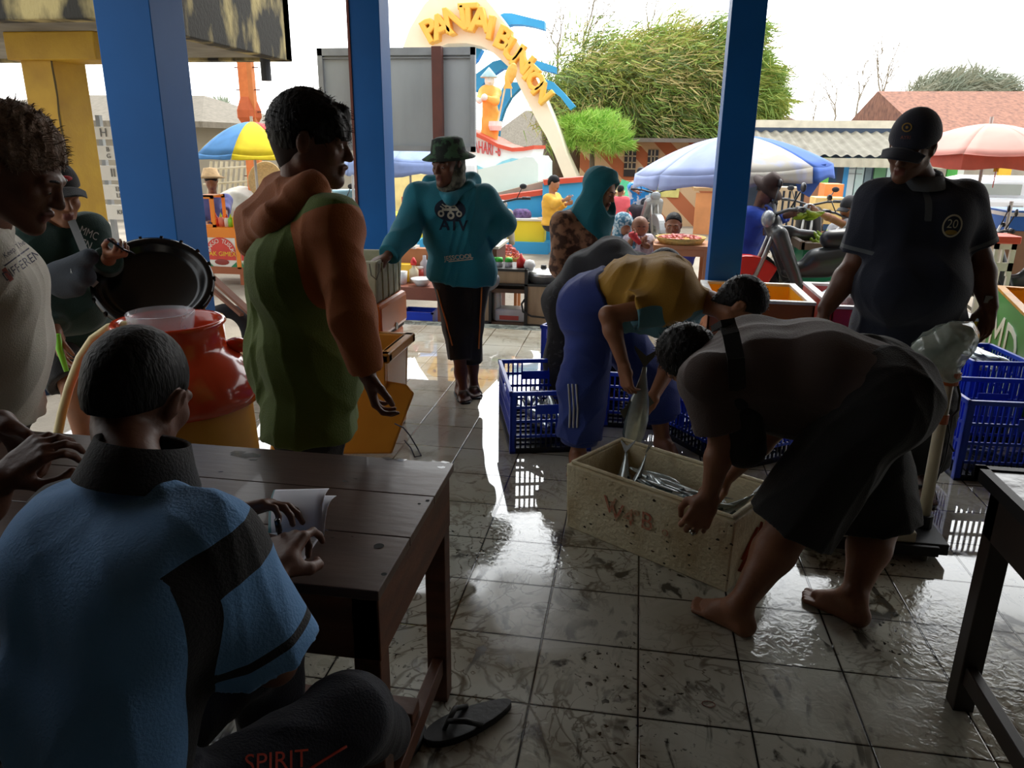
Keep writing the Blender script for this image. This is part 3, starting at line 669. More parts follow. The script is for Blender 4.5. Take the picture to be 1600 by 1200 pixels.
def ring_collar(t, J, R, s, mat, h=.035, r=.066, name='collar', up=None, openf=0.0):
    N = J['N']; a = nrm(J['H']+R@A(0, -.03, -.06)*s-N) if up is None else nrm(up); x = nrm(np.cross(a, R[:, 1])); y = np.cross(x, a)*-1
    Q = np.array([x, nrm(np.cross(a, x)), a]).T; mb = MB()
    mb.lathe([(r*s*1.12, -.015), (r*s*1.02, h*.6), (r*s*.98, h), (r*s*1.08, h+.004), (r*s*1.25, h*.3), (r*s*1.45, -.018)], N, 32, Q)
    return obj(name, mb, mat, t, world=True, smooth=True)
def cloth(name, rgb, **k):
    k.setdefault('rough', .85); k.setdefault('bump', .25); k.setdefault('bscale', 220); k.setdefault('sheen', .15); return M(name, rgb, **k)
def armspec(E, W, d, n, side=1, curl=.35, **k): return dict(E=E, W=W, d=np.asarray(d, float), n=np.asarray(n, float), side=side, curl=curl, **k)
# ---- the man writing (seen from behind)
def man_writing():
    s = .91; H = at(218, 616, 1.13); N = at(208, 748, 1.0); P = A(-.745, .80, .50); ls = nrm(A(.95, -.3, -.04))
    J = dict(P=P, N=N, H=H, W=P*.6+N*.4+A(-.0, -.05, 0), C=P*.28+N*.72+A(.01, -.03, 0), ls=ls, lp=nrm(A(1, -.3, 0)), face=A(.0, .9, -.38), up=A(.1, .1, 1),
             S=[at(326, 852, .94), at(112, 822, 1.02)],
             arms=[armspec(g(428, 1035, .70), g(424, 896, TH+.05), A(-.02, .8, .25), A(.2, .3, -.9), side=-1, curl=.75, thumb=(.8, 1.0), curls=[.6, .95, 1.1, 1.15], hs=1.1),
                   armspec(A(-.97, 1.30, TH+.05), g(348, 806, TH+.07), A(.8, .45, .12), A(.35, -.35, -.8), side=1, hs=1.12, curl=.4, thumb=(.9, .8), curls=[.35, .5, .6, .7])],
             legs=[dict(K=g(545, 1122, .5), A=g(600, 1150, .12)), dict(K=A(-.72, 1.25, .5), A=A(-.7, 1.23, .1), T=A(-.66, 1.38, .0))])
    t, J, R, hs, body = person('man seen from behind writing in a notebook, light blue and black polo shirt', J, s, .0038, SK_D, hs=.96)
    ba = cloth('sky_blue_jersey', (104, 156, 210), vscale=2); bk = cloth('black_jersey', (24, 24, 28)); 
    S0, S1 = J['S']; E0 = J['arms'][0]['E']; C, N, P = J['C'], J['N'], J['P']; ax = nrm(N-P); lat = nrm(J['ls'])
    ee, ed = sleeve_end(S0, E0, J['arms'][0]['W'], .93)
    fr_ = nrm(np.cross(A(0, 0, 1), lat))
    def mask(q):
        r = q-P; h = r@ax; l = (q-C)@lat; sd = (q-S0)@nrm(E0-S0); dist = np.linalg.norm(np.cross(q-S0, nrm(E0-S0)), axis=1)
        side = AND((q-C)@fr_+.045+.12*np.maximum(0, .25-h), l-.075, dist-.095, .385-h); yoke = AND(.036-np.abs(sd-.012), l-.1, .12-dist); cuff = AND(.007-np.abs((q-ee)@ed+.038), .1-dist, l-.12)
        return OR(side, yoke, cuff, -.19-l)
    sh = shirt(t, J, s, two_tone('blue_black_jersey', (104, 156, 210), (24, 24, 28)), .0045, off=.016, hem=.12, sleeves=(.93, .6), loose=.035, seed=3, amp=.005, mask=mask, axis=(0, 0, 1), armfat=1.08, fat=.8)
    J['N'] = J['N']+A(.008, .008, .012); ring_collar(t, J, R, s, bk, h=.045, r=.072, up=A(.1, .25, .9))
    hair(t, J, R, hs, off=.003, amp=.001, front=.05, back=-.045, vox=.0038, seed=5)
    tr = trousers(t, J, s, [cloth('navy_sport', (26, 30, 44)), cloth('red_piping', (190, 60, 40))], .006, loose=.02, ends=(1.9, 1.9), seed=6, legfat=.86)
    H0, K0 = J['H0'][0], J['legs'][0]['K']; pts = []
    T_ = bvh_of(tr); mb = MB(); 
    for u in np.linspace(.1, 1.02, 16):
        p = H0+(K0-H0)*u; o_ = p+A(.1, -.35, .18); d_ = nrm(p+A(0, 0, -.035)-o_); h = T_.ray_cast(Vector(o_), Vector(d_), .8)
        if h[0] is not None: pts.append(np.array(h[0])-d_*.001)
    dtext('thigh_print', 'SPIRIT', .04, at(432, 1190, .95), nrm(A(1, .25, .05)), nrm(A(-.1, .5, .8)), tr, M('red_pipe', (196, 64, 44), .6), t, label='red lettering on the thigh')
    if len(pts) > 3: mb.tube(pts, .0025, 6); obj('piping', mb, M('red_pipe', (196, 64, 44), .6), t, world=True, smooth=True, label='thin red piping on the thigh')
    return t
man_writing()
# ---- pen in his hand
pc = g(433, 812, TH+.11); pt = thing('pen', 'black pen held upright over the open notebook', 'pen', (pc[0], pc[1], TH))
pd = nrm(A(-.15, .25, 1)); mb = MB(); q0 = g(440, 850, TH+.05); mb.tube([q0, q0+(pc-q0)*.5, pc-(pc-q0)*.12], [.004, .0045, .0045], 10); obj('barrel', mb, M('pen_black', (14, 14, 18), .25), pt, world=True, smooth=True)
mb = MB(); mb.tube([q0+(pc-q0)*.55, pc], [.0062, .0058], 10); obj('pen_cap', mb, M('pen_black', (14, 14, 18), .25), pt, world=True, smooth=True)

# ---- young man in green and orange hooded shirt
def young_man():
    s = 1.0; Y = 2.14; P = at(487, 640, Y); H = at(487, 218, Y+.0)
    N = at(470, 315, Y); P[2] = .86
    J = dict(P=at(486, 655, Y), N=N, H=H, W=at(478, 545, Y), C=at(466, 420, Y-.02), ls=nrm(A(.35, -.94, 0)), lp=nrm(A(.3, -.95, 0)), face=A(1, .22, -.16), up=A(.0, 0, 1),
             S=[at(520, 352, Y-.14), at(440, 345, Y+.16)],
             arms=[armspec(at(550, 492, Y-.22), at(574, 585, Y-.18), A(.22, .0, -1), A(.75, .3, .15), side=1, curl=.6, thumb=(.5, .6), hs=.95), None],
             legs=[dict(K=at(500, 780, Y-.05), A=at(505, 955, Y-.06), T=at(560, 975, Y)*A(1, 1, 0)), dict(K=at(475, 770, Y+.1), A=at(480, 940, Y+.1), T=at(530, 950, Y+.15)*A(1, 1, 0))])
    t, J, R, hs, body = person('young man with thick black hair in green vest-like top with orange sleeves and hood', J, s, .0042, SK_D, hs=1.02)
    gr = cloth('moss_green_fleece', (88, 108, 36), vscale=3); orr = cloth('rust_orange_fleece', (164, 92, 42), vscale=3); S0 = J['S'][0]; E0 = J['arms'][0]['E']
    axn = nrm(J['N']-J['P'])
    def mask(q):
        ba = E0-S0; tt = (q-S0)@ba/(ba@ba); dist = np.linalg.norm((q-S0)-np.clip(tt, 0, 1)[:, None]*ba, axis=1)
        W0 = J['arms'][0]['W']; bb = W0-E0; t2 = np.clip((q-E0)@bb/(bb@bb), 0, 1); d2 = np.linalg.norm((q-E0)-t2[:, None]*bb, axis=1)
        return OR(AND(.112-np.minimum(dist, d2), (tt+.12)*.2, (q-J['C'])@nrm(J['ls'])-.09+.02*tt), .085-d2)
    dn = A(0, 0, -1)
    ex = [cone(at(420, 420, Y+.03), at(424, 560, Y+.03), .06, .062, .08), cone(at(424, 560, Y+.03), at(440, 640, Y), .062, .06, .08, (at(440, 608, Y), dn)), cone(at(500, 430, Y), at(505, 640, Y), .11, .13, .06, (at(440, 610, Y), dn))]
    shirt(t, J, s, two_tone('green_orange_fleece', (92, 112, 38), (170, 94, 40)), .005, off=.018, hem=-.0, hemn=A(0, 0, -1), sleeves=(1.9, 0), loose=.006, seed=12, amp=.006, axis=(0, 0, 1), mask=mask, extra=ex, fscale=1.1)
    # hood lying on the back
    ho = [cone(at(440, 300, Y+.06), at(485, 295, Y-.08), .035, .035, .03), cone(at(440, 300, Y+.06), at(402, 350, Y), .05, .055, .07), cone(at(485, 300, Y-.1), at(430, 345, Y-.12), .04, .05, .07), cone(at(460, 310, Y), at(415, 350, Y-.03), .06, .06, .07),
          cone(at(430, 345, Y-.12), at(392, 382, Y-.05), .04, .035, .04), cone(at(402, 350, Y), at(392, 385, Y), .055, .035, .04), cone(at(485, 295, Y-.08), at(508, 322, Y-.0), .035, .025, .03)]
    blob('hood', ho, .0045, orr, t, fold=folds(8, .006, 1.6, axis=(1, 0, -1)), label='rust orange hood lying on the back')
    hair(t, J, R, hs, off=.011, amp=.003, fringe=.06, front=.03, back=-.03, vol=1.0, strands=900, seed=9, vox=.004, slen=.014, nape=False, sd=(0, .5, -.5))
    blob('fade', [ell(J['H']+R@A(0, -.02, .01), A(.0785, .098, .085)*hs, R, .01), cone(J['H']+R@A(0, -.055, -.02), J['H']+R@A(0, -.05, -.06), .047, .043, .03), ('p', J['H']+R@A(0, 0, .03), R@A(0, 0, 1)), ('p', J['H']+R@A(0, .0, -.02), nrm(R@A(0, 1, -.6)))], .005, M('short_hair', (44, 32, 28), .8), t, label='short clipped sides')
    trousers(t, J, s, cloth('black_work_trousers', (20, 22, 24)), .006, loose=.03, seed=6, off=.004)
    eyes(t, J, R, hs); return t
young_man()

# ---- man with white T-shirt at the left end of the table
def white_shirt_man():
    s = 1.0; H = at(22, 262, 1.62); N = at(-22, 352, 1.72); P = at(-18, 640, 1.98)
    J = dict(P=P, N=N, H=H, W=at(-14, 590, 1.9), C=at(-26, 450, 1.78), ls=nrm(A(.5, -.85, 0)), face=A(.72, .25, -.42), up=A(.3, .1, 1), arms=[None, None],
             S=[at(-38, 400, 1.58), at(-30, 390, 1.95)], legs=[dict(K=at(0, 800, 2.0), A=at(0, 960, 2.05)), dict(K=at(-60, 800, 2.1), A=at(-60, 950, 2.2))])
    t, J, R, hs, body = person('man in white T-shirt with curly greyish brown hair looking down at the table', J, s, .004, SK_D, hs=1.06, belly=at(0, 545, 1.84))
    sh = shirt(t, J, s, cloth('white_cotton', (206, 200, 188), vscale=3), .006, off=.02, hem=.0, sleeves=(.4, .4), seed=4, amp=.005, belly=at(-8, 535, 1.86), hemn=A(0, 0, -1), axis=(0, 0, 1))
    hair(t, J, R, hs, mat=M('grey_brown_hair', (134, 112, 96), .7, var=.4, vscale=50, bump=.6, bscale=120), off=.012, amp=.007, front=.05, back=-.06, strands=1500, seed=3, slen=.016, vox=.0045, sd=(0, .5, .1))
    trousers(t, J, s, cloth('black_shorts_cloth', (16, 16, 18)), .008, loose=.03, seed=6, ends=(.8, .8))
    eyes(t, J, R, hs)
    x, y = nrm(A(.75, .62, .28)), A(0, 0, 1.0); o = at(38, 412, 1.74); nv = A(1, 0, 0)
    x = nrm(at(57, 402, 1.74)-at(25, 425, 1.74)); y = nrm(A(0, 0, 1)-x*x[2]); rd = M('print_red', (150, 70, 60), .8); nvm = M('print_navy', (44, 44, 70), .8)
    v, f = [(-.045, -.02), (.045, -.02), (.045, .022), (-.045, .022)], [(0, 1, 2, 3)]
    dtext('chest_print', 'DIFFERENT', .032, o, x, y, sh, nvm, t, label='navy slanted lettering on the chest', cell=.006)
    decal('chest_print', [(-.07, -.016), (-.055, -.016), (-.055, .02), (-.07, .02)], f, o, x, y, sh, rd, t, label='red print block')
    decal('chest_print', [(-.055, .022), (.04, .022), (.04, .0255), (-.055, .0255)], f, o, x, y, sh, nvm, t)
    dtext('chest_print', 'Keep The', .02, o+y*.043-x*.0, x, y, sh, nvm, t, cell=.006)
    return t
white_shirt_man()

# ---- man in dark green shirt with cap and cross-body bag, looking at his phone
def phone_man():
    s = 1.0; Y = 3.05; f_ = A(.62, -.75, 0)
    J = dict(P=at(98, 515, Y+.1), N=at(88, 352, Y), H=at(90, 304, Y-.08), ls=nrm(A(-.7, -.7, 0)), face=A(.78, -.45, -.2), arms=[], 
             S=[at(48, 372, Y-.12), at(140, 362, Y+.08)], legs=[])
    J['arms'] = [armspec(at(60, 470, Y-.16), at(88, 520, Y-.22), A(.1, 0, -1), A(.7, .3, 0), side=1, curl=.3), armspec(at(160, 430, Y-.0), at(172, 398, Y-.2), A(.6, -.3, .1), A(0, .3, .9), side=1, curl=.9, hs=.9)]
    J['legs'] = [dict(K=at(115, 600, Y-.05), A=at(130, 690, Y-.02), T=at(150, 720, Y-.15)*A(1, 1, 0)), dict(K=at(165, 600, Y+.12), A=at(172, 690, Y+.12), T=at(190, 715, Y+.0)*A(1, 1, 0))]
    t, J, R, hs, body = person('man in black cap and dark green shirt with grey cross-body bag holding a phone', J, s, .0055, SK_M, belly=at(95, 480, Y-.05))
    sh = shirt(t, J, s, cloth('dark_green_jersey', (16, 52, 46)), .006, off=.022, hem=.2, sleeves=(1.85, 1.8), seed=4, amp=.006, belly=at(95, 480, Y-.07))
    trousers(t, J, s, cloth('black_shorts_cloth', (16, 16, 18)), .007, loose=.035, ends=(.95, .95), seed=7)
    hair(t, J, R, hs, off=.004, amp=.001, front=.05, back=-.08, vox=.006)
    c = cap(t, J, R, hs, cloth('cap_black', (18, 18, 20)), bl=.07, low=.045); mb = MB(); mb.ball(J['H']+R@A(.0, .085, .09)*hs, A(.03, .012, .012)*hs, 10, R)
    obj('cap_badge', mb, M('cap_red', (170, 30, 40), .6), t, world=True, smooth=True, label='red mark on the cap')
    x, y = nrm(A(.8, -.45, 0)), A(0, 0, 1)
    dtext('chest_print', 'MMC\nVSN.', .048, at(136, 373, Y-.12), nrm(A(.9, -.25, -.25)), nrm(A(.2, .3, .9)), sh, M('print_white', (200, 200, 196), .7), t, label='white letters on the chest')
    return t, J, sh
pt_, pJ, psh = phone_man()
bagm = cloth('slate_bag', (36, 44, 54), sheen=.0); b0 = at(106, 412, 2.78)
cb = thing('crossbody_bag', 'slate grey cross-body bag worn on the chest of the dark green shirt', 'bag', (b0[0], b0[1], b0[2]))
bR = hframe(A(-.62, .75, 0), A(.25, 0, 1))
blob('bag_body', [cone(at(78, 430, 2.80), at(140, 402, 2.78), .042, .036, .03), cone(at(88, 440, 2.80), at(132, 432, 2.78), .05, .045, .03), cone(at(100, 452, 2.8), at(120, 450, 2.79), .04, .035, .03)], .006, bagm, cb, fold=folds(2, .003))
mb = MB(); mb.beam(at(134, 398, 2.79), at(112, 345, 2.93), .03, .006, up=(.6, -.8, 0)); mb.beam(at(150, 445, 2.8), at(128, 428, 2.76), .03, .006, up=(.6, -.8, 0)); obj('strap', mb, M('grey_webbing', (110, 112, 112), .8), cb, world=True)
dtext('bag_print', 'A', .03, at(111, 424, 2.72), nrm(A(.8, -.6, 0)), A(0, 0, 1), bpy.data.objects['bag_body'], M('print_white', (200, 200, 196), .7), cb, label='small white mark')
ph = at(190, 386, 2.84); tp = thing('phone', 'dark phone held in front of the left blue pillar', 'phone', ph)
mb = MB(); mb.box(ph, (.075, .009, .15), hframe(A(.5, .4, .75), A(.5, -.5, .6))); obj('phone_body', mb, M('phone_dark', (22, 22, 26), .2), tp, world=True, bevel=.003)
# ---- man in teal hoodie leaning on the white cool box
def hoodie_man():
    s = 1.0; Y = 4.5
    J = dict(P=at(722, 425, Y), N=at(704, 292, Y), H=at(700, 256, Y-.07), ls=nrm(A(1, .12, 0)), face=A(-.42, -.88, -.12), up=A(0, 0, 1),
             S=[at(756, 312, Y+.03), at(654, 308, Y-.03)],
             arms=[armspec(at(784, 350, Y+.1), at(757, 378, Y-.02), A(-.7, -.2, -.3), A(-.3, .6, 0), side=1, curl=.5), armspec(at(634, 362, Y-.2), at(605, 401, Y-.42), A(-.8, -.3, -.3), A(-.2, .1, -1), side=1, curl=.45, hs=.95)],
             legs=[dict(K=at(733, 505, Y-.03), A=at(738, 572, Y+.0), T=at(746, 592, Y-.17)*A(1, 1, 0)), dict(K=at(714, 510, Y-.07), A=at(720, 580, Y-.1), T=at(724, 614, Y-.3)*A(1, 1, 0)+A(.03, 0, 0))])
    t, J, R, hs, body = person('man in teal hooded sweatshirt and camouflage bucket hat leaning on the white cool box', J, s, .0055, SK_D)
    teal = cloth('teal_fleece', (22, 122, 142), vscale=2)
    sh = shirt(t, J, s, teal, .006, off=.024, hem=.035, hemn=A(-.1, 0, -1), sleeves=(1.9, 1.93), loose=.026, seed=15, amp=.008, axis=(.3, 0, 1), fat=1.0)
    ho = [cone(at(672, 296, Y), at(704, 312, Y-.14), .03, .03, .03), cone(at(704, 312, Y-.14), at(734, 292, Y-.02), .03, .032, .03), cone(at(672, 288, Y+.08), at(738, 284, Y+.1), .055, .055, .03), cone(at(734, 290, Y), at(738, 280, Y+.08), .03, .04, .03)]
    blob('hood', ho, .006, teal, t, fold=folds(8, .004))
    # camouflage neck gaiter pulled below the chin
    camo = M('camouflage', (58, 92, 66), .85, vscale=22, rgb2=(28, 40, 34), thr=(.45, .52), bump=.2)
    camo2 = M('camouflage_pale', (112, 112, 98), .85, vscale=26, rgb2=(60, 62, 54), thr=(.42, .56))
    blob('neck_scarf', [cone(J['H']+R@A(0, .0, -.10), J['H']+R@A(0, .02, -.03), .082, .084, .02, (J['H']+R@A(0, 0, -.045), R@A(0, .9, .6))), cone(J['H']+R@A(0, -.02, -.06), J['H']+R@A(0, -.03, .03), .085, .087, .03), sub(ell(J['H']+R@A(0, .09, .0), A(.066, .07, .09), R, .02))], .0055, camo2, t, fold=folds(5, .004, 1.6))
    mb = MB(); mb.lathe([(.001, .115), (.06, .112), (.088, .1), (.1, .05), (.104, .028), (.155, -.002), (.152, -.006), (.1, .022)], J['H']+R@A(0, -.012, .035), 40, R)
    obj('bucket_hat', mb, camo, t, world=True, smooth=True, label='dark green camouflage bucket hat')
    eyes(t, J, R, hs)
    dk = M('print_dark_teal', (14, 34, 56), .8); wt = M('print_cream', (196, 196, 180), .8); tx, ty = nrm(A(1, .05, -.02)), A(0, 0, 1)
    v, f = disc_vf(.088, .062, 28); o = at(703, 328, Y-.3); decal('chest_print', v, f, o, tx, ty, sh, dk, t, label='dark oval behind the quad bike')
    # white quad bike drawing
    qv, qf = [], []
    def add(pv, pf): 
        b = len(qv); qv.extend(pv); qf.extend([tuple(b+i for i in q) for q in pf])
    for cx, cy, r in ((-.05, -.022, .019), (.052, -.02, .017), (.005, -.03, .021)):
        v_, f_ = disc_vf(r, r, 16, .45); add([(a+cx, b+cy) for a, b in v_], f_)
    for (ax_, ay, bx, by, w_) in ((-.045, 0, .045, .004, .014), (-.03, .02, .03, .022, .01), (-.045, .03, -.02, .012, .006), (.0, .02, .005, -.02, .014), (-.02, .036, .03, .036, .005), (.03, .02, .05, -.004, .007), (-.035, .008, -.055, .018, .006)):
        d = nrm(A(bx-ax_, by-ay)); n_ = A(-d[1], d[0])*w_/2; add([(ax_-n_[0], ay-n_[1]), (bx-n_[0], by-n_[1]), (bx+n_[0], by+n_[1]), (ax_+n_[0], ay+n_[1])], [(0, 1, 2, 3)])
    decal('chest_print', qv, qf, o, tx, ty, sh, wt, t, lift=.004, cell=.01, label='white quad bike print')
    dtext('chest_print', 'ATV', .085, at(708, 353, Y-.3), tx, ty, sh, dk, t, label='dark ATV lettering', cell=.012)
    dtext('chest_print', 'ATV', .085, at(709.2, 352.4, Y-.3), tx, ty, sh, dk, t, label='dark ATV lettering', cell=.012)
    dtext('chest_print', 'JESSCOOL', .037, at(716.8, 402.4, Y-.3), nrm(A(1, .05, .13)), ty, sh, wt, t, cell=.01)
    dtext('chest_print', 'JESSCOOL', .036, at(716, 402, Y-.3), nrm(A(1, .05, .13)), ty, sh, wt, t, label='cream slanted lettering near the hem', cell=.01)
    decal('chest_print', [(-.06, 0), (.08, .0), (.08, .006), (-.06, .006)], [(0, 1, 2, 3)], at(717, 408, Y-.3), nrm(A(1, .05, .13)), ty, sh, wt, t)
    tr = trousers(t, J, s, cloth('black_track_cloth', (20, 21, 24)), .006, off=.01, loose=.016, seed=6, ends=(1.9, 1.72), amp=.005, axis=(0, 0, 1))
    T_ = bvh_of(tr)
    for nm, pts, c in (('side_stripe', [(683, 452), (690, 478), (698, 505), (707, 540), (716, 580)], (206, 120, 50)), ('side_stripe', [(753, 440), (752, 470), (750, 505), (748, 545)], (206, 150, 60))):
        ps = []
        for k, (a, b) in enumerate(pts):
            for dx in range(0, 30):
                aa = a+dx*(.5 if a < 720 else -.5); d = ray(aa, b); h = T_.ray_cast(Vector(CAM), Vector(d), 8)
                if h[0] is not None: ps.append(np.array(h[0])-nrm(d)*.003); break
        if len(ps) > 2: mb = MB(); mb.tube(ps, .005, 6); obj(nm, mb, M('stripe_orange', c, .6), t, world=True, smooth=True, label='thin orange side stripe')
    for q, l in enumerate(J['legs']):
        An, T = np.asarray(l['A'], float), l['T']; d = nrm((T-An)*A(1, 1, 0)); x = A(d[1], -d[0], 0); m = A(An[0], An[1], .008)
        mb = MB(); mb.prism([(-.045+.03*math.cos(a)*(1 if a else 1), 0) for a in ()] or [(-.035, -.06), (.035, -.06), (.042, .0), (.047, .13), (.03, .18), (-.02, .18), (-.045, .12), (-.038, 0)], m-A(0, 0, .018), x, d, .02)
        sn = obj('sandal', mb, M('sandal_black', (28, 28, 30), .6), t, world=True, bevel=.004)
        mb = MB(); mb.tube([m+x*.04+d*.09, m+x*.03+d*.11+A(0, 0, .05), m-x*.01+d*.12+A(0, 0, .055), m-x*.042+d*.09], .007, 6); obj('sandal_strap', mb, M('strap_grey', (130, 128, 120), .7), t, world=True, smooth=True)
    return t
hoodie_man()

# ---- man in navy polo shirt and cap
def polo_man():
    s = 1.06; Y = 3.42
    J = dict(P=at(1418, 515, Y+.02), N=at(1437, 282, Y), H=at(1425, 229, Y-.09), ls=nrm(A(-1, -.06, 0)), face=A(-.55, -.74, -.34), up=A(.02, -.2, 1), C=at(1430, 345, Y),
             W=at(1424, 440, Y), S=[at(1372, 316, Y-.02), at(1504, 316, Y+.04)],
             arms=[armspec(at(1338, 414, Y-.02), at(1290, 482, Y-.08), A(-.3, -.1, -1), A(.5, 0, .2), side=-1, curl=.5), armspec(at(1528, 404, Y+.03), at(1546, 478, Y-.05), A(.0, -.1, -1), A(-.8, -.2, 0), side=1, curl=.4, spread=.2, thumb=(.2, .2))],
             legs=[dict(K=at(1386, 640, Y-.06), A=at(1390, 745, Y+.0), T=at(1370, 770, Y-.12)*A(1, 1, 0)), dict(K=at(1450, 640, Y-.06), A=at(1445, 735, Y+.02), T=at(1462, 766, Y-.2)*A(1, 1, 0))])
    t, J, R, hs, body = person('heavy-set man in navy blue polo shirt and navy cap looking down, arms hanging', J, s, .0055, SK_D, fat=1.15, belly=at(1420, 445, Y-.1), hs=1.0, armfat=1.28)
    nv = cloth('navy_pique', (26, 34, 54), vscale=3); gp = cloth('grey_trim', (92, 98, 104))
    E0, E1 = [a['E'] for a in J['arms']]; e0, d0 = sleeve_end(J['S'][0], E0, None, .82); e1, d1 = sleeve_end(J['S'][1], E1, None, .82)
    lat = nrm(J['ls'])
    def mask(q):
        c0 = AND(.008-np.abs((q-e0)@d0+.02), .12-np.linalg.norm(q-e0, axis=1)); c1 = AND(.008-np.abs((q-e1)@d1+.02), .12-np.linalg.norm(q-e1, axis=1))
        return OR(c0, c1, AND(.014-np.abs((q-J['N'])@lat), q[:, 2]-J['N'][2]+.15, J['N'][1]-.03-q[:, 1]))
    sh = shirt(t, J, s, two_tone('navy_grey_pique', (26, 34, 54), (84, 90, 96)), .0055, off=.016, hem=.03, hemn=A(0, 0, -1), sleeves=(.82, .82), loose=.014, seed=22, amp=.005, mask=mask, belly=at(1420, 445, Y-.1), fat=1.18, armfat=1.3, axis=(.2, 0, 1))
    ring_collar(t, J, R, s, gp, h=.03, r=.068, up=A(-.02, -.22, 1))
    c = cap(t, J, R, hs, cloth('navy_cap', (34, 40, 58)), bl=.07, low=.028, tilt=-.1)
    hair(t, J, R, hs, off=.004, amp=.001, front=.05, back=-.08, vox=.006)
    eyes(t, J, R, hs)
    trousers(t, J, s, cloth('black_track_cloth', (20, 21, 24)), .007, off=.02, loose=.035, seed=9, ends=(1.85, 1.85), fat=1.15)
    tn = M('badge_cream', (190, 184, 160), .7); yl = M('badge_gold', (150, 120, 50), .7)
    o = at(1488, 353, Y-.3); tx, ty = nrm(A(1, .25, -.05)), A(0, 0, 1); v, f = disc_vf(.04, .043, 28, .84); decal('badge', v, f, o, tx, ty, sh, tn, t, label='round cream badge ring')
    dtext('badge', '20', .046, o+ty*.006, tx, ty, sh, tn, t, cell=.006, label='badge numeral'); v, f = disc_vf(.026, .009, 16); decal('badge', v, f, o-ty*.024, tx, ty, sh, yl, t)
    # cap emblem and lettering
    fo = at(1417, 199, Y-.22); cx, cz = nrm(A(1, .1, 0)), A(0, .1, 1.0)
    try:
        v, f = disc_vf(.019, .017, 20, .75); decal('cap_emblem', v, f, fo, cx, cz, c, yl, t, lift=.002); v, f = disc_vf(.006, .006, 5); decal('cap_emblem', v, f, fo, cx, cz, c, yl, t, lift=.002)
        dtext('cap_text', 'AYRI', .018, at(1415, 215, Y-.22), cx, cz, c, M('cap_text_red', (130, 70, 60), .7), t, lift=.002, cell=.01)
    except Exception as e: print('cap', e)
    mb = MB(); wr = J['arms'][1]['W']; dd = nrm(wr-E1); Q = hframe(dd, A(0, 1, 0)); mb.lathe([(.032, -.012), (.036, 0), (.032, .012), (.03, .0), (.032, -.012)], wr-dd*.035, 20, np.array([Q[:, 0], Q[:, 2], Q[:, 1]]).T)
    mb.box(wr-dd*.035+A(-.01, -.034, 0), (.03, .01, .03)); obj('wristwatch', mb, M('steel', (150, 148, 140), .25, metal=.9), t, world=True, smooth=False)
    for l in J['legs'][1:]:
        An, T = np.asarray(l['A'], float), l['T']; d = nrm((T-An)*A(1, 1, 0)); x = A(d[1], -d[0], 0); m = A(An[0], An[1], .0)
        mb = MB(); mb.prism([(-.04, -.06), (.04, -.06), (.045, .0), (.05, .13), (.03, .19), (-.02, .19), (-.048, .12), (-.04, 0)], m-A(0, 0, .008), x, d, .018); obj('sandal', mb, M('sandal_black', (28, 28, 30), .6), t, world=True, bevel=.004)
        mb = MB(); mb.tube([m+x*.044+d*.07, m+x*.03+d*.09+A(0, 0, .06), m-x*.02+d*.09+A(0, 0, .06), m-x*.046+d*.07], .011, 6); obj('sandal_strap', mb, M('sandal_black', (28, 28, 30), .6), t, world=True, smooth=True)
polo_man()

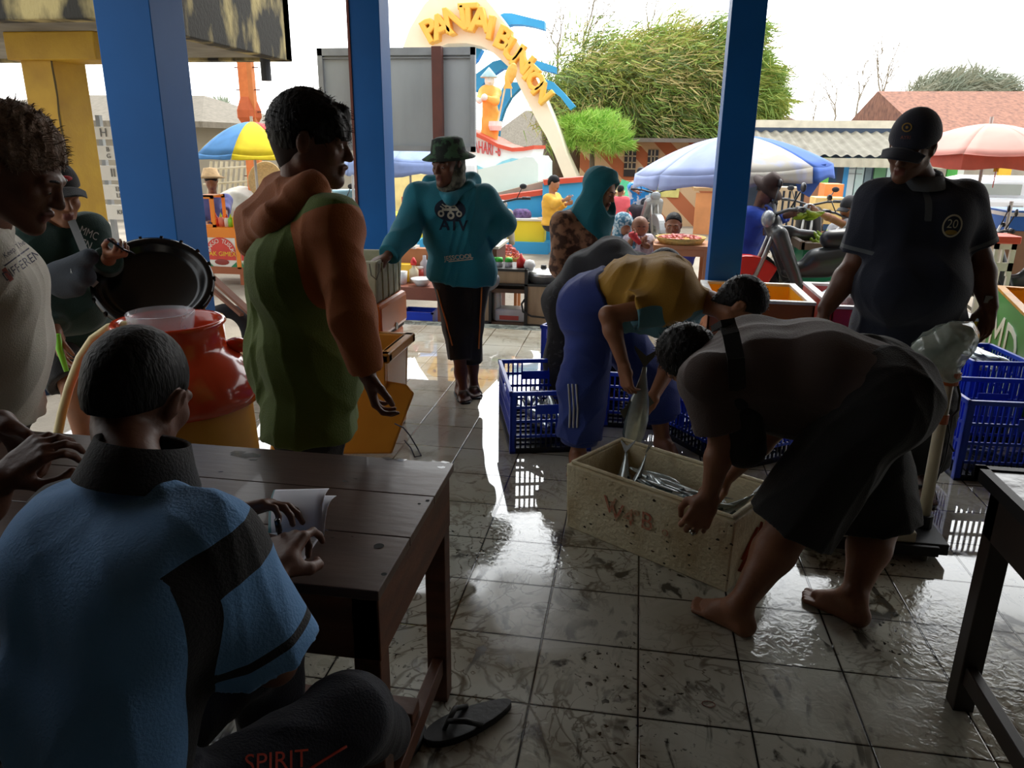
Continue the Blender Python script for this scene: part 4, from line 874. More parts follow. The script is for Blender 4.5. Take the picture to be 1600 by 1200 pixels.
# ---- man bending over the white fish box, brown shirt and black shorts
def bending_brown():
    s = 1.04; P = at(1352, 612, 2.48); N = at(1112, 562, 2.62)
    J = dict(P=P, N=N, W=at(1275, 590, 2.52)+A(0, 0, .03), C=at(1180, 583, 2.57)+A(0, 0, .03), H=at(1078, 560, 2.7), ls=nrm(A(.06, -1, -.1)), lp=nrm(A(.1, -1, 0)), face=A(-.52, .5, -.72), up=A(-.75, -.1, .62),
             S=[at(1106, 590, 2.42), at(1128, 562, 2.78)],
             arms=[armspec(at(1128, 690, 2.42), at(1108, 778, 2.39), A(-.35, -.2, -.8), A(.1, 1, -.1), side=-1, curl=.75, spread=.14, thumb=(.6, .5), hs=1.08),
                   armspec(at(1208, 672, 2.72), at(1140, 742, 2.68), A(-.8, .0, -.5), A(0, 0, -1), side=1, curl=.5)],
             legs=[dict(K=at(1232, 826, 2.36), A=A(.40, 2.21, .085), T=A(.195, 2.37, 0)), dict(K=at(1368, 822, 2.5), A=A(.78, 2.33, .085), T=A(.585, 2.5, 0))])
    t, J, R, hs, body = person('barefoot man bending over the white box, dark brown T-shirt and black shorts', J, s, .0042, SK_M, fat=1.12, legfat=1.16, armfat=1.05)
    br = cloth('dark_brown_jersey', (72, 58, 54), vscale=3)
    hemp, hn = at(1400, 600, 2.46), nrm(A(1, .0, .42)); dn = A(0, 0, -1)
    ex = [cone(at(1145, 600, 2.56), at(1260, 630, 2.52), .12, .12, .08), cone(at(1230, 610, 2.52), at(1300, 600, 2.5), .125, .13, .08), cone(at(1100, 600, 2.5), at(1130, 640, 2.5), .09, .08, .06)]
    shirt(t, J, s, br, .005, off=.018, hem=.03, sleeves=(.78, .7), loose=.03, seed=31, amp=.006, extra=ex, fat=1.14, fscale=.9, axis=(1, 0, .2))
    def pw(q): return 0
    trousers(t, J, s, cloth('black_shorts_cloth', (16, 17, 20)), .005, off=.022, loose=.045, seed=32, ends=(.98, .98), fat=1.18, legfat=1.2, amp=.006, extra=[ball(P+A(.06, -.08, .02), .14, .05), ball(P+A(.06, .09, .02), .14, .05), ball(J['H0'][0]+A(.02, -.03, -.02), .13, .05)])
    hair(t, J, R, hs, off=.009, amp=.004, front=.04, back=-.08, strands=1000, seed=11, slen=.02, vox=.0045)
    # cross-body strap on the shoulder and black bag hanging below
    b = thing('sling_bag', 'black sling bag hanging under the chest of the man in brown', 'bag', at(1160, 650, 2.42)); bk = cloth('black_nylon', (20, 20, 22))
    blob('bag_body', [cone(at(1156, 640, 2.42), at(1160, 705, 2.42), .05, .06, .04), cone(at(1175, 650, 2.4), at(1178, 700, 2.42), .035, .04, .04)], .006, bk, b, fold=folds(4, .004))
    mb = MB(); pts = [at(1136, 506, 2.45), at(1142, 522, 2.40), at(1150, 560, 2.355), at(1152, 600, 2.345), at(1156, 640, 2.37)]
    for a, c in zip(pts, pts[1:]): mb.beam(a, c, .052, .006, up=A(0, -1, .2))
    mb.beam(at(1122, 512, 2.5), at(1138, 503, 2.44), .05, .02, up=A(0, -.3, 1)); obj('strap', mb, bk, b, world=True)
    mb = MB(); q = J['arms'][0]['W']+nrm(J['arms'][0]['d'])*.115*s; mb.lathe([(.011, -.004), (.013, 0), (.011, .004)], q+A(.0, 0, -.01), 16, roty(.3)); mb.ball(q+A(-.0, -.014, -.01), .007, 8); obj('ring', mb, M('silver', (160, 160, 150), .2, metal=1), t, world=True, smooth=True, label='silver ring with a dark stone')
bending_brown()

# ---- man in mustard shirt and rolled blue track trousers
def bending_mustard():
    s = 1.0; P = at(928, 478, 3.55)
    J = dict(P=P, N=at(1100, 470, 3.42), W=at(985, 448, 3.52), C=at(1040, 448, 3.47), H=at(1158, 478, 3.32), ls=nrm(A(.05, -1, -.05)), lp=nrm(A(.05, -1, 0)), face=A(.62, -.2, -.75), up=A(.75, 0, .6),
             S=[at(1048, 478, 3.3), at(1070, 480, 3.62)],
             arms=[armspec(at(950, 492, 3.22), at(975, 572, 3.18), A(.2, .0, -1), A(.6, .5, 0), side=-1, curl=.55, thumb=(.6, .7)), armspec(at(1052, 560, 3.5), at(1020, 622, 3.3), A(-.5, -.3, -.55), A(-.2, -.8, .3), side=1, curl=.45)],
             legs=[dict(K=at(912, 602, 3.46), A=at(903, 712, 3.46), T=at(903, 712, 3.46)*A(1, 1, 0)+A(.0, -.17, 0)), dict(K=at(1022, 600, 3.72), A=at(1036, 692, 3.72), T=at(1055, 715, 3.6)*A(1, 1, 0))])
    t, J, R, hs, body = person('man in mustard T-shirt and rolled blue track trousers bending with a fish in his hands', J, s, .005, SK_M)
    mu = cloth('mustard_jersey', (150, 112, 28), vscale=3); tl = cloth('print_teal_cloth', (70, 124, 140), rgb2=(150, 170, 170), vscale=14, thr=(.5, .56)); ax = nrm(J['N']-J['P'])
    def mask(q):
        h = (q-P)@ax; return AND(J['C'][2]-.055+.02*np.sin(h*22)-q[:, 2], np.linalg.norm(q-J['arms'][0]['E'], axis=1)-.13, np.linalg.norm(q-J['S'][0], axis=1)-.1, h-.05)
    ex = [cone(at(960, 490, 3.5), at(1035, 505, 3.46), .075, .06, .08), cone(at(1035, 500, 3.46), at(1065, 500, 3.45), .06, .06, .08)]
    shirt(t, J, s, two_tone('mustard_teal_jersey', (158, 118, 30), (74, 122, 136)), .0055, off=.018, hem=-.02, sleeves=(.6, .6), loose=.03, seed=41, amp=.007, mask=mask, extra=ex, axis=(.2, 0, 1), fscale=1.1)
    bl = cloth('royal_blue_track', (32, 54, 128), vscale=2); Kq = J['legs'][0]['K']
    ex = [ball(P+A(-.05, -.07, 0), .12, .05), ball(P+A(-.05, .07, 0), .12, .05), cone(P+A(-.0, 0, .02), J['W']+A(-.03, 0, -.05), .12, .1, .05)]
    tr = trousers(t, J, s, bl, .0055, off=.03, loose=.035, seed=42, ends=(1.72, 1.5), extra=ex, amp=.009, fat=1.1)
    T_ = bvh_of(tr)
    mbs = MB()
    for dx in (-6, 0, 6):
        ps = []
        for k in range(12):
            x_, y_ = 896+dx+k*.1-abs(k-6)*.3, 600+k*6.2; d = ray(x_, y_); h = T_.ray_cast(Vector(CAM), Vector(d), 8)
            if h[0] is not None: ps.append(np.array(h[0])-nrm(d)*.002)
        if len(ps) > 2: mb = MB(); mb.tube(ps, .0045, 5); obj('side_stripe', mb, M('stripe_white', (180, 184, 190), .7), t, world=True, smooth=True, label='white side stripe')
    for q, (f, l) in enumerate(zip((.72, .5), J['legs'])):
        K, An = np.asarray(l['K'], float), np.asarray(l['A'], float); e = K+(An-K)*f; Q = hframe(A(0, 1, 0), An-K); mb = MB()
        mb.lathe([(.072, -.03), (.09, -.02), (.095, .0), (.09, .025), (.07, .03)], e, 24, np.array([Q[:, 0], Q[:, 1], Q[:, 2]]).T); obj('rolled_cuff', mb, bl, t, world=True, smooth=True)
    hair(t, J, R, hs, off=.007, amp=.003, front=.05, back=-.09, strands=500, seed=12, slen=.012, vox=.005)
bending_mustard()

# ---- man in black shirt bending behind them
def bending_black():
    s = 1.0; P = at(890, 470, 4.35)
    J = dict(P=P, N=at(1000, 410, 4.3), W=at(915, 430, 4.35), C=at(955, 410, 4.33), H=at(1035, 425, 4.28), ls=nrm(A(.05, -1, 0)), face=A(.6, 0, -.8), up=A(.75, 0, .6), S=[at(975, 420, 4.15), at(975, 420, 4.5)],
             arms=[armspec(at(975, 490, 4.1), at(1000, 550, 4.1), A(0, 0, -1), A(1, 0, 0)), None], legs=[dict(K=at(880, 560, 4.25), A=at(868, 640, 4.3), T=at(890, 650, 4.25)*A(1, 1, 0)), dict(K=at(950, 560, 4.5), A=at(945, 640, 4.5), T=at(960, 645, 4.45)*A(1, 1, 0))])
    t, J, R, hs, body = person('man in black T-shirt bending down behind the man in mustard', J, s, .008, SK_D)
    shirt(t, J, s, cloth('charcoal_jersey', (40, 42, 48)), .007, off=.018, hem=.0, sleeves=(.6, .6), loose=.03, seed=51, amp=.006)
    trousers(t, J, s, cloth('black_speckled_trousers', (24, 24, 26), rgb2=(60, 60, 64), vscale=40, thr=(.6, .68)), .008, off=.02, loose=.04, ends=(1.5, 1.5), seed=52, extra=[ball(P+A(-.03, 0, -.02), .13, .05)], fat=1.1)
    hair(t, J, R, hs, off=.007, amp=.003, vox=.008)
bending_black()

# ---- woman in teal headscarf
def woman():
    s = .93; Y = 4.95; z0 = A(0, 0, 0)
    J = dict(P=at(908, 455, Y+.05), N=at(915, 335, Y), H=at(940, 296, Y-.08), C=at(908, 370, Y), ls=nrm(A(.55, -.83, 0)), face=A(.82, -.42, -.35), up=A(.2, 0, 1),
             S=[at(882, 352, Y-.12), at(935, 352, Y+.1)], arms=[armspec(at(880, 415, Y-.15), at(910, 445, Y-.22), A(1, 0, 0), A(0, 0, 1)), armspec(at(945, 415, Y+.05), at(955, 440, Y-.1), A(.8, -.3, 0), A(0, 0, 1))],
             legs=[dict(K=at(900, 530, Y), A=at(900, 590, Y+.0), T=at(915, 600, Y-.1)*A(1, 1, 0)), dict(K=at(925, 530, Y+.15), A=at(925, 585, Y+.15), T=at(945, 590, Y+.1)*A(1, 1, 0))])
    t, J, R, hs, body = person('woman in teal headscarf and brown batik tunic looking down', J, s, .006, SK_L)
    bat = cloth('brown_batik', (176, 128, 98), rgb2=(84, 54, 40), vscale=20, thr=(.44, .56))
    dn = A(0, 0, -1); hem = at(905, 500, Y); ex = [cone(J['P'], at(905, 520, Y), .15, .17, .06, (hem, dn))]
    shirt(t, J, s, bat, .0065, off=.03, hem=.02, hemn=dn, sleeves=(1.8, 1.8), loose=.03, seed=61, amp=.007, extra=ex, k=.06)
    blob('skirt', [cone(at(905, 480, Y+.03), at(906, 590, Y+.03), .15, .17, .04, (at(906, 588, Y), dn))], .009, cloth('brown_skirt', (90, 70, 60)), t, fold=folds(63, .01, axis=(0, 0, 1)))
    H = J['H']; T = lambda *p: H+R@(A(*p)*hs); tq = cloth('teal_headscarf', (18, 112, 126), vscale=2)
    sc = [ell(T(0, -.03, .03), A(.098, .118, .108), R, .03), cone(T(0, .03, .07), T(0, .06, .062), .07, .04, .03), cone(T(-.02, -.01, -.06), T(0, -.02, -.13), .08, .1, .04), cone(T(.02, -.01, -.06), T(0, .02, -.17), .076, .088, .04),
          cone(H+A(-.02, .0, -.14), at(893, 352, Y-.05), .1, .09, .07), cone(H+A(-.02, .0, -.14), at(930, 360, Y-.05), .1, .08, .06), cone(at(935, 345, Y-.1), at(948, 395, Y-.12), .07, .03, .04), cone(at(893, 345, Y-.02), at(878, 336, Y-.05), .08, .03, .05),
          cone(at(925, 350, Y-.14), at(950, 400, Y-.16), .06, .03, .04), sub(ell(T(0, .135, -.02), A(.078, .11, .1), R, .012))]
    blob('headscarf', sc, .0055, tq, t, fold=folds(64, .006, 1.0, axis=(.3, 0, 1)), label='teal headscarf draped over head and shoulders')
    eyes(t, J, R, hs)
woman()
# ------------------------------------------------------------ fish
FB = M('fish_back', (44, 58, 66), .22, vscale=30, rgb2=(70, 84, 86), thr=(.4, .6), metal=.3, stretch=(1, 6, 1)); FS = M('fish_belly', (176, 184, 184), .18, vscale=14, metal=.45, rgb2=(140, 150, 150)); FF = M('fish_fin', (64, 66, 60), .4)
def fish_mb(L=.26, bend=.0, seed=0):
    prof = [(0, .012, .006), (.04, .05, .03), (.12, .1, .055), (.25, .14, .075), (.42, .148, .078), (.6, .12, .06), (.76, .07, .035), (.88, .034, .016), (.95, .026, .01)]
    n = 12; vs = []; mb = MB()
    for u, h, w_ in prof:
        for j in range(n):
            a = 2*math.pi*j/n; vs.append(((u-.5)*L, math.sin(a)*w_*L*.9+bend*L*(u-.4)**2, math.cos(a)*h*L*.85))
    fs = [(i*n+j, i*n+(j+1) % n, (i+1)*n+(j+1) % n, (i+1)*n+j) for i in range(len(prof)-1) for j in range(n)]
    mb.add(vs, fs+[tuple(range(n))[::-1], tuple(range((len(prof)-1)*n, len(prof)*n))])
    mb.m = [(0 if sum(vs[i][2] for i in f)/len(f) > .022*L/.26 else 1) for f in fs]+[0, 0]; return mb
def fish_parts(t, L, bend):
    e = bend*L*.36; mb = MB(); mb.add([(.44*L, e-.002, 0), (.44*L, e+.002, 0), (.62*L, e, .13*L), (.66*L, e, .14*L), (.56*L, e, 0), (.62*L, e, -.13*L), (.66*L, e, -.14*L)], [(0, 2, 3, 4), (0, 4, 6, 5), (1, 4, 3, 2), (1, 5, 6, 4)])
    obj('tail_fin', mb, FF, t); mb = MB(); mb.prism([(-.12, .11), (-.02, .19), (.05, .13), (.15, .1), (.0, .1)], (0, -.001, 0), (L, 0, 0), (0, 0, L), .002); mb.prism([(.05, -.1), (.1, -.15), (.18, -.07)], (0, -.001, 0), (L, 0, 0), (0, 0, L), .002); obj('fins', mb, FF, t)
    for q in (-1, 1):
        mb = MB(); mb.mi = 0; mb.ball((-.40*L, q*.043*L, .02*L), (.02*L, .009*L, .02*L), 10); mb.mi = 1; mb.ball((-.40*L, q*.049*L, .02*L), (.01*L, .006*L, .01*L), 8); obj('eye', mb, [M('fish_eye', (190, 180, 130), .2), EYE_D], t, smooth=True)
def fish(label, loc, R, L=.27, bend=.2, group=None):
    t = thing('fish', label, 'fish', loc, group=group); t.rotation_euler = Matrix(R.tolist()).to_euler()
    obj('fish_body', fish_mb(L, bend), [FB, FS], t, smooth=True); fish_parts(t, L, bend); return t
simple_fish = mkmesh('fish', *(lambda m: (m.v, m.f, [FB, FS], m.m, True))(fish_mb(.24, .25)))
def pile(n, c, R, half, z0, z1, label, group, seed):
    rs = random.Random(seed)
    for k in range(n):
        o = bpy.data.objects.new('fish', simple_fish); COL.objects.link(o); p = A(rs.uniform(-half[0], half[0]), rs.uniform(-half[1], half[1]), z0+(z1-z0)*(k+.5)/n)
        o.location = c+R@p; Q = R@rotz(rs.choice([0, math.pi])+rs.gauss(0, .25))@rotx(rs.gauss(1.2, .4))@roty(rs.gauss(0, .12)); o.rotation_euler = Matrix(Q.tolist()).to_euler()
        tag(o, label, 'fish', group)
# ------------------------------------------------------------ blue plastic crates
BLP = M('blue_crate_plastic', (36, 80, 226), .35, vscale=3, rgb2=(28, 62, 196), thr=(.3, .7)); GRM = M('grimy_crate_foot', (16, 20, 34), .5, vscale=20, rgb2=(26, 36, 80), thr=(.5, .62))
def crate(label, c, rz, L=.6, W=.4, H=.32, z=0.0, floorz=.02, pitch=.026, group='blue plastic fish crates', rows=(.0, .3, .56, .8, 1.0), small=False):
    t = thing('plastic_crate', label, 'crate', (c[0], c[1], z), rz, group); hl, hw = L/2, W/2; th = .012
    mb = MB(); mb.bb((-hl, -hw, 0), (hl, hw, .012)); mb.mi = 0
    for i in range(int(L/.06)): mb.bb((-hl+.03+i*.06, -hw, .012), (-hl+.04+i*.06, hw, .02))
    obj('crate_floor', mb, GRM, t)
    mb = MB(); r = .022
    mb.bb((-hl-.006, -hw-.006, H-r), (hl+.006, -hw+.014, H)); mb.bb((-hl-.006, hw-.014, H-r), (hl+.006, hw+.006, H)); mb.bb((-hl-.006, -hw-.006, H-r), (-hl+.014, hw+.006, H)); mb.bb((hl-.014, -hw-.006, H-r), (hl+.006, hw+.006, H))
    obj('rim', mb, BLP, t, bevel=.002)
    for sx in (-1, 1):
        for sy in (-1, 1):
            mb = MB(); mb.bb((sx*hl-(.03 if sx > 0 else 0), sy*hw-(th if sy > 0 else 0), 0), (sx*hl+(.03 if sx < 0 else 0), sy*hw+(th if sy < 0 else 0), H-r)); mb.bb((sx*hl-(th if sx > 0 else 0), sy*hw-(.03 if sy > 0 else 0), 0), (sx*hl+(th if sx < 0 else 0), sy*hw+(.03 if sy < 0 else 0), H-r)); obj('corner_post', mb, BLP, t)
    for side, (ln, ax) in enumerate(((L, 0), (L, 0), (W, 1), (W, 1))):
        s_ = -1 if side % 2 == 0 else 1; mb = MB(); hb = MB()
        def put(u0, u1, z0, z1, m=mb, dd=0):
            if ax == 0: m.bb((u0, s_*hw-(th*.7 if s_ > 0 else 0)+dd*s_, z0), (u1, s_*hw+(th*.7 if s_ < 0 else 0)+dd*s_, z1))
            else: m.bb((s_*hl-(th*.7 if s_ > 0 else 0)+dd*s_, u0, z0), (s_*hl+(th*.7 if s_ < 0 else 0)+dd*s_, u1, z1))
        h2 = ln/2-.028
        for q in rows[1:-1]: mb.mi = 0; put(-h2, h2, (H-r)*q-.007, (H-r)*q+.007)
        mb.mi = 1; put(-h2, h2, 0, .03); mb.mi = 0
        n = int(2*h2/pitch); hz = .055 if not small else .0
        for i in range(n+1):
            u = -h2+2*h2*i/n
            if abs(u) < hz*1.3: mb.mi = 1; put(u-.0045, u+.0045, .03, .1); mb.mi = 0; put(u-.0045, u+.0045, .1, (H-r)*.72); continue
            mb.mi = 1; put(u-.0045, u+.0045, .03, .1); mb.mi = 0; put(u-.0045, u+.0045, .1, H-r)
        obj('slatted_side', mb, [BLP, GRM], t)
        if hz: 
            put(-hz*1.35, hz*1.35, (H-r)*.68, (H-r)*.84, hb, .001); obj('hand_grip', hb, BLP, t, bevel=.002)
    return t
def place_on(c, rz, p): return A(c[0], c[1], 0)+rotz(rz)@A(*p)
rz1 = math.radians(15.5)+math.pi/2
def crate_at(corner, ang, W, D, **k):     # near-left corner, direction of the front edge, front width, depth
    c = A(corner[0], corner[1], 0)+rotz(ang)@A(W/2, D/2, 0)
    if W >= D: return c, ang, crate(k.pop('label'), c, ang, L=W, W=D, **k)
    return c, ang+math.pi/2, crate(k.pop('label'), c, ang+math.pi/2, L=D, W=W, **k)
cs = []
cs.append(crate_at((-.565, 3.52), math.radians(15.5), .42, .6, H=.33, label='blue crate standing nearest the puddle, left of the blue track trousers'))
cs.append(crate_at((-.12, 4.0), .03, .44, .58, H=.32, label='blue crate of fish between the legs of the man in mustard'))
cs.append(crate_at((.17, 3.98), -.95, .6, .4, H=.32, label='blue crate of fish turned askew behind the man in brown'))
cs.append(crate_at((-.55, 4.62), -.35, .42, .6, H=.42, label='blue crate farthest back, below the man in black'))
cs.append(crate_at((1.56, 3.6), .06, .62, .4, H=.4, label='large blue crate on the right, beside the pole of the scale', rows=(0, .25, .5, .75, 1)))
cs.append(crate_at((1.78, 4.14), .12, .3, .4, H=.45, label='blue crate heaped with fish below the hand with the watch', small=True))
for k, (n, z1) in enumerate(((26, .17), (24, .23), (24, .2), (10, .3), (10, .1), (14, .44))):
    c, a, t = cs[k]; L_, W_ = (.15, .085) if k != 5 else (.07, .05)
    pile(n, A(c[0], c[1], 0), rotz(a), (L_, W_), .05 if k != 5 else .38, z1, ['silver fish lying in the nearest blue crate', 'silver fish in the crate behind the man in mustard', 'silver fish in the askew blue crate', 'silver fish in the farthest blue crate', 'silver fish at the bottom of the large right crate', 'silver fish heaped in the crate near the wristwatch'][k], ['fish in the nearest crate', 'fish in the middle crate', 'fish in the askew crate', 'fish in the farthest crate', 'fish in the large right crate', 'fish in the heaped crate'][k], 20+k)
# ------------------------------------------------------------ white polystyrene fish box
A0, A1 = A(-.22, 2.805, 0), A(.392, 2.41, 0); ex = nrm(A1-A0); ey = A(-ex[1], ex[0], 0); BL, BW, BH, TW = np.linalg.norm(A1-A0), .385, .295, .028
sb = thing('styrofoam_box', 'dirty white polystyrene box holding fish in the middle of the wet floor', 'box', (A0+A1)/2+ey*BW/2)
stm = M('dirty_styrofoam', (214, 204, 172), .7, vscale=5, rgb2=(170, 146, 104), thr=(.42, .75), bump=.35, bscale=60)
def P4(u, v, z): return A0+ex*u*BL+ey*v*BW+A(0, 0, z)
def ringbox(mb, z0, z1, o0, i0, o1=None, i1=None):
    o1 = o0 if o1 is None else o1; i1 = i0 if i1 is None else i1; vs = []
    for z, o, i in ((z0, o0, i0), (z1, o1, i1)):
        for off in (o, i):
            for (u, v) in ((0, 0), (1, 0), (1, 1), (0, 1)):
                du, dv = (1 if u == 0 else -1), (1 if v == 0 else -1); vs.append(A0+ex*(u*BL+du*off)+ey*(v*BW+dv*off)+A(0, 0, z))
    fs = []
    for k in range(4):
        j = (k+1) % 4; fs += [(k, j, 8+j, 8+k), (4+j, 4+k, 12+k, 12+j), (8+k, 8+j, 12+j, 12+k), (j, k, 4+k, 4+j)]
    mb.add(vs, fs)
mb = MB(); ringbox(mb, 0, BH-.014, .008, TW+.012, .0, TW); ringbox(mb, BH-.014, BH, .012, TW, .012, TW); o = obj('box_wall', mb, stm, sb, world=True, bevel=.006)
mb = MB(); mb.add([P4(u, v, z) for z in (.0, .03) for u, v in ((.02, .03), (.98, .03), (.98, .97), (.02, .97))], [(3, 2, 1, 0), (4, 5, 6, 7), (0, 1, 5, 4), (1, 2, 6, 5), (2, 3, 7, 6), (3, 0, 4, 7)]); obj('box_floor', mb, stm, sb, world=True)
redp = M('red_marker', (176, 84, 60), .8, vscale=60)
mb = MB()
for s_, u, z, sz in (('V', .30, .17, .1), ('V', .345, .15, .11), ('4', .42, .15, .1), ('o', .465, .185, .05), ('B', .53, .16, .1), ('o', .64, .15, .055)):
    mb = MB(); text_on(mb, s_, P4(u, 0, z)+ey*-.0012, ex, A(0, 0, 1), sz, .0006); obj('red_marking', mb, M('faded_red_marker', (176, 104, 80), .8, vscale=60, rgb2=(186, 160, 128), thr=(.42, .6)), sb, world=True, label='faded red hand-written mark')
mb = MB(); nx = ex; o0 = P4(1, .25, .1)+ex*.0008
for (v0, z0_, v1, z1_) in ((.2, .06, .55, .16), (.24, .1, .5, .19), (.55, .12, .58, .2)): mb = MB(); mb.beam(P4(1, v0, z0_)+ex*.001, P4(1, v1, z1_)+ex*.001, .0016, .012, up=ex); obj('red_marking', mb, redp, sb, world=True)
dk = M('box_grime', (52, 44, 30), .9, vscale=30); rs = random.Random(8); mb = MB()
for _ in range(46):
    u, z = rs.random(), rs.uniform(.02, BH-.02); q = P4(u, 0, z)-ey*.0012; r = rs.uniform(.002, .007); k = 7
    mb.add([q+ex*r*rs.uniform(.4, 1.6)*math.cos(6.283*i/k)+A(0, 0, r*rs.uniform(.3, 1)*math.sin(6.283*i/k)) for i in range(k)], [tuple(range(k))])
for _ in range(30):
    u, z = rs.uniform(.06, .94), rs.uniform(.12, BH-.03); q = P4(u, 1, z)-ey*(TW+.001); r = rs.uniform(.003, .012); k = 7
    mb.add([q+ex*r*rs.uniform(.4, 1.6)*math.cos(6.283*i/k)+A(0, 0, r*rs.uniform(.3, 1)*math.sin(6.283*i/k)) for i in range(k)], [tuple(range(k))])
tag(obj('grime_spots', mb, dk, sb, world=True), kind='stuff')
FR = np.array([ex, ey, A(0, 0, 1)]).T
pile(40, (P4(.5, .5, 0)), FR, (.19, .05), .12, .225, 'silver fish lying low in the white box', 'fish lying in the white box', 77)
for u, v, z, a, b, r_, lab in ((.2, .5, .18, 1.9, -.9, 1.2, 'fish standing tail-up near the left end of the white box'), (.27, .55, .19, 1.2, -1.0, 1.0, 'fish with raised forked tail leaning on the far wall of the white box'), (.42, .6, .2, -.3, -.15, 1.3, 'fish with dark tail touching the far wall of the white box'), (.57, .6, .215, .05, .05, 1.4, 'pale silver fish lying along the middle of the white box'),
                          (.47, .45, .21, -.55, .1, 1.3, 'bluish fish beside the hand on the rim of the white box'), (.34, .5, .2, -.8, -.2, 1.2, 'silver fish lying crosswise in the white box'), (.84, .5, .2, .9, -.5, 1.3, 'fish at the right end of the white box with its belly showing'), (.78, .5, .2, .5, -.4, 1.2, 'fish in the far right corner of the white box')):
    fish(lab, P4(u, v, z), FR@rotz(a)@roty(b)@rotx(r_), .27, .25)
hf = at(997, 642, 3.2); fish('large fish held upside down in the hands of the man in mustard', hf, hframe(A(.05, 1, 0), A(0, .2, 1))@roty(-1.45)@rotx(.35), .44, .15)
# ------------------------------------------------------------ coolers on the left, by the mid pillar
ork = M('orange_cooler', (226, 112, 22), .35, vscale=3); yok = M('amber_bin', (212, 142, 42), .4, vscale=3, rgb2=(190, 120, 30)); wst = M('weathered_white', (206, 204, 180), .6, vscale=5, rgb2=(168, 164, 134), bump=.15)
ca = -.0
oc = thing('cool_box', 'orange cool box under the weathered white one, by the blue pillar', 'cool box', (-1.62, 4.15, 0), 0)
def open_box(par, name, x0, x1, y0, y1, z0, z1, th, mat, flare=.0, rimw=.0, rimh=.03, bev=.01, cx=None):
    mb = MB()
    for (a, b) in (((x0, y0, z0), (x1, y0+th, z1)), ((x0, y1-th, z0), (x1, y1, z1)), ((x0, y0+th, z0), (x0+th, y1-th, z1)), ((x1-th, y0+th, z0), (x1, y1-th, z1)), ((x0, y0, z0), (x1, y1, z0+.02))): mb.bb(a, b)
    if flare: mb.v = [(q[0]+(1 if q[0] > (x0+x1)/2 else -1)*flare*(q[2]-z0)/(z1-z0), q[1]+(1 if q[1] > (y0+y1)/2 else -1)*flare*(q[2]-z0)/(z1-z0), q[2]) for q in mb.v]
    o = obj(name, mb, mat, par, world=True, bevel=bev)
    if rimw:
        mb = MB(); f = flare+rimw
        for (a, b) in (((x0-f, y0-f, z1-rimh), (x1+f, y0-flare+th, z1)), ((x0-f, y1+flare-th, z1-rimh), (x1+f, y1+f, z1)), ((x0-f, y0-f, z1-rimh), (x0-flare+th, y1+f, z1)), ((x1+flare-th, y0-f, z1-rimh), (x1+f, y1+f, z1))): mb.bb(a, b)
        return mb
    return o
Rc = (-1.86, -1.38, 3.95, 4.42)
mb = MB(); mb.bb((Rc[0], Rc[2], 0.0), (Rc[1], Rc[3], .43)); obj('tub', mb, ork, oc, world=True, bevel=.02)
mb = MB(); mb.bb((Rc[0]-.02, Rc[2]-.02, .45), (Rc[1]+.02, Rc[3]+.02, .645)); obj('lid', mb, ork, oc, world=True, bevel=.025)
mb = MB(); mb.cyl((Rc[1]+.02, 4.2, .47), (Rc[1]+.026, 4.2, .47), .022, n=20); obj('round_sticker', mb, M('pale_sticker', (190, 190, 180), .5), oc, world=True)
mb = MB(); mb.bb((Rc[0], Rc[2], .43), (Rc[1], Rc[3], .45)); obj('gasket', mb, M('seam_dark', (60, 34, 20), .8), oc, world=True)
wb = thing('cool_box', 'weathered white ribbed open box on top of the orange cool box', 'cool box', (-1.62, 4.15, .645))
open_box(wb, 'tub', -1.80, -1.39, 3.96, 4.4, .645, .885, .022, wst, flare=.015, bev=.008)
for k in range(4): obj('rib', MB().bb((-1.376, 4.02+.1*k, .66), (-1.366, 4.03+.1*k, .87)), wst, wb, world=True)
mb = MB(); pts = [at(577, 412, 3.93), at(580, 430, 3.92), at(588, 437, 3.93), at(592, 425, 3.95), at(592, 412, 3.96)]; mb.tube(pts, .004, 6); obj('rope_handle', mb, M('grey_rope', (120, 116, 104), .8), wb, world=True, smooth=True)
yb = thing('fish_bin', 'amber open bin with a thick rim in front of the orange cool box', 'bin', (-1.42, 3.72, 0), 0)
mb = open_box(yb, 'tub', -1.6, -1.22, 3.53, 3.9, 0, .5, .03, yok, flare=.02, rimw=.03, rimh=.05, bev=.008); obj('rim', mb, yok, yb, world=True, bevel=.01)
mb = MB()
for i in range(7): mb.box((-1.46+.034*i, 3.512, .31), (.02, .012, .03), roty(.5))
mb.bb((-1.49, 3.515, .285), (-1.22, 3.522, .29)); mb.bb((-1.49, 3.515, .33), (-1.22, 3.522, .335)); obj('moulded_pattern', mb, yok, yb, world=True)
fish('dark fish lying in the amber bin', A(-1.42, 3.72, .42), rotz(.4)@rotx(1.2), .26)
obj('fish_water', MB().bb((-1.57, 3.56, .36), (-1.25, 3.87, .385)), M('murky_water', (50, 40, 30), .1), yb, world=True)
lid = thing('bin_cover', 'amber bin lid leaning against the bin, cord tied to its edge', 'lid', (-1.3, 3.4, 0))
c3 = [g(410, 700, .0), g(612, 709, .0), at(645, 612, 3.46), at(632, 597, 3.46), at(415, 585, 3.44)]; c3[0] = A(-1.75, 3.28, .0); c3[4] = A(-1.72, 3.46, .42)
nn = nrm(np.cross(c3[1]-c3[0], c3[4]-c3[0])); mb = MB(); pl = [q-nn*((q-c3[0])@nn) for q in c3]; mb.add(pl+[q-nn*.03 for q in pl], [(0, 1, 2, 3, 4), (9, 8, 7, 6, 5)]+[(i, (i+1) % 5, 5+(i+1) % 5, 5+i) for i in range(5)]); obj('lid_panel', mb, yok, lid, world=True, bevel=.01)
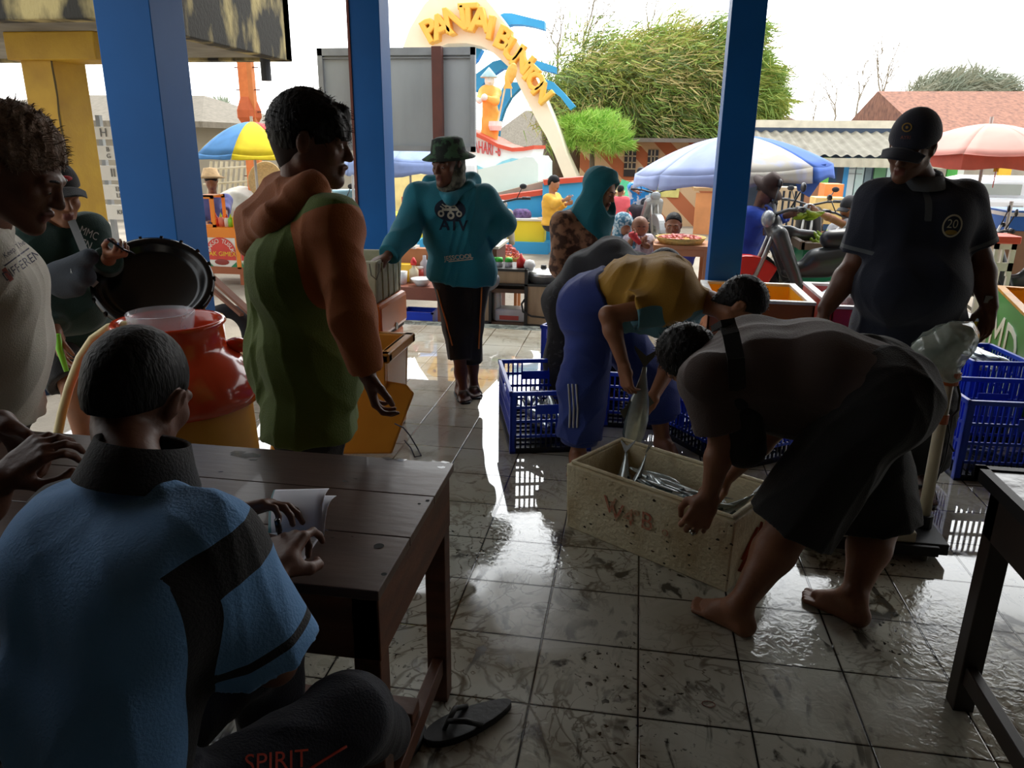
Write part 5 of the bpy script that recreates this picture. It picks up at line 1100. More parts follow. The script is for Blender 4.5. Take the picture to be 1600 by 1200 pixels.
mb = MB(); mb.tube([at(617, 662, 3.35), at(630, 668, 3.3), at(640, 680, 3.25), g(652, 700, .008), g(658, 712, .006), g(648, 714, .006), g(642, 700, .01), g(632, 688, .02)], .0035, 6); obj('cord', mb, M('dark_cord', (44, 44, 60), .7), lid, world=True, smooth=True)
# ------------------------------------------------------------ yellow drum with red collar, black lid, clear tub, hose
dc = A(-1.72, 2.56, 0); dr = thing('drum', 'tall yellow plastic drum with a red funnel collar behind the table', 'drum', dc)
mb = MB(); mb.lathe([(.001, 0), (.26, 0), (.275, .02), (.28, .3), (.272, .52), (.262, .56)], (0, 0, 0), 48); obj('drum_body', mb, M('yellow_translucent', (206, 150, 60), .35, vscale=4, rgb2=(196, 128, 44)), dr, smooth=True)
mb = MB(); mb.lathe([(.27, .53), (.305, .54), (.31, .58), (.305, .62), (.285, .66), (.24, .71), (.205, .735), (.195, .76), (.195, .83), (.205, .842), (.198, .853), (.178, .85), (.175, .80), (.17, .72), (.001, .70)], (0, 0, 0), 56); obj('collar', mb, M('glossy_red_plastic', (196, 62, 32), .16, vscale=2, coat=.4), dr, smooth=True)
mb = MB(); mb.ball((.2, .12, .735), (.05, .04, .03), 14); obj('handle_boss', mb, M('glossy_red_plastic', (196, 62, 32), .16), dr, smooth=True)
ct = thing('plastic_tub', 'clear plastic tub standing in the mouth of the drum', 'tub', dc+A(-.03, .0, .70))
mb = MB(); mb.lathe([(.09, 0), (.118, .15), (.122, .18), (.118, .183), (.112, .15), (.086, .006)], (0, 0, 0), 36, cap=(True, False)); obj('tub_wall', mb, M('clear_plastic', (200, 205, 214), .12, alpha=.38, spec=.8), ct, smooth=True)
lc = at(240, 440, 2.95); ln = nrm(A(.5, -.85, .1)*.72+A(0, 0, .7)); LR = hframe(ln, A(0, 0, 1)); LR = np.array([LR[:, 0], -LR[:, 2], LR[:, 1]]).T
bl = thing('barrel_cover', 'big round black lid leaning upright behind the drum', 'lid', lc)
mb = MB(); mb.lathe([(.001, -.03), (.17, -.03), (.19, -.02), (.2, .0), (.215, .01), (.228, .012), (.24, .008), (.245, -.01), (.238, -.03), (.21, -.035), (.17, -.045), (.001, -.045)], (0, 0, 0), 56, LR); obj('lid_disc', mb, M('black_gloss_plastic', (12, 12, 13), .22, bump=.06, bscale=6), bl, smooth=True)
mb = MB()
for k in range(18): a = 2*math.pi*k/18; mb.box(LR@A(.243*math.cos(a), .243*math.sin(a), .0), (.012, .012, .02), LR@rotz(a))
obj('rim_lug', mb, M('black_gloss_plastic', (12, 12, 13), .22), bl)
hs_ = thing('hose', 'cream plastic hose curving up beside the drum', 'hose', g(95, 700, 0)); mb = MB(); mb.tube([g(60, 790, .0)+A(0, 0, .01), at(88, 690, 2.35), at(97, 645, 2.37), at(108, 605, 2.4), at(125, 560, 2.43), at(145, 530, 2.46), at(170, 512, 2.5), at(215, 505, 2.56)], .0165, 12); obj('hose_tube', mb, M('cream_hose', (214, 196, 140), .35), hs_, world=True, smooth=True)
# ------------------------------------------------------------ platform scale
sc_ = thing('platform_scale', 'platform scale with a pipe post and head wrapped in clear plastic, beside black shorts', 'scale', (1.1, 2.95, 0))
cr_ = M('cream_metal', (196, 190, 168), .5, vscale=5); mb = MB(); mb.bb((.72, 2.78, .07), (1.12, 3.2, .115)); obj('platform', mb, cr_, sc_, world=True, bevel=.008)
mb = MB(); mb.bb((.70, 2.76, .03), (1.2, 2.8, .07)); mb.bb((.70, 3.18, .03), (1.2, 3.22, .07)); mb.bb((1.1, 2.78, .03), (1.24, 3.2, .075)); obj('base_frame', mb, M('black_iron', (22, 22, 30), .5), sc_, world=True, bevel=.004)
for x_, y_ in ((.74, 2.8), (1.16, 2.8), (.74, 3.18), (1.16, 3.18)): obj('foot', MB().cyl((x_, y_, 0), (x_, y_, .035), .02, n=12), M('dull_steel', (120, 118, 110), .4, metal=.6), sc_, world=True)
mb = MB()
for i in range(4): mb.bb((.73, 2.778, .078+.008*i), (.76, 2.782, .082+.008*i))
obj('vent', mb, M('black_iron', (22, 22, 30), .5), sc_, world=True)
pb, ptop = A(1.19, 2.93, .07), at(1483, 588, 2.97); mb = MB(); mb.tube([pb, ptop], [.023, .021], 14); obj('post', mb, M('pvc_pipe', (196, 186, 160), .35, vscale=4), sc_, world=True, smooth=True)
obj('post_socket', MB().cyl(pb-A(0, 0, .02), pb+(ptop-pb)*.09, .035, n=16), M('black_iron', (22, 22, 30), .5), sc_, world=True)
rt = M('brown_tape', (170, 82, 36), .35, vscale=8); obj('tape', MB().cyl(pb+(ptop-pb)*.7, pb+(ptop-pb)*.76, .0245, n=16), rt, sc_, world=True, smooth=False, label='brown tape band'); obj('tape', MB().cyl(pb+(ptop-pb)*.95, ptop+(ptop-pb)*.03, .034, .04, n=16), rt, sc_, world=True)
mb = MB(); pts = [pb+(ptop-pb)*.97+A(.03, 0, 0), at(1500, 618, 2.97), at(1497, 640, 2.97), at(1488, 650, 2.98), at(1482, 690, 2.98), at(1490, 705, 2.98)]; mb.tube(pts, .005, 6); mb.tube([pb+(ptop-pb)*.97, at(1478, 640, 2.95), at(1484, 680, 2.95), at(1476, 720, 2.96), pb+(ptop-pb)*.15], .004, 6); obj('cable', mb, M('black_iron', (22, 22, 30), .5), sc_, world=True, smooth=True)
hc = at(1479, 542, 2.98); hR = hframe(A(-.5, .6, .62), A(.3, .2, .9)); rsq = np.random.RandomState(3); mb = MB(); mb.box((0, 0, 0), (.2, .075, .15)); 
ops = [cone(hc+hR@A(-.075, 0, .05), hc+hR@A(.075, 0, .05), .04, .04, .02), cone(hc+hR@A(-.08, 0, -.05), hc+hR@A(.08, 0, -.05), .045, .045, .02), ell(hc, (.11, .062, .1), hR, .03), cone(hc+hR@A(0, 0, -.04), ptop, .07, .035, .05), cone(hc+hR@A(.03, .02, .09), hc+hR@A(.05, .02, .11), .02, .004, .02)]
hd_ = blob('display_head', [ell(hc, (.09, .05, .08), hR, .03)], .008, M('scale_head', (150, 165, 150), .4), sc_, label='greenish display head')
ops = [(('e', o_[1], o_[2]*1.18)+o_[3:] if o_[0] == 'e' else ('c', o_[1], o_[2], o_[3]*1.15, o_[4]*1.15)+o_[5:]) for o_ in ops]
blob('plastic_wrap', ops, .006, M('clear_wrap', (190, 200, 190), .08, alpha=.75, spec=.9, bump=.5, bscale=14, vscale=8, rgb2=(150, 165, 158)), sc_, fold=folds(71, .007, 1.8), label='crumpled clear plastic bag')
# ------------------------------------------------------------ big painted fish boxes at the far edge of the floor
def tub_box(label, x0, x1, y0, y1, H, outer, inner, rz=0, rim=(230, 226, 214), name='insulated_box'):
    cx, cy = (x0+x1)/2, (y0+y1)/2; t = thing(name, label, 'fish box', (cx, cy, 0), rz); a, b = (x1-x0)/2, (y1-y0)/2; th = .045
    mb = MB(); 
    for p, q in (((-a, -b, 0), (a, -b+.02, H-.02)), ((-a, b-.02, 0), (a, b, H-.02)), ((-a, -b, 0), (-a+.02, b, H-.02)), ((a-.02, -b, 0), (a, b, H-.02))): mb.bb(p, q)
    obj('outer_wall', mb, outer, t, bevel=.006); mb = MB()
    for p, q in (((-a+.02, -b+.02, .03), (a-.02, -b+th, H-.02)), ((-a+.02, b-th, .03), (a-.02, b-.02, H-.02)), ((-a+.02, -b+.02, .03), (-a+th, b-.02, H-.02)), ((a-th, -b+.02, .03), (a-.02, b-.02, H-.02)), ((-a+.02, -b+.02, .0), (a-.02, b-.02, .06))): mb.bb(p, q)
    obj('inner_wall', mb, inner, t); mb = MB()
    for p, q in (((-a-.004, -b-.004, H-.02), (a+.004, -b+th, H)), ((-a-.004, b-th, H-.02), (a+.004, b+.004, H)), ((-a-.004, -b+th, H-.02), (-a+th, b-th, H)), ((a-th, -b+th, H-.02), (a+.004, b-th, H))): mb.bb(p, q)
    obj('rim', mb, M('rim_%d' % rim[0], rim, .4, vscale=8, rgb2=tuple(int(q*.8) for q in rim)), t, bevel=.003); return t
amb = M('amber_paint', (238, 180, 40), .35, vscale=2); brn = M('brown_orange_paint', (150, 84, 34), .4, vscale=3, rgb2=(170, 92, 34)); ylp = M('yellow_gloss', (232, 176, 12), .35); rdp = M('red_gloss', (178, 42, 38), .3, vscale=2); orp = M('orange_paint', (222, 96, 50), .35); grp = M('green_gloss', (62, 142, 58), .3, vscale=2)
tub_box('yellow-lined fish box by the foot of the far blue pillar', .5, 1.17, 5.06, 5.78, .55, brn, amb)
rb = tub_box('red fish box with a white rim holding wet plastic bags', 1.25, 2.02, 4.98, 5.88, .55, rdp, rdp, rim=(240, 232, 232))
bag_m = M('ice_bag', (226, 232, 238), .1, vscale=14, rgb2=(160, 170, 178), thr=(.45, .6), spec=.9, bump=.5, bscale=25)
for (a, b, c_, lab) in ((1.45, 5.55, .47, 'bag of ice by the left wall of the red box'), (1.74, 5.3, .48, 'larger bag of ice heaped in the middle of the red box')):
    t = thing('ice_bag', lab, 'bag', (a, b, c_)); blob('bag', [ell(A(a, b, c_), (.17, .2, .09), None, .05), ell(A(a+.05, b-.12, c_+.02), (.12, .1, .07), None, .05)], .012, bag_m, t, fold=folds(int(a*100), .018, 1.4))
tub_box('amber fish box half hidden behind the man in the polo shirt', 1.75, 2.04, 4.78, 5.42, .55, amb, amb)
gb = tub_box('green fish box with big white letters at the right edge', 2.27, 3.27, 4.16, 5.5, .62, grp, amb, rz=-.25, rim=(214, 150, 40)); gR = rotz(-.22)
mb = MB(); text_on(mb, 'MD', (-.503, .1, .33), (0, -1, 0), (0, 0, 1), .42, .002, sx=1.5); obj('lettering', mb, M('letter_white', (214, 220, 206), .6), gb)
sb2 = thing('shelf_basket', 'small blue basket on the ground beside the food stall bench', 'basket', (-1.98, 6.86, GZ)); mb = MB()
for p, q in (((-.14, -.1, 0), (.14, .1, .01)), ((-.15, -.11, 0), (.15, -.1, .13)), ((-.15, .1, 0), (.15, .11, .13)), ((-.15, -.1, 0), (-.14, .1, .13)), ((.14, -.1, 0), (.15, .1, .13))): mb.bb(p, q)
obj('basket_wall', mb, BLP, sb2); obj('rim', MB().bb((-.16, -.12, .125), (.16, -.1, .14)).bb((-.16, .1, .125), (.16, .12, .14)).bb((-.16, -.12, .125), (-.14, .12, .14)).bb((.14, -.12, .125), (.16, .12, .14)), BLP, sb2)
# ------------------------------------------------------------ flip-flops
blk = M('black_foam', (20, 20, 22), .55, vscale=30, bump=.1)
def flipflop(label, c, ang, L=.26):
    t = thing('flip_flop', label, 'flip-flop', (c[0], c[1], 0), ang)
    pts = [(.045*math.sin(2*math.pi*i/28)*(1+.22*math.cos(2*math.pi*i/28)), L/2*math.cos(2*math.pi*i/28)) for i in range(28)]
    mb = MB(); mb.prism(pts, (0, 0, 0), (1, 0, 0), (0, 1, 0), .016); mb.prism([(q[0]*1.0, q[1]) for q in pts], (0, 0, .016), (1, 0, 0), (0, 1, 0), .005); obj('sole', mb, blk, t, bevel=.003)
    mb = MB(); tp_ = A(0, L*.28, .02); mb.tube([tp_, tp_+A(0, -.01, .022), A(.028, L*.1, .045), A(.042, -L*.06, .022)], [.006, .007, .008, .007], 8); mb.tube([tp_+A(0, -.01, .022), A(-.028, L*.1, .045), A(-.042, -L*.06, .022)], [.007, .008, .007], 8); obj('thong_strap', mb, blk, t, smooth=True); return t
fa = g(690, 1150), g(790, 1105); flipflop('black flip-flop lying on the tiles beside the table leg', (g(733, 1132))[:2], math.atan2(*(fa[1]-fa[0])[[1, 0]])-math.pi/2+math.pi, .27)
flipflop('black flip-flop under the stretcher of the long table', g(612, 1186)[:2], -.35, .26)
rbd = thing('rubber_band', 'brown rubber band lying on a floor tile', 'rubber band', g(1107, 1101)); mb = MB(); mb.tube([(.018*math.cos(a), .012*math.sin(a), .002) for a in np.linspace(0, 2*math.pi, 20)], .0012, 5); obj('band', mb, M('rubber_brown', (120, 60, 40), .5), rbd)
# ------------------------------------------------------------ the monument arch, waves, boat and fisherman statue
def poly_at(mb, px, Y, depth):            # outline at depth Y, real thickness away from the viewer
    p = [at(x, y, Y) for x, y in px]; k = len(p); mb.add(p+[q+A(0, depth, 0) for q in p], [tuple(range(k)), tuple(range(2*k-1, k-1, -1))]+[(i, k+i, k+(i+1) % k, (i+1) % k) for i in range(k)]); return mb
YA = 18.0
arch = thing('arch_monument', 'tall cream arch with raised yellow letters over the square', 'arch', (at(800, 200, YA)[0], YA, GZ))
outer = [(908, 290), (885, 240), (873, 205), (860, 174), (840, 128), (820, 84), (796, 46), (778, 22), (755, -6), (722, -28), (690, -22), (662, 8), (640, 45), (622, 95), (610, 150), (604, 220), (600, 290)]
inner = [(886, 290), (866, 240), (853, 212), (842, 194), (820, 152), (804, 120), (794, 104), (768, 80), (752, 72), (728, 67), (700, 68), (676, 78), (660, 96), (646, 125), (636, 160), (630, 220), (628, 290)]
creamM = M('cream_plaster', (250, 240, 214), .7, vscale=2, var=.04); 
mb = MB(); n_ = len(outer); P_ = [at(x, y, YA) for x, y in outer]+[at(x, y, YA) for x, y in inner]; Q_ = [q+A(0, .9, 0) for q in P_]
fs = []
for i in range(n_-1): a, b, c, d = i, i+1, n_+i+1, n_+i; fs += [(a, b, c, d), (2*n_+d, 2*n_+c, 2*n_+b, 2*n_+a), (a, 2*n_+a, 2*n_+b, b), (d, c, 2*n_+c, 2*n_+d)]
fs += [(0, n_, 3*n_, 2*n_), (n_-1, 3*n_-1, 4*n_-1, 2*n_-1)]; mb.add(P_+Q_, fs)
obj('arch_band', mb, creamM, arch, world=True)
letY = M('letter_yellow', (250, 196, 84), .5, vscale=3, var=.05)
for ch, x, y, r, sz in (('P', 674, 50, 30, .62), ('A', 691, 44, 20, .66), ('N', 713, 33, 10, .68), ('T', 733, 28, 2, .66), ('A', 751, 34, -6, .66), ('I', 767, 46, -10, .62), ('B', 787, 62, -24, .62), ('U', 802, 81, -34, .58), ('N', 816, 97, -38, .58), ('T', 827, 115, -42, .5), ('O', 837, 129, -46, .5), ('N', 847, 146, -50, .5)):
    v, f = text_mesh(ch, sz, .13, .03, 2); c = at(x, y, YA-.14); a = math.radians(r); mb = MB()
    mb.add([c+A(q[0]*math.cos(a)-q[1]*math.sin(a), -q[2], q[0]*math.sin(a)+q[1]*math.cos(a)) for q in v], f); obj('letter', mb, letY, arch, world=True)
wv = M('wave_blue', (52, 160, 222), .5, vscale=2, var=.05); wgrp = 'blue wave bands behind the arch'
for lab, px in (('blue wave band reaching out right near the top of the arch', [(765, 30), (778, 24), (788, 20), (800, 20.6), (826, 27), (851, 33), (851, 46), (832, 41), (814, 38), (800, 38), (785, 42)]), ('middle blue wave band, straight end poking out over the trees', [(800, 95), (826, 90), (868, 104), (868, 114), (834, 106), (810, 104), (784, 108), (760, 124), (744, 144), (740, 118), (770, 96), (786, 92)]),
                ('lowest blue wave band curving down over the trees', [(815, 122), (842, 120), (864, 128), (880, 144), (899, 166), (891, 172), (876, 152), (860, 140), (848, 138), (826, 138)]), ('broad blue wave band rising behind the fisherman statue', [(790, 128), (815, 128), (812, 138), (798, 152), (788, 170), (780, 194), (776, 232), (758, 232), (768, 190), (776, 155)]), ('short blue wave stub under the crown of the arch', [(700, 68), (728, 66), (740, 69), (753, 77), (744, 94), (720, 120), (700, 120)])):
    obj('wave_band', poly_at(MB(), px, YA+.9, .35), wv, arch, world=True, label=lab)
YB = 13.8
boat = thing('boat_monument', 'white boat-shaped monument with red gunwale and red lettering', 'boat', (at(760, 280, YB)[0], YB, GZ))
whm = M('white_hull', (244, 246, 244), .5, vscale=1.5, var=.04); rdm = M('red_trim', (214, 84, 60), .5, vscale=3, var=.06)
top = [(560, 150), (640, 178), (700, 196), (743, 208), (760, 216), (778, 226), (800, 232), (818, 231), (834, 228)]
obj('hull', poly_at(MB(), top+[(830, 248), (822, 262), (800, 274), (700, 290), (560, 290)], YB, 1.6), whm, boat, world=True)
mb = MB(); n_ = len(top); P_ = [at(x, y-1, YB-.06) for x, y in top]+[at(x, y+5, YB-.06) for x, y in top]; Q_ = [q+A(0, 1.75, 0) for q in P_]
fs = [];
for i in range(n_-1): fs += [(i, i+1, n_+i+1, n_+i), (i, 2*n_+i, 2*n_+i+1, i+1), (n_+i, n_+i+1, 3*n_+i+1, 3*n_+i), (2*n_+i, 3*n_+i, 3*n_+i+1, 2*n_+i+1)]
fs.append((n_-1, 2*n_-1, 4*n_-1, 3*n_-1)); mb.add(P_+Q_, fs); obj('gunwale', mb, rdm, boat, world=True)
v, f = text_mesh('WISATA BAHARI -6', .24, .01); mb = MB(); c = at(779, 241, YB-.02); w_ = max(q[0] for q in v)
def tl(q):
    px = 782-(w_-q[0])*44; yy = 236-(781-px)*.16; p = at(px, yy, YB-.02); return A(p[0], p[1]-q[2], p[2]+q[1]*1.25)
mb.add([tl(q) for q in v], f); obj('lettering', mb, M('red_letter', (206, 70, 66), .6), boat, world=True)
mb = MB(); aq = M('aqua_wave_paint', (150, 214, 226), .6)
pw = [(600, 262), (640, 252), (690, 258), (740, 256), (762, 266), (785, 252), (800, 247), (820, 250), (826, 256), (800, 253), (788, 258), (764, 272), (740, 264), (690, 266), (640, 262), (600, 272)]
poly_at(mb, pw, YB-.012, .01); obj('painted_wave', mb, aq, boat, world=True)
bs = thing('boat_plinth', 'rounded white plinth with a wavy top holding the boat monument', 'plinth', (at(760, 300, YB)[0], YB, GZ))
obj('plinth', poly_at(MB(), [(560, 285), (700, 275), (760, 262), (800, 252), (822, 245), (834, 246), (841, 256), (841, 284), (790, 300), (700, 308), (560, 318)], YB-.3, 2.2), M('aqua_white_plaster', (226, 244, 240), .7, vscale=1.5, var=.05), bs, world=True)
gs = M('grey_stone', (176, 170, 154), .9, vscale=3, rgb2=(150, 142, 124)); sl_ = thing('stone_ramp', 'grey stone ramp at the foot of the boat monument', 'ramp', (at(820, 300, 12.6)[0], 12.6, GZ))
obj('ramp', poly_at(MB(), [(700, 322), (790, 298), (850, 283), (900, 282), (900, 362), (700, 362)], 12.85, 1.2), gs, sl_, world=True)
blw = M('pool_blue_paint', (64, 170, 226), .6, vscale=2, var=.05)
for lab, a, b in (('low blue wall with a red coping before the stone ramp', (700, 322, 340), (852, 302, 334)), ('taller blue wall with a red coping right of the seated woman in yellow', (848, 287, 330), (912, 282, 330))):
    p, q = at(a[0], a[1], 12.4), at(b[0], b[1], 12.5); t = thing('painted_wall', lab, 'wall', (p[0], 12.4, GZ))
    mb = MB(); mb.add([p, q, A(q[0], q[1], GZ), A(p[0], p[1], GZ)]+[x_+A(0, .2, 0) for x_ in (p, q, A(q[0], q[1], GZ), A(p[0], p[1], GZ))], [(0, 1, 2, 3), (7, 6, 5, 4), (0, 4, 5, 1), (1, 5, 6, 2), (3, 7, 4, 0)]); obj('wall_face', mb, blw, t, world=True)
    obj('coping', MB().beam(p+A(0, .1, .02), q+A(0, .1, .02), .3, .08), rdm, t, world=True)
ybk = thing('display_block', 'yellow painted concrete block with a blue foot and goods laid on top', 'block', (at(830, 380, 12)[0], 12.2, GZ))
def blk_face(z0, z1, m, nm, o=0):
    x0, x1 = at(795, 360, 12)[0]-1.2, at(850, 360, 12)[0]; mb = MB(); mb.bb((x0-o, 12-o, z0), (x1+o, 12.3, z1)); obj(nm, mb, m, ybk, world=True)
ztop = at(820, 345, 12)[2]; blk_face(.0, ztop, M('bright_yellow_paint', (250, 222, 52), .6, vscale=2, var=.05), 'block'); blk_face(GZ, .03, blw, 'foot', .08); blk_face(ztop, ztop+.03, M('pale_slab', (226, 222, 210), .7), 'top_slab', .02)
t = thing('shoulder_bag', 'purple patterned bag lying on the yellow block', 'bag', at(814, 341, 12.2)); blob('bag', [cone(at(808, 336, 12.2), at(821, 336, 12.2), .1, .1)], .02, M('purple_cloth', (120, 96, 150), .8, vscale=20, rgb2=(60, 50, 80)), t)
for k, (x, y, c) in enumerate(((858, 335, (240, 236, 226)), (846, 340, (196, 180, 160)), (838, 341, (210, 206, 200)), (828, 342, (150, 130, 110)))):
    t = thing('plastic_bottle' if k == 0 else 'goods_packet', ['white bottle at the right end of the yellow block', 'tan packet lying beside the white bottle', 'pale packet on the middle of the yellow block', 'brown packet next to the purple bag'][k], 'bottle' if k == 0 else 'packet', at(x, y+3, 12.1)); mb = MB()
    if k == 0: mb.lathe([(.001, 0), (.045, 0), (.045, .14), (.02, .18), (.02, .21), (.001, .21)], at(x, y+8, 12.1), 12)
    else: mb.ball(at(x, y+3, 12.1), (.09, .06, .04), 10)
    obj('bottle' if k == 0 else 'packet', mb, M('goods_%d' % k, c, .6), t, world=True, smooth=True)
# statue
stY = M('statue_ochre', (244, 196, 96), .6, vscale=4, rgb2=(230, 170, 70)); stW = M('statue_white', (236, 232, 224), .6)
Ys = 14.4; st = thing('fisherman_statue', 'yellow painted fisherman statue with a cone hat standing on the boat', 'statue', at(764, 222, Ys))
T_s = lambda x, y, d=0: at(x, y, Ys+d)
ops = [cone(T_s(764, 145), T_s(766, 172), .14, .14, .08), cone(T_s(757, 142), T_s(776, 144), .09, .09, .06), cone(T_s(762, 178), T_s(757, 220), .1, .08, .04), cone(T_s(772, 178), T_s(771, 218), .1, .08, .04), cone(T_s(776, 146), T_s(774, 158, -.25), .085, .07, .05), cone(T_s(774, 158, -.25), T_s(758, 152, -.3), .07, .05, .04), cone(T_s(754, 146), T_s(750, 156, -.3), .085, .06, .05), ball(T_s(764, 133), .05, .04)]
blob('figure', ops, .03, stY, st, fold=folds(91, .015, .5))
for nm, o_ in (('head', [ell(T_s(765, 126), (.09, .1, .12)), ball(T_s(765, 128, -.1), .025)]), ('hand', [ball(T_s(757, 152, -.33), .06), ball(T_s(749, 157, -.3), .06)])): blob(nm, o_, .015, stW, st)
mb = MB(); mb.lathe([(.001, .17), (.16, 0), (.155, -.01), (.001, .14)], T_s(764, 120.5), 24, roty(.0)); mb.v = [tuple(q) for q in mb.v]; obj('cone_hat', mb, M('pale_blue_hat', (190, 224, 232), .6), st, world=True, smooth=True, label='pale blue conical hat')
obj('fishing_rod', MB().tube([T_s(777, 196, -.1), T_s(791, 128, -.1)], .018, 6), M('rod_cream', (236, 220, 180), .6), st, world=True); obj('fishing_line', MB().tube([T_s(798, 130, -.1), T_s(799, 152, -.1)], .01, 4), M('rod_cream', (236, 220, 180), .6), st, world=True)
mb = MB(); mb.ball(T_s(798, 116, -.1), (.1, .07, .2), 12, roty(.35)); mb.prism([(-.08, -.1), (.08, -.1), (0, .1)], T_s(794, 129, -.12), (1, 0, 0), (0, 0, 1), .04); obj('hanging_fish', mb, stY, st, world=True, smooth=False, label='yellow fish held aloft')
mb = MB(); mb.lathe([(.1, 0), (.13, .08), (.12, .16)], T_s(774, 204, -.1), 16, cap=(True, True)); obj('bucket', mb, stW, st, world=True)
# ------------------------------------------------------------ sign board seen from behind
bd = thing('sign_board', 'large grey sign board seen from the back on a brown steel post', 'sign board', (at(620, 400, 9)[0], 9, GZ))
zt, zb = 2.52, at(700, 237, 9)[2]; x0, x1 = at(501, 150, 9)[0], at(743, 150, 9)[0]
gm = M('weathered_tin', (166, 172, 174), .5, vscale=2, rgb2=(140, 146, 148), stretch=(1, 1, .3)); gm2 = M('tin_frame', (140, 144, 146), .5)
obj('panel', MB().bb((x0, 9, zb), (x1, 9.04, zt)), gm, bd, world=True)
mb = MB(); mb.bb((x0, 8.96, zt-.08), (x1, 9, zt)); mb.bb((x0, 8.96, zb), (x1, 9, zb+.06)); mb.bb((x0, 8.96, zb), (x0+.06, 9, zt)); mb.bb((x1-.05, 8.96, zb), (x1, 9, zt)); mb.bb((x0, 8.97, zt-.11), (x1, 8.985, zt-.1)); obj('frame', mb, gm2, bd, world=True)
rust = M('rusty_brown', (104, 60, 50), .7, vscale=4, rgb2=(84, 50, 44)); px_ = at(684, 150, 8.9)[0]; obj('post', MB().bb((px_-.055, 8.86, GZ), (px_+.055, 8.96, zt)), rust, bd, world=True); obj('post', MB().bb((at(556, 150, 8.9)[0]-.05, 8.86, GZ), (at(556, 150, 8.9)[0]+.05, 8.96, zt)), rust, bd, world=True)
# ------------------------------------------------------------ parasols
def parasol(label, ctr, r, h, cols, n=8, drop=.16, sag=.3, rot=0, skirt=True, hz=.35, pole=True):
    t = thing('parasol', label, 'parasol', (ctr[0], ctr[1], GZ)); zt = ctr[2]-GZ
    for k in range(n):
        a0, a1 = rot+2*math.pi*k/n, rot+2*math.pi*(k+1)/n; mb = MB()
        def fn(u, v):
            a = a0+(a1-a0)*v; rr_ = r*u*(1-.045*math.sin(math.pi*v)*u); z = zt-hz*(u**1.8)+.02*math.sin(math.pi*v)*u*-1; return A(rr_*math.cos(a), rr_*math.sin(a), z)
        mb.grid(fn, 8, 6)
        if skirt: 
            def sk(u, v): p = fn(1, v); return p+A(.03*math.cos(a0)*u, .03*math.sin(a0)*u, -drop*u*(1-.35*math.sin(math.pi*v)**2)+.0)
            mb.grid(sk, 3, 6)
        o = obj('canopy_panel', mb, cols[k % len(cols)], t, smooth=True); o.modifiers.new('s', 'SOLIDIFY').thickness = .004
    if pole: 
        pm = M('parasol_pole', (196, 196, 190), .4, metal=.4); obj('pole', MB().cyl((0, 0, 0), (0, 0, zt+.06), .016, n=10), pm, t)
        mb = MB()
        for k in range(n): a = rot+2*math.pi*k/n; mb.beam((0, 0, zt-.32), (r*.55*math.cos(a), r*.55*math.sin(a), zt-hz*.34-.03), .008, .008); mb.beam((0, 0, zt-.01), (r*math.cos(a), r*math.sin(a), zt-hz-.012), .008, .008)
        obj('ribs', mb, pm, t)
    return t
cb_, cy_, cr2, cg_ = M('canopy_blue', (88, 150, 214), .8), M('canopy_yellow', (252, 220, 36), .8), M('canopy_red', (214, 60, 60), .8), M('canopy_green', (110, 200, 130), .8)
pc_ = at(393, 190, 8.9); parasol('blue and yellow panelled parasol over the orange food cart', pc_, .68, 0, [cy_, cr2, cg_, cb_, cy_, cb_, cy_, cb_], rot=-2.05+.6, hz=.36, drop=.06)
lb, db, lt = M('canopy_faded_blue', (176, 190, 232), .8, vscale=3, rgb2=(150, 166, 216)), M('canopy_royal', (66, 112, 206), .8, vscale=3), M('canopy_dirty', (200, 196, 186), .8, vscale=5, rgb2=(190, 196, 224), thr=(.45, .6))
pc_ = at(1163, 211, 8.7); parasol('large faded blue parasol behind the far blue pillar', pc_, 1.02, 0, [lb, lt, db, db, db, lb, db, lb], rot=-2.42, hz=.34, drop=.15).rotation_euler = (0, -.07, 0)
t = thing('blue_cloth', 'blue cloth hanging from the rim of the faded blue parasol', 'cloth', at(1262, 262, 8.4)); mb = MB(); mb.add([at(1238, 262, 8.0), at(1290, 256, 8.3), at(1280, 285, 8.25), at(1264, 308, 8.15), at(1246, 298, 8.05)], [(0, 1, 2, 3, 4)]); o = obj('cloth', mb, M('canopy_royal', (66, 112, 206), .8), t, world=True); o.modifiers.new('s', 'SOLIDIFY').thickness = .01
pk = M('canopy_salmon', (248, 178, 166), .8, vscale=2); pk2 = M('canopy_coral', (236, 116, 96), .8)
pc_ = at(1548, 193, 8.2); parasol('salmon red parasol on the right behind the man in the polo shirt', pc_, .78, 0, [pk], rot=.2, hz=.27, drop=.0); t = bpy.data.objects[[o.name for o in bpy.data.objects if o.name.startswith('parasol')][-1]]
pr_ = [o for o in COL.objects if o.get('label', '').startswith('salmon')][0]
for k in range(8):
    a0, a1 = .2+2*math.pi*k/8, .2+2*math.pi*(k+1)/8; mb = MB(); zt = pc_[2]-GZ-.27
    mb.grid(lambda u, v: A(.78*(1-.045*math.sin(math.pi*v))*math.cos(a0+(a1-a0)*v), .78*(1-.045*math.sin(math.pi*v))*math.sin(a0+(a1-a0)*v), zt-.02*math.sin(math.pi*v)-.14*u*(1-.3*math.sin(math.pi*v)**2)), 2, 6); obj('valance', mb, pk2, pr_, smooth=True, label='coral red valance')
gy, gb_ = M('canopy_grey_white', (212, 212, 212), .8, vscale=3), M('canopy_pale_blue', (150, 170, 220), .8)
pc_ = at(640, 226, 10.5); parasol('pale grey and blue parasol behind the mid pillar and teal hoodie', pc_, .92, 0, [gb_, gb_, gy, gy, gy, gb_, gb_, gb_], rot=-2.3, hz=.2, drop=.2)
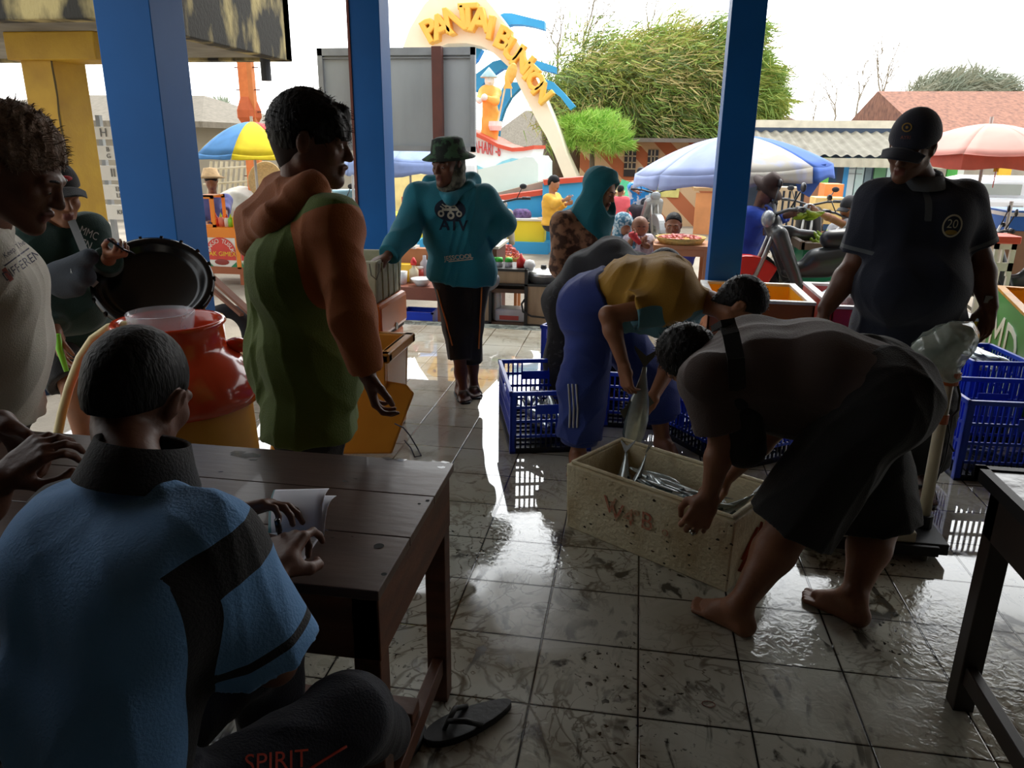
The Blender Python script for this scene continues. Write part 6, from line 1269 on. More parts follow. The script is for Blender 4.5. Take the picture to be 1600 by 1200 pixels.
# ------------------------------------------------------------ orange lattice mast, food cart, fence, left side houses
orm = M('orange_mast', (232, 132, 66), .6, vscale=6, rgb2=(206, 106, 50)); ms = thing('mast', 'orange painted mast with step bolts rising behind the parasol', 'mast', (at(392, 330, 11)[0], 11, GZ)); xm = at(391, 150, 11)[0]
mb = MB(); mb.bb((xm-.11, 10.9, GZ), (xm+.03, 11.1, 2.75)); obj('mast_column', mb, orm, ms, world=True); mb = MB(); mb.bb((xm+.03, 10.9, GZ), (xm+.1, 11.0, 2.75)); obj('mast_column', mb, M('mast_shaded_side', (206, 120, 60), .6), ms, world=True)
mb = MB(); mb.lathe([(.12, 0), (.19, .1), (.19, .2), (.12, .38)], at(391, 195, 11), 6, cap=(True, True)); obj('collar', mb, M('rust_collar', (196, 96, 50), .7), ms, world=True)
mb = MB()
for k in range(8): z = .4+.3*k; mb.beam((xm-.18, 10.95, z), (xm+.18, 10.95, z), .015, .015)
obj('step_bolts', mb, rust, ms, world=True)
Yc = 8.4; ct_ = thing('food_cart', 'orange meatball cart with red sign panel behind the young man', 'cart', (at(360, 440, Yc)[0], Yc, GZ)); oc_ = M('cart_orange', (250, 146, 30), .5, vscale=2, var=.05)
X = lambda x, y=400, Y=Yc: at(x, y, Y)[0]; Z = lambda y, x=360, Y=Yc: at(x, y, Y)[2]
xl, xr = X(318), X(404); zc = Z(372); zb_ = Z(417); mb = MB(); mb.bb((xl, Yc, zc), (xr, Yc+.5, Z(356))); obj('counter', mb, oc_, ct_, world=True, bevel=.005)
for xx in (xl, X(370)-.0, xr-.04): obj('cart_post', MB().bb((xx, Yc-.01, zb_-.02), (xx+.05, Yc+.03, Z(340))), oc_, ct_, world=True)
sw, sr, sg = M('sign_white', (240, 238, 230), .6), M('sign_red', (222, 72, 62), .6), M('sign_green', (40, 140, 90), .6)
for a, b in ((xl+.04, X(370)), (X(370)+.05, xr-.04)):
    obj('sign_panel', MB().bb((a, Yc, zb_), (b, Yc+.02, zc)), sw, ct_, world=True); mb = MB(); cx = (a+b)/2; w2 = min(.19, (b-a)/2-.01); k = 20
    mb.prism([(w2*math.cos(math.pi*i/k), w2*math.sin(math.pi*i/k)*.9) for i in range(k+1)]+[(-w2, -.1), (w2, -.1)], (cx, Yc-.003, (zb_+zc)/2+.01), (1, 0, 0), (0, 0, 1), .003); obj('sign_art', mb, sr, ct_, world=True, label='red arched field')
    mb = MB(); mb.prism([(-w2, 0), (-w2*.6, .0), (-w2, .06)], (cx, Yc-.006, zb_), (1, 0, 0), (0, 0, 1), .003); mb.prism([(w2, 0), (w2, .06), (w2*.6, 0)], (cx, Yc-.006, zb_), (1, 0, 0), (0, 0, 1), .003); obj('sign_art', mb, sg, ct_, world=True, label='green corners')
    mb = MB(); mb.ball((cx, Yc-.008, zb_+.055), (w2*.5, .006, .035), 14); obj('sign_art', mb, M('sauce_red', (150, 50, 40), .5), ct_, world=True, label='bowl picture')
    if b-a > .25:
        mb = MB()
        for i, ch in enumerate('BAKSO TUSUK'):
            an = math.pi*(1-(i+.5)/11); text_on(mb, ch, (cx+w2*.8*math.cos(an), Yc-.008, (zb_+zc)/2+.0+w2*.72*math.sin(an)), (math.sin(an), 0, -math.cos(an)), (math.cos(an), 0, math.sin(an)), .07, .002)
        obj('sign_lettering', mb, sw, ct_, world=True); mb = MB(); text_on(mb, 'PAK GIMEX', (cx, Yc-.008, (zb_+zc)/2-.02), (1, 0, 0), (0, 0, 1), .075, .002); obj('sign_lettering', mb, M('sign_yellow', (250, 210, 60), .6), ct_, world=True)
brw = M('cart_brown', (168, 96, 60), .6, vscale=3); mb = MB(); mb.bb((xl, Yc-.01, Z(428)), (xr, Yc+.5, zb_)); obj('lower_board', mb, brw, ct_, world=True)
for xx in (xl, X(372), xr-.06): obj('leg', MB().bb((xx, Yc, GZ), (xx+.07, Yc+.07, Z(428))), brw, ct_, world=True)
mb = MB(); x_0, x_1 = X(318), X(341); z0_, z1_ = Z(356), Z(306); 
for a, b in (((x_0, z0_), (x_0+.03, z1_)), ((x_1-.03, z0_), (x_1, z1_)), ((x_0, z1_-.04), (x_1, z1_)), ((x_0, z0_), (x_1, z0_+.03))): mb.bb((a[0], Yc, a[1]), (b[0], Yc+.03, b[1])); mb.bb((a[0], Yc+.25, a[1]), (b[0], Yc+.28, b[1]))
mb.bb((x_0, Yc, z1_-.02), (x_1, Yc+.28, z1_)); obj('glass_case', mb, oc_, ct_, world=True)
for k, (x, c, h) in enumerate(((335, (226, 90, 70), .14), (343, (240, 150, 130), .14), (352, (236, 232, 226), .13), (358, (140, 220, 60), .13), (365, (250, 210, 40), .16))):
    t = thing('sauce_bottle', ['red sauce bottle at the left of the cart counter', 'pink sauce bottle on the cart counter', 'white sauce bottle with a yellow-green nozzle on the cart', 'lime green bottle on the cart counter', 'yellow bottle at the right end of the cart counter'][k], 'bottle', (X(x), Yc+.12, Z(356)))
    mb = MB(); mb.lathe([(.001, 0), (.034, 0), (.034, h*.65), (.02, h*.8), (.001, h*.8)], (0, 0, 0), 14); obj('bottle', mb, M('sauce_%d' % k, c, .4), t, smooth=True); mb = MB(); mb.lathe([(.02, h*.8), (.014, h*.9), (.003, h*1.15), (.001, h*1.15)], (0, 0, 0), 10); obj('nozzle', mb, M('sauce_n%d' % (k % 2), ((214, 60, 40), (190, 220, 50))[k % 2], .4), t, smooth=True)
bam = M('bamboo_pale', (206, 196, 170), .7, vscale=6, rgb2=(176, 164, 134)); fn_ = thing('bamboo_fence', 'leaning pale bamboo fence behind the food cart', 'fence', (at(365, 300, 12)[0], 12, GZ))
for k in range(12):
    x = 322+k*8.2; obj('cane', MB().tube([A(*at(x-8, 332, 12)[:2], GZ), at(x+8, 252, 12.2)], .022, 6), bam, fn_, world=True)
for y in (262, 285, 303): obj('rail', MB().tube([at(318, y+3, 11.95), at(420, y-4, 11.95)], .02, 6), bam, fn_, world=True)
for lab, x, y, r in (('heap of pale sacks at the foot of the bamboo fence', 380, 325, .42), ('smaller sack heap behind the cart seller', 352, 330, .26)):
    t = thing('sack_pile', lab, 'sacks', at(x, y+10, 11)); c = at(x, y, 11); blob('sacks', [ell(c, (r, .4, r*.75), None, .1), ell(c+A(r*.6, 0, -.1), (r*.6, .3, r*.5), None, .1), ell(c+A(-r*.6, -.1, -.15), (r*.6, .3, r*.4), None, .1)], .03, M('sack_pale', (196, 192, 182), .9, vscale=4, rgb2=(160, 156, 146)), t, fold=folds(int(x), .03, .5))
bk_ = thing('woven_basket', 'round tan woven tray leaning behind the orange mast', 'basket', at(418, 285, 10)); mb = MB(); mb.lathe([(.001, .0), (.2, .01), (.24, .04), (.25, .03), (.2, -.01), (.001, -.02)], at(416, 282, 10), 28, rotx(1.35)); obj('tray', mb, M('wicker', (190, 160, 110), .8, vscale=40, bump=.4), bk_, world=True, smooth=True); obj('stand', MB().beam(A(*at(416, 282, 10.1)[:2], GZ), at(416, 290, 10.1), .05, .05), rust, bk_, world=True)
# sign boards on a ladder frame behind the left pillar
lb_ = thing('notice_boards', 'column of white lettered boards between the yellow column and left pillar', 'sign', (at(185, 300, 8)[0], 8, GZ)); wht = M('board_white', (232, 230, 222), .6, var=.04); blt = M('board_letter', (120, 120, 118), .7)
xa, xb = at(150, 250, 8)[0], at(215, 250, 8)[0]
for k, (y0_, y1_, tx) in enumerate(((198, 218, 'H'), (228, 250, 'B\nG'), (259, 282, 'II'), (289, 312, 'EM\nLN'), (320, 343, 'KRDN'))):
    z0_, z1_ = at(180, y1_, 8)[2], at(180, y0_, 8)[2]; obj('board', MB().bb((xa, 8, z0_), (xb, 8.02, z1_)), wht, lb_, world=True); mb = MB(); text_on(mb, tx, (at((172, 175, 178, 184, 188)[k], 300, 7.99)[0]+.02, 7.99, (z0_+z1_)/2), (1, 0, 0), (0, 0, 1), .13 if k in (0, 2) else .07, .003); obj('board_lettering', mb, blt, lb_, world=True)
for xx in (xa+.05, xb-.05): obj('post', MB().bb((xx, 8.02, GZ), (xx+.05, 8.07, at(180, 180, 8)[2])), gm2, lb_, world=True)
# ------------------------------------------------------------ houses and roofs
def house(label, x0, x1, Y, D, zw, roofm, wallm, ridge=1.2, over=.5, hip=True, base=GZ, name='house'):
    t = thing(name, label, 'building', ((x0+x1)/2, Y+D/2, base)); obj('wall', MB().bb((x0, Y, base), (x1, Y+D, zw)), wallm, t, world=True)
    mb = MB(); o = over; ym = Y+D/2; v = [(x0-o, Y-o, zw-.1), (x1+o, Y-o, zw-.1), (x1+o, Y+D+o, zw-.1), (x0-o, Y+D+o, zw-.1), (x0+(.8 if hip else -o), ym, zw+ridge), (x1-(.8 if hip else -o), ym, zw+ridge)]
    mb.add(v+[(a, b, c-.12) for a, b, c in v[:4]], [(0, 1, 5, 4), (2, 3, 4, 5), (1, 2, 5), (3, 0, 4), (0, 6, 7, 1), (1, 7, 8, 2), (2, 8, 9, 3), (3, 9, 6, 0), (9, 8, 7, 6)]); obj('roof', mb, roofm, t, world=True); return t
tile_r = M('tile_roof', (150, 118, 96), .85, vscale=8, rgb2=(118, 90, 74), stretch=(3, 1, 1), bump=.4); grey_r = M('grey_roof', (132, 124, 110), .85, vscale=6, rgb2=(108, 100, 86), stretch=(4, 1, 1)); pal = M('pale_wall', (150, 142, 126), .8, vscale=1); drk = M('dim_wall', (120, 112, 104), .8)
house('low house with a long pale tiled roof at the far left', at(-60, 200, 16)[0], at(300, 200, 16)[0], 16, 4, at(50, 180, 15.5)[2], grey_r, pal, ridge=.55, over=.6)
house('house with dark eaves seen between left pillar and the mast', at(200, 200, 22)[0], at(338, 200, 22)[0], 22, 5, at(300, 206, 21.5)[2], grey_r, drk, ridge=.35)
house('brown-roofed house right of the orange mast', at(395, 200, 26)[0], at(520, 200, 26)[0], 26, 5, at(420, 196, 26)[2], tile_r, pal, ridge=.6)
house('grey-roofed pavilion behind the boat monument', at(770, 200, 30)[0], at(900, 200, 30)[0], 30, 6, at(800, 224, 29.5)[2], grey_r, drk, ridge=1.3)
t = house('red tile roofed house at the upper right', at(1475, 200, 17)[0], at(1720, 200, 17)[0], 17, 7, at(1540, 208, 16.5)[2], M('red_tile_roof', (166, 112, 88), .85, vscale=7, rgb2=(120, 78, 62), stretch=(2, 1, 1), bump=.4), M('grey_gable', (186, 178, 164), .85), ridge=1.0, hip=False, over=.4)
house('small tiled roof peeking left of the long parapet', at(1205, 200, 26)[0], at(1268, 200, 26)[0], 26, 4, at(1230, 205, 26)[2], tile_r, pal, ridge=.5)
# long row of kiosks with a corrugated roof
kY = 15.0; kx0, kx1 = at(1170, 220, kY)[0], at(1480, 220, kY)[0]; ks = thing('kiosk_row', 'long kiosk row with corrugated grey roof and cream parapet', 'building', ((kx0+kx1)/2, kY+2, GZ))
zp0, zp1 = at(1300, 200, kY+1.5)[2], at(1300, 188, kY+1.5)[2]; obj('parapet', MB().bb((kx0, kY+1.5, zp0), (kx1, kY+1.7, zp1)), M('cream_parapet', (236, 228, 206), .8), ks, world=True); obj('wall', MB().bb((kx0, kY+1.5, GZ), (kx1, kY+4, zp0)), M('navy_dim_wall', (70, 84, 104), .8), ks, world=True)
mb = MB(); ze, zr = at(1300, 243, kY-.4)[2], at(1300, 206, kY+1.5)[2]
def cor(u, v): x = kx0-.3+(kx1-kx0+.6)*u; return A(x, kY+1.5-1.9*v, zr+(ze-zr)*v+.02*math.sin(u*(kx1-kx0)/.16*2*math.pi))
mb.grid(cor, 560, 2); obj('corrugated_roof', mb, M('corrugated_asbestos', (148, 144, 130), .8, vscale=3, rgb2=(118, 112, 98)), ks, world=True, smooth=True)
mb = MB(); z1_ = at(1300, 257, kY-.35)[2]; mb.grid(lambda u, v: A(kx0-.2+(kx1-kx0+.4)*u, kY-.4-.02*v, ze-.04-(ze-z1_)*v)+A(0, .02*math.sin(u*(kx1-kx0)/.16*2*math.pi), 0), 560, 1); obj('roof_fascia', mb, M('roof_fringe', (196, 190, 170), .8), ks, world=True, smooth=True)
dz1 = at(1300, 246, kY)[2]
for k, (a, b, c) in enumerate(((1284, 1296, (130, 220, 110)), (1296, 1308, (40, 70, 100)), (1308, 1318, (60, 66, 80)), (1318, 1326, (60, 150, 214)), (1326, 1336, (206, 218, 220)), (1338, 1350, (190, 214, 214)), (1352, 1362, (110, 130, 140)), (1366, 1384, (100, 150, 110)), (1386, 1392, (200, 226, 226)), (1480, 1496, (90, 190, 90)), (1496, 1506, (230, 236, 226)), (1560, 1580, (240, 190, 60)), (1262, 1284, (170, 120, 90)))):
    obj('door_panel', MB().bb((at(a, 270, kY)[0], kY, GZ+.2), (at(b, 270, kY)[0], kY+.06, dz1)), M('kiosk_paint_%d' % k, c, .7, var=.06), ks, world=True)
for a, b in ((1327, 1349),):
    mb = MB()
    for q in range(3): mb.bb((at(a, 255+q*8, kY)[0], kY-.02, at(a, 256+q*8, kY)[2]), (at(b, 255, kY)[0], kY, at(a, 255+q*8, kY)[2]))
    obj('window_bars', mb, gm2, ks, world=True)
# striped cafe wall with windows
sY = 20.0; X_ = lambda x, y=280: at(x, y, sY)[0]; Z_ = lambda y, x=1000: at(x, y, sY)[2]; cf = thing('striped_building', 'cafe with diagonal orange and cream stripes and tall dark windows', 'building', (X_(1040), sY, GZ))
stp = bpy.data.materials.new('diagonal_stripes'); stp.use_nodes = True; n, l = stp.node_tree.nodes, stp.node_tree.links; tcn = n.new('ShaderNodeTexCoord'); mpn = n.new('ShaderNodeMapping'); mpn.inputs['Rotation'].default_value = (0, .8, 0); wvn = n.new('ShaderNodeTexWave'); wvn.inputs['Scale'].default_value = .55; rpn = n.new('ShaderNodeValToRGB'); rpn.color_ramp.interpolation = 'CONSTANT'
rpn.color_ramp.elements[0].color = (*lin((196, 116, 78)), 1); rpn.color_ramp.elements[1].position = .5; rpn.color_ramp.elements[1].color = (*lin((226, 190, 150)), 1)
l.new(tcn.outputs['Object'], mpn.inputs[0]); l.new(mpn.outputs[0], wvn.inputs[0]); l.new(wvn.outputs[0], rpn.inputs[0]); l.new(rpn.outputs[0], n['Principled BSDF'].inputs['Base Color']); n['Principled BSDF'].inputs['Roughness'].default_value = .85
obj('wall', MB().bb((X_(905), sY, GZ), (X_(1190), sY+5, Z_(222))), stp, cf, world=True); obj('roof', MB().bb((X_(900), sY-.8, Z_(222)), (X_(1195), sY+5.2, Z_(216))), drk, cf, world=True)
for a, b in ((974, 992), (1010, 1026)):
    wn_ = obj('window', MB().bb((X_(a), sY-.04, Z_(276)), (X_(b), sY+.02, Z_(234))), M('window_dark', (44, 46, 50), .3), cf, world=True); mb = MB()
    for q in range(3): mb.bb((X_(a), sY-.07, Z_(244+q*10)-.015), (X_(b), sY-.04, Z_(244+q*10)+.015))
    for q in range(1, 3): xx = X_(a)+(X_(b)-X_(a))*q/3; mb.bb((xx-.015, sY-.07, Z_(264)), (xx+.015, sY-.04, Z_(234)))
    obj('window_grille', mb, M('grille_cream', (190, 176, 150), .6), cf, world=True)
lw = thing('low_striped_wall', 'low boundary wall with orange and cream stripes before the cafe', 'wall', (at(1040, 320, 17)[0], 17, GZ)); obj('wall', MB().bb((at(895, 300, 17)[0], 17, GZ), (at(1300, 300, 17)[0], 17.15, at(1000, 283, 17)[2])), stp, lw, world=True)
bn_ = thing('banner', 'yellow and green banner hung on the low striped wall', 'banner', at(1035, 300, 16.97)); mb = MB(); p = [at(1002, 290, 16.97), at(1062, 294, 16.97), at(1060, 309, 16.97), at(1002, 306, 16.97)]; mb.add(p+[q+A(0, .02, 0) for q in p], [(0, 1, 2, 3), (7, 6, 5, 4), (0, 4, 5, 1), (2, 6, 7, 3), (1, 5, 6, 2), (0, 3, 7, 4)]); obj('banner_cloth', mb, M('banner_yellow', (236, 226, 140), .8), bn_, world=True)
mb = MB(); text_on(mb, 'WARUNG\nMAKAN', at(1020, 299, 16.95), (1, 0, -.03), (0, 0, 1), .1, .003); obj('banner_lettering', mb, M('banner_green', (60, 160, 80), .7), bn_, world=True)
bq = thing('banner', 'green slanting tarpaulin left of the grey motorbike', 'banner', at(985, 300, 16.8)); mb = MB(); p = [at(972, 280, 16.8), at(1000, 290, 16.8), at(1000, 318, 16.5), at(966, 312, 16.5), at(962, 300, 16.7)]; mb.add(p, [(0, 1, 2, 3, 4)]); o = obj('tarpaulin', mb, M('tarp_green', (90, 200, 150), .7), bq, world=True); o.modifiers.new('s', 'SOLIDIFY').thickness = .02
for lab, a, b, y0_, y1_, Y_ in (('orange wooden counter by the far pillar', 1088, 1116, 293, 323, 15.5), ('small orange counter left of the grey motorbike', 951, 972, 300, 322, 16)):
    t = thing('wooden_counter', lab, 'counter', at((a+b)/2, y1_, Y_)); om = M('counter_orange', (222, 150, 96), .7, vscale=3); z0_, z1_ = GZ, at(a, y0_, Y_)[2]; xa_, xb_ = at(a, 300, Y_)[0], at(b, 300, Y_)[0]
    obj('top', MB().bb((xa_-.05, Y_-.05, z1_-.06), (xb_+.05, Y_+.6, z1_)), M('counter_top_tan', (190, 150, 104), .7), t, world=True); obj('front_board', MB().bb((xa_, Y_, z0_), (xb_, Y_+.04, z1_-.1)), om, t, world=True)
# ------------------------------------------------------------ trees
bark = M('bark', (110, 96, 80), .9, vscale=8, bump=.5); twigm = M('twig_grey', (150, 140, 124), .9)
def needle_tree(label, blobs, Y, n, cols, trunk=None, dirn=(.7, -.1, -.15), L=(.25, .6), seed=1, name='tree', cat='tree'):
    rs = np.random.RandomState(seed); c0 = at(blobs[0][0], blobs[0][1], Y); t = thing(name, label, cat, (c0[0], c0[1], GZ)); vs, fs, mi = [], [], []; tot = sum(b[2]*b[3] for b in blobs); k = 1186/Y
    for bx, by, rx, ry in blobs:
        c = at(bx, by, Y); m = int(n*rx*ry/tot); R3 = A(rx/k, max(rx, ry)/k*.9, ry/k); 
        cl = rs.normal(size=(max(6, m//45), 3)); cl /= np.linalg.norm(cl, axis=1)[:, None]; cl *= rs.uniform(.3, 1.12, (len(cl), 1))**.6
        for q in cl:
            cc = c+q*R3; dd = nrm(A(*dirn)+rs.normal(size=3)*.35+q*.5); mt = rs.choice(len(cols)); cr_ = (R3.mean())*.15
            for _ in range(45):
                p = cc+rs.normal(size=3)*A(1.2, 1, .7)*cr_; d = nrm(dd+rs.normal(size=3)*.3); ln = rs.uniform(*L); s_ = nrm(np.cross(d, rs.normal(size=3)))*ln*.035; b = len(vs)
                vs += [p-s_, p+s_, p+d*ln*.6+s_*.7, p+d*ln, p+d*ln*.6-s_*.7]; fs += [(b, b+1, b+2, b+3, b+4)]; mi.append(mt if rs.rand() < .8 else rs.choice(len(cols)))
    mb = MB(); mb.v = [tuple(map(float, q)) for q in vs]; mb.f = fs; mb.m = mi; tag(obj('foliage', mb, cols, t, world=True), kind='stuff')
    mb = MB(); 
    for pts, r in (trunk or []): mb.tube([at(x, y, Y+.2) for x, y in pts], r, 8)
    if not trunk: mb.tube([A(c0[0], c0[1], GZ), c0], [.3, .15], 8)
    else: q_ = at(trunk[0][0][0][0], trunk[0][0][0][1], Y+.2); mb.tube([A(q_[0], q_[1], GZ-.05), q_], [trunk[0][1][0]*1.1, trunk[0][1][0]], 8)
    if True: obj('trunk', mb, bark, t, world=True, smooth=True)
    return t
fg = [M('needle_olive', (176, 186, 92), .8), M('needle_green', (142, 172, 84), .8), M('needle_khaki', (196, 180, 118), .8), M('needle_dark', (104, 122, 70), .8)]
needle_tree('big wind-swept casuarina between the arch and the far pillar', [(1010, 120, 130, 62), (1090, 90, 85, 48), (930, 130, 80, 50), (1060, 180, 110, 45), (960, 180, 100, 45), (900, 165, 50, 45), (1130, 150, 75, 60), (880, 205, 35, 25), (1010, 215, 60, 22)], 24, 60000, fg,
            trunk=[([(868, 290), (870, 240), (860, 195), (872, 160)], [.5, .42, .3, .15]), ([(895, 290), (893, 235), (915, 190), (960, 140)], [.35, .3, .22, .1]), ([(1018, 290), (1012, 240), (1030, 190), (1060, 120)], [.3, .26, .2, .1]), ([(860, 200), (835, 170), (828, 150)], [.14, .1, .05])], L=(.2, .5), seed=2)
needle_tree('feathery green casuarina crown right of the far blue pillar', [(1175, 110, 40, 26), (1180, 160, 42, 30), (1170, 190, 32, 18), (1160, 60, 30, 26)], 23, 9000, fg[:2], L=(.2, .45), seed=5)
fb = [M('needle_bright', (178, 214, 104), .8), M('needle_fresh', (150, 196, 84), .8)]
needle_tree('bright green young tree in front of the casuarina', [(935, 208, 42, 26), (910, 195, 28, 14), (960, 222, 24, 14), (895, 225, 12, 10)], 19, 9000, fb, trunk=[([(925, 290), (925, 230)], [.08, .05])], dirn=(.2, 0, .3), L=(.1, .25), seed=8)
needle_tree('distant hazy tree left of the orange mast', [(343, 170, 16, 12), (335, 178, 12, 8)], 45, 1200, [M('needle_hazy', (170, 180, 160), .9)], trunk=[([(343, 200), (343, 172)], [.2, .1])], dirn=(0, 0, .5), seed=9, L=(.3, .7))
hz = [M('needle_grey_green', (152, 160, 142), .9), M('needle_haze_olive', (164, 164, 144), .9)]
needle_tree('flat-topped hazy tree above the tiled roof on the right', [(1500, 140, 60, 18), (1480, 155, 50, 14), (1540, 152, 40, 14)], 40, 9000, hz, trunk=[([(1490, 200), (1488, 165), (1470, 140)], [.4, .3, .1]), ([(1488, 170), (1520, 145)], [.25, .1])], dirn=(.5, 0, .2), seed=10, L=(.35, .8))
def bare_tree(label, px, Y, h, seed, lean=0, depth=6, m=twigm):
    rs = np.random.RandomState(seed); b = at(px[0], px[1], Y); t = thing('bare_tree', label, 'tree', (b[0], b[1], GZ)); mb = MB(); mb.tube([A(b[0], b[1], GZ), b], [h*.03, h*.02], 6)
    def br(p, d, L, r, k):
        q = p+d*L; m_ = (p+q)/2+rs.normal(size=3)*L*.06; mb.tube([p, m_, q], [r, r*.85, r*.65], 4 if k < 3 else 5, caps=False)
        if k <= 0: return
        for _ in range(3 if k > 1 else 2): br(q if rs.rand() > .3 else m_, nrm(d+rs.normal(size=3)*.42+A(lean, 0, .12)), L*rs.uniform(.62, .85), r*.58, k-1)
    br(b, A(0, 0, 1), h*.3, h*.016, depth); obj('branches', mb, m, t, world=True); return t
for k, (x, y, Y, h, lean, lab) in enumerate(((1300, 200, 38, 3.2, -.1, 'leafless tree left of the bare row above the kiosks'), (1335, 200, 38, 3.6, .1, 'leafless tree in the middle of the row above the kiosks'), (1370, 200, 36, 4.2, .1, 'leafless dark tree just left of the navy cap'), (1270, 200, 40, 2.4, 0, 'small leafless tree at the left end of the bare row'), (1440, 200, 40, 3.2, .2, 'leafless tree right behind the navy cap'), (870, 125, 26, 3.2, .0, 'leafless crown above the casuarina beside the arch'), (910, 110, 27, 3.4, .15, 'leafless crown second from the arch'), (1010, 75, 27, 2.4, .2, 'bare twigs sticking out of the casuarina top'))): bare_tree(lab, (x, y), Y, h, k+3, lean)
# ------------------------------------------------------------ motorbikes
tyre, chrome, eng = M('tyre_rubber', (34, 33, 33), .85, bump=.1), M('alloy', (168, 166, 160), .3, metal=.7), M('engine_grey', (96, 92, 86), .45, metal=.5, vscale=20, bump=.3)
plast = M('bike_black_plastic', (40, 42, 46), .35)
def motorbike(label, x, Y, ang, body, fender, accent=None, s=1.0, z=GZ, group=None):
    p = at(x, 400, Y); t = thing('motorbike', label, 'motorbike', (p[0], Y, z), ang, group); t.scale = (s, s, s); r = .285
    for wx in (.62, -.6):
        w_ = MB(); w_.tube([(wx+(r-.03)*math.cos(a), 0, r+(r-.03)*math.sin(a)) for a in np.linspace(0, 2*math.pi, 33)], .036, 10, caps=False); wo = obj('wheel', w_, tyre, t, smooth=True)
        mb = MB(); mb.tube([(wx+(r-.065)*math.cos(a), 0, r+(r-.065)*math.sin(a)) for a in np.linspace(0, 2*math.pi, 33)], .012, 6, caps=False); mb.cyl((wx, -.05, r), (wx, .05, r), .04, n=12)
        for k in range(5): a = 2*math.pi*k/5; mb.beam((wx, 0, r), (wx+(r-.06)*math.cos(a), 0, r+(r-.06)*math.sin(a)), .02, .025)
        obj('rim', mb, chrome, wo, smooth=False)
    mb = MB()
    for q in (-.055, .055): mb.tube([(.62, q, r), (.5, q, .62), (.44, q*.9, .82)], .018, 8)
    obj('fork', mb, chrome, t, smooth=True)
    mb = MB(); mb.prism([(.62+(r+.045)*math.cos(.15+2.2*u), r+(r+.045)*math.sin(.15+2.2*u)) for u in np.linspace(0, 1, 14)]+[(.62-.12, r+.02), (.62-.02, r+.14), (.62+.1, r+.13), (.62+.22, r+.03)], (0, -.055, 0), (1, 0, 0), (0, 0, 1), -.11); obj('front_fender', mb, fender, t, bevel=.015)
    mb = MB(); mb.grid(lambda u, v: A(-.6+(r+.05)*math.cos(1.2+1.9*u), (v-.5)*.12, r+(r+.05)*math.sin(1.2+1.9*u)), 12, 3); o = obj('rear_fender', mb, plast, t, smooth=True); o.modifiers.new('s', 'SOLIDIFY').thickness = .012
    L = lambda *p: np.array(p, float)
    blob('leg_shield', [cone(L(.42, -.1, .78), L(.26, -.14, .42), .06, .045, .05), cone(L(.42, .1, .78), L(.26, .14, .42), .06, .045, .05), cone(L(.46, 0, .86), L(.3, 0, .5), .07, .05, .05)], .02, body, t, world=False)
    blob('tail_body', [cone(L(.1, 0, .58), L(-.35, 0, .66), .09, .1, .06), cone(L(-.3, 0, .66), L(-.85, 0, .78), .1, .03, .05), cone(L(.3, 0, .5), L(.0, 0, .52), .06, .07, .06)], .02, body, t, world=False)
    if accent: 
        mb = MB(); 
        for q in (-1, 1): mb.prism([(-.62, .72), (-.3, .66), (-.1, .62), (-.3, .7), (-.7, .79)], (0, q*.1-.004, 0), (1, 0, 0), (0, 0, 1), .008)
        obj('side_stripe', mb, accent, t)
    blob('seat', [cone(L(.02, 0, .74), L(-.25, 0, .75), .07, .09, .04), cone(L(-.25, 0, .77), L(-.68, 0, .82), .09, .06, .04)], .02, plast, t, world=False)
    blob('engine', [cone(L(.1, 0, .3), L(-.15, 0, .32), .1, .12, .04), cone(L(.1, 0, .33), L(.28, 0, .38), .065, .05, .03), ball(L(-.2, .06, .3), .1, .03)], .018, eng, t, world=False)
    mb = MB(); mb.tube([(.22, -.08, .32), (.1, -.12, .16), (-.3, -.14, .2), (-.5, -.15, .26)], [.018, .018, .02, .04], 8); mb.tube([(-.5, -.15, .26), (-.85, -.16, .36)], [.045, .04], 10); obj('exhaust', mb, chrome, t, smooth=True)
    mb = MB(); mb.tube([(.36, -.36, .98), (.4, -.2, .97), (.44, 0, .92), (.4, .2, .97), (.36, .36, .98)], .014, 8); mb.tube([(.36, -.38, .98), (.37, -.27, .98)], .02, 8); mb.tube([(.36, .38, .98), (.37, .27, .98)], .02, 8)
    for q in (-1, 1): mb.tube([(.4, q*.2, .97), (.36, q*.26, 1.1)], .006, 6); mb.ball((.35, q*.28, 1.13), (.015, .05, .035), 10)
    obj('handlebar', mb, plast, t, smooth=True)
    mb = MB(); mb.ball((.49, 0, .88), (.05, .085, .07), 14); obj('headlight', mb, M('lamp_glass', (130, 136, 140), .1, spec=.9), t, smooth=True)
    return t
sil, blkb, blb = M('bike_silver', (150, 152, 152), .3, metal=.4), M('bike_dark', (48, 50, 54), .3), M('bike_teal_grey', (66, 74, 80), .35)
redf = M('bike_red', (226, 58, 48), .3, coat=.3); wht2 = M('bike_white', (226, 226, 222), .35); ang = math.pi
motorbike('motorbike with a bright red front fender behind the yellow-lined fish box', 1296, 7.2, math.pi+.12, M('bike_charcoal', (62, 66, 66), .3), redf, accent=redf, s=1.18)
motorbike('white and black motorbike behind the one with the red fender', 1262, 8.6, .35, wht2, blkb)
motorbike('dark scooter parked near the banana seller', 1262, 11.2, -1.9, blkb, blkb)
motorbike('silver motorbike with its front wheel turned to the square, ridden by a person', 1003, 13.2, -1.25, sil, sil)
motorbike('dusty motorbike seen from its tail beside the yellow block', 783, 9.6, 1.75, M('bike_dusty', (150, 140, 120), .5), plast)
motorbike('dark motorbike behind the young man and the mid pillar', 520, 9.4, -1.2, blkb, blkb)
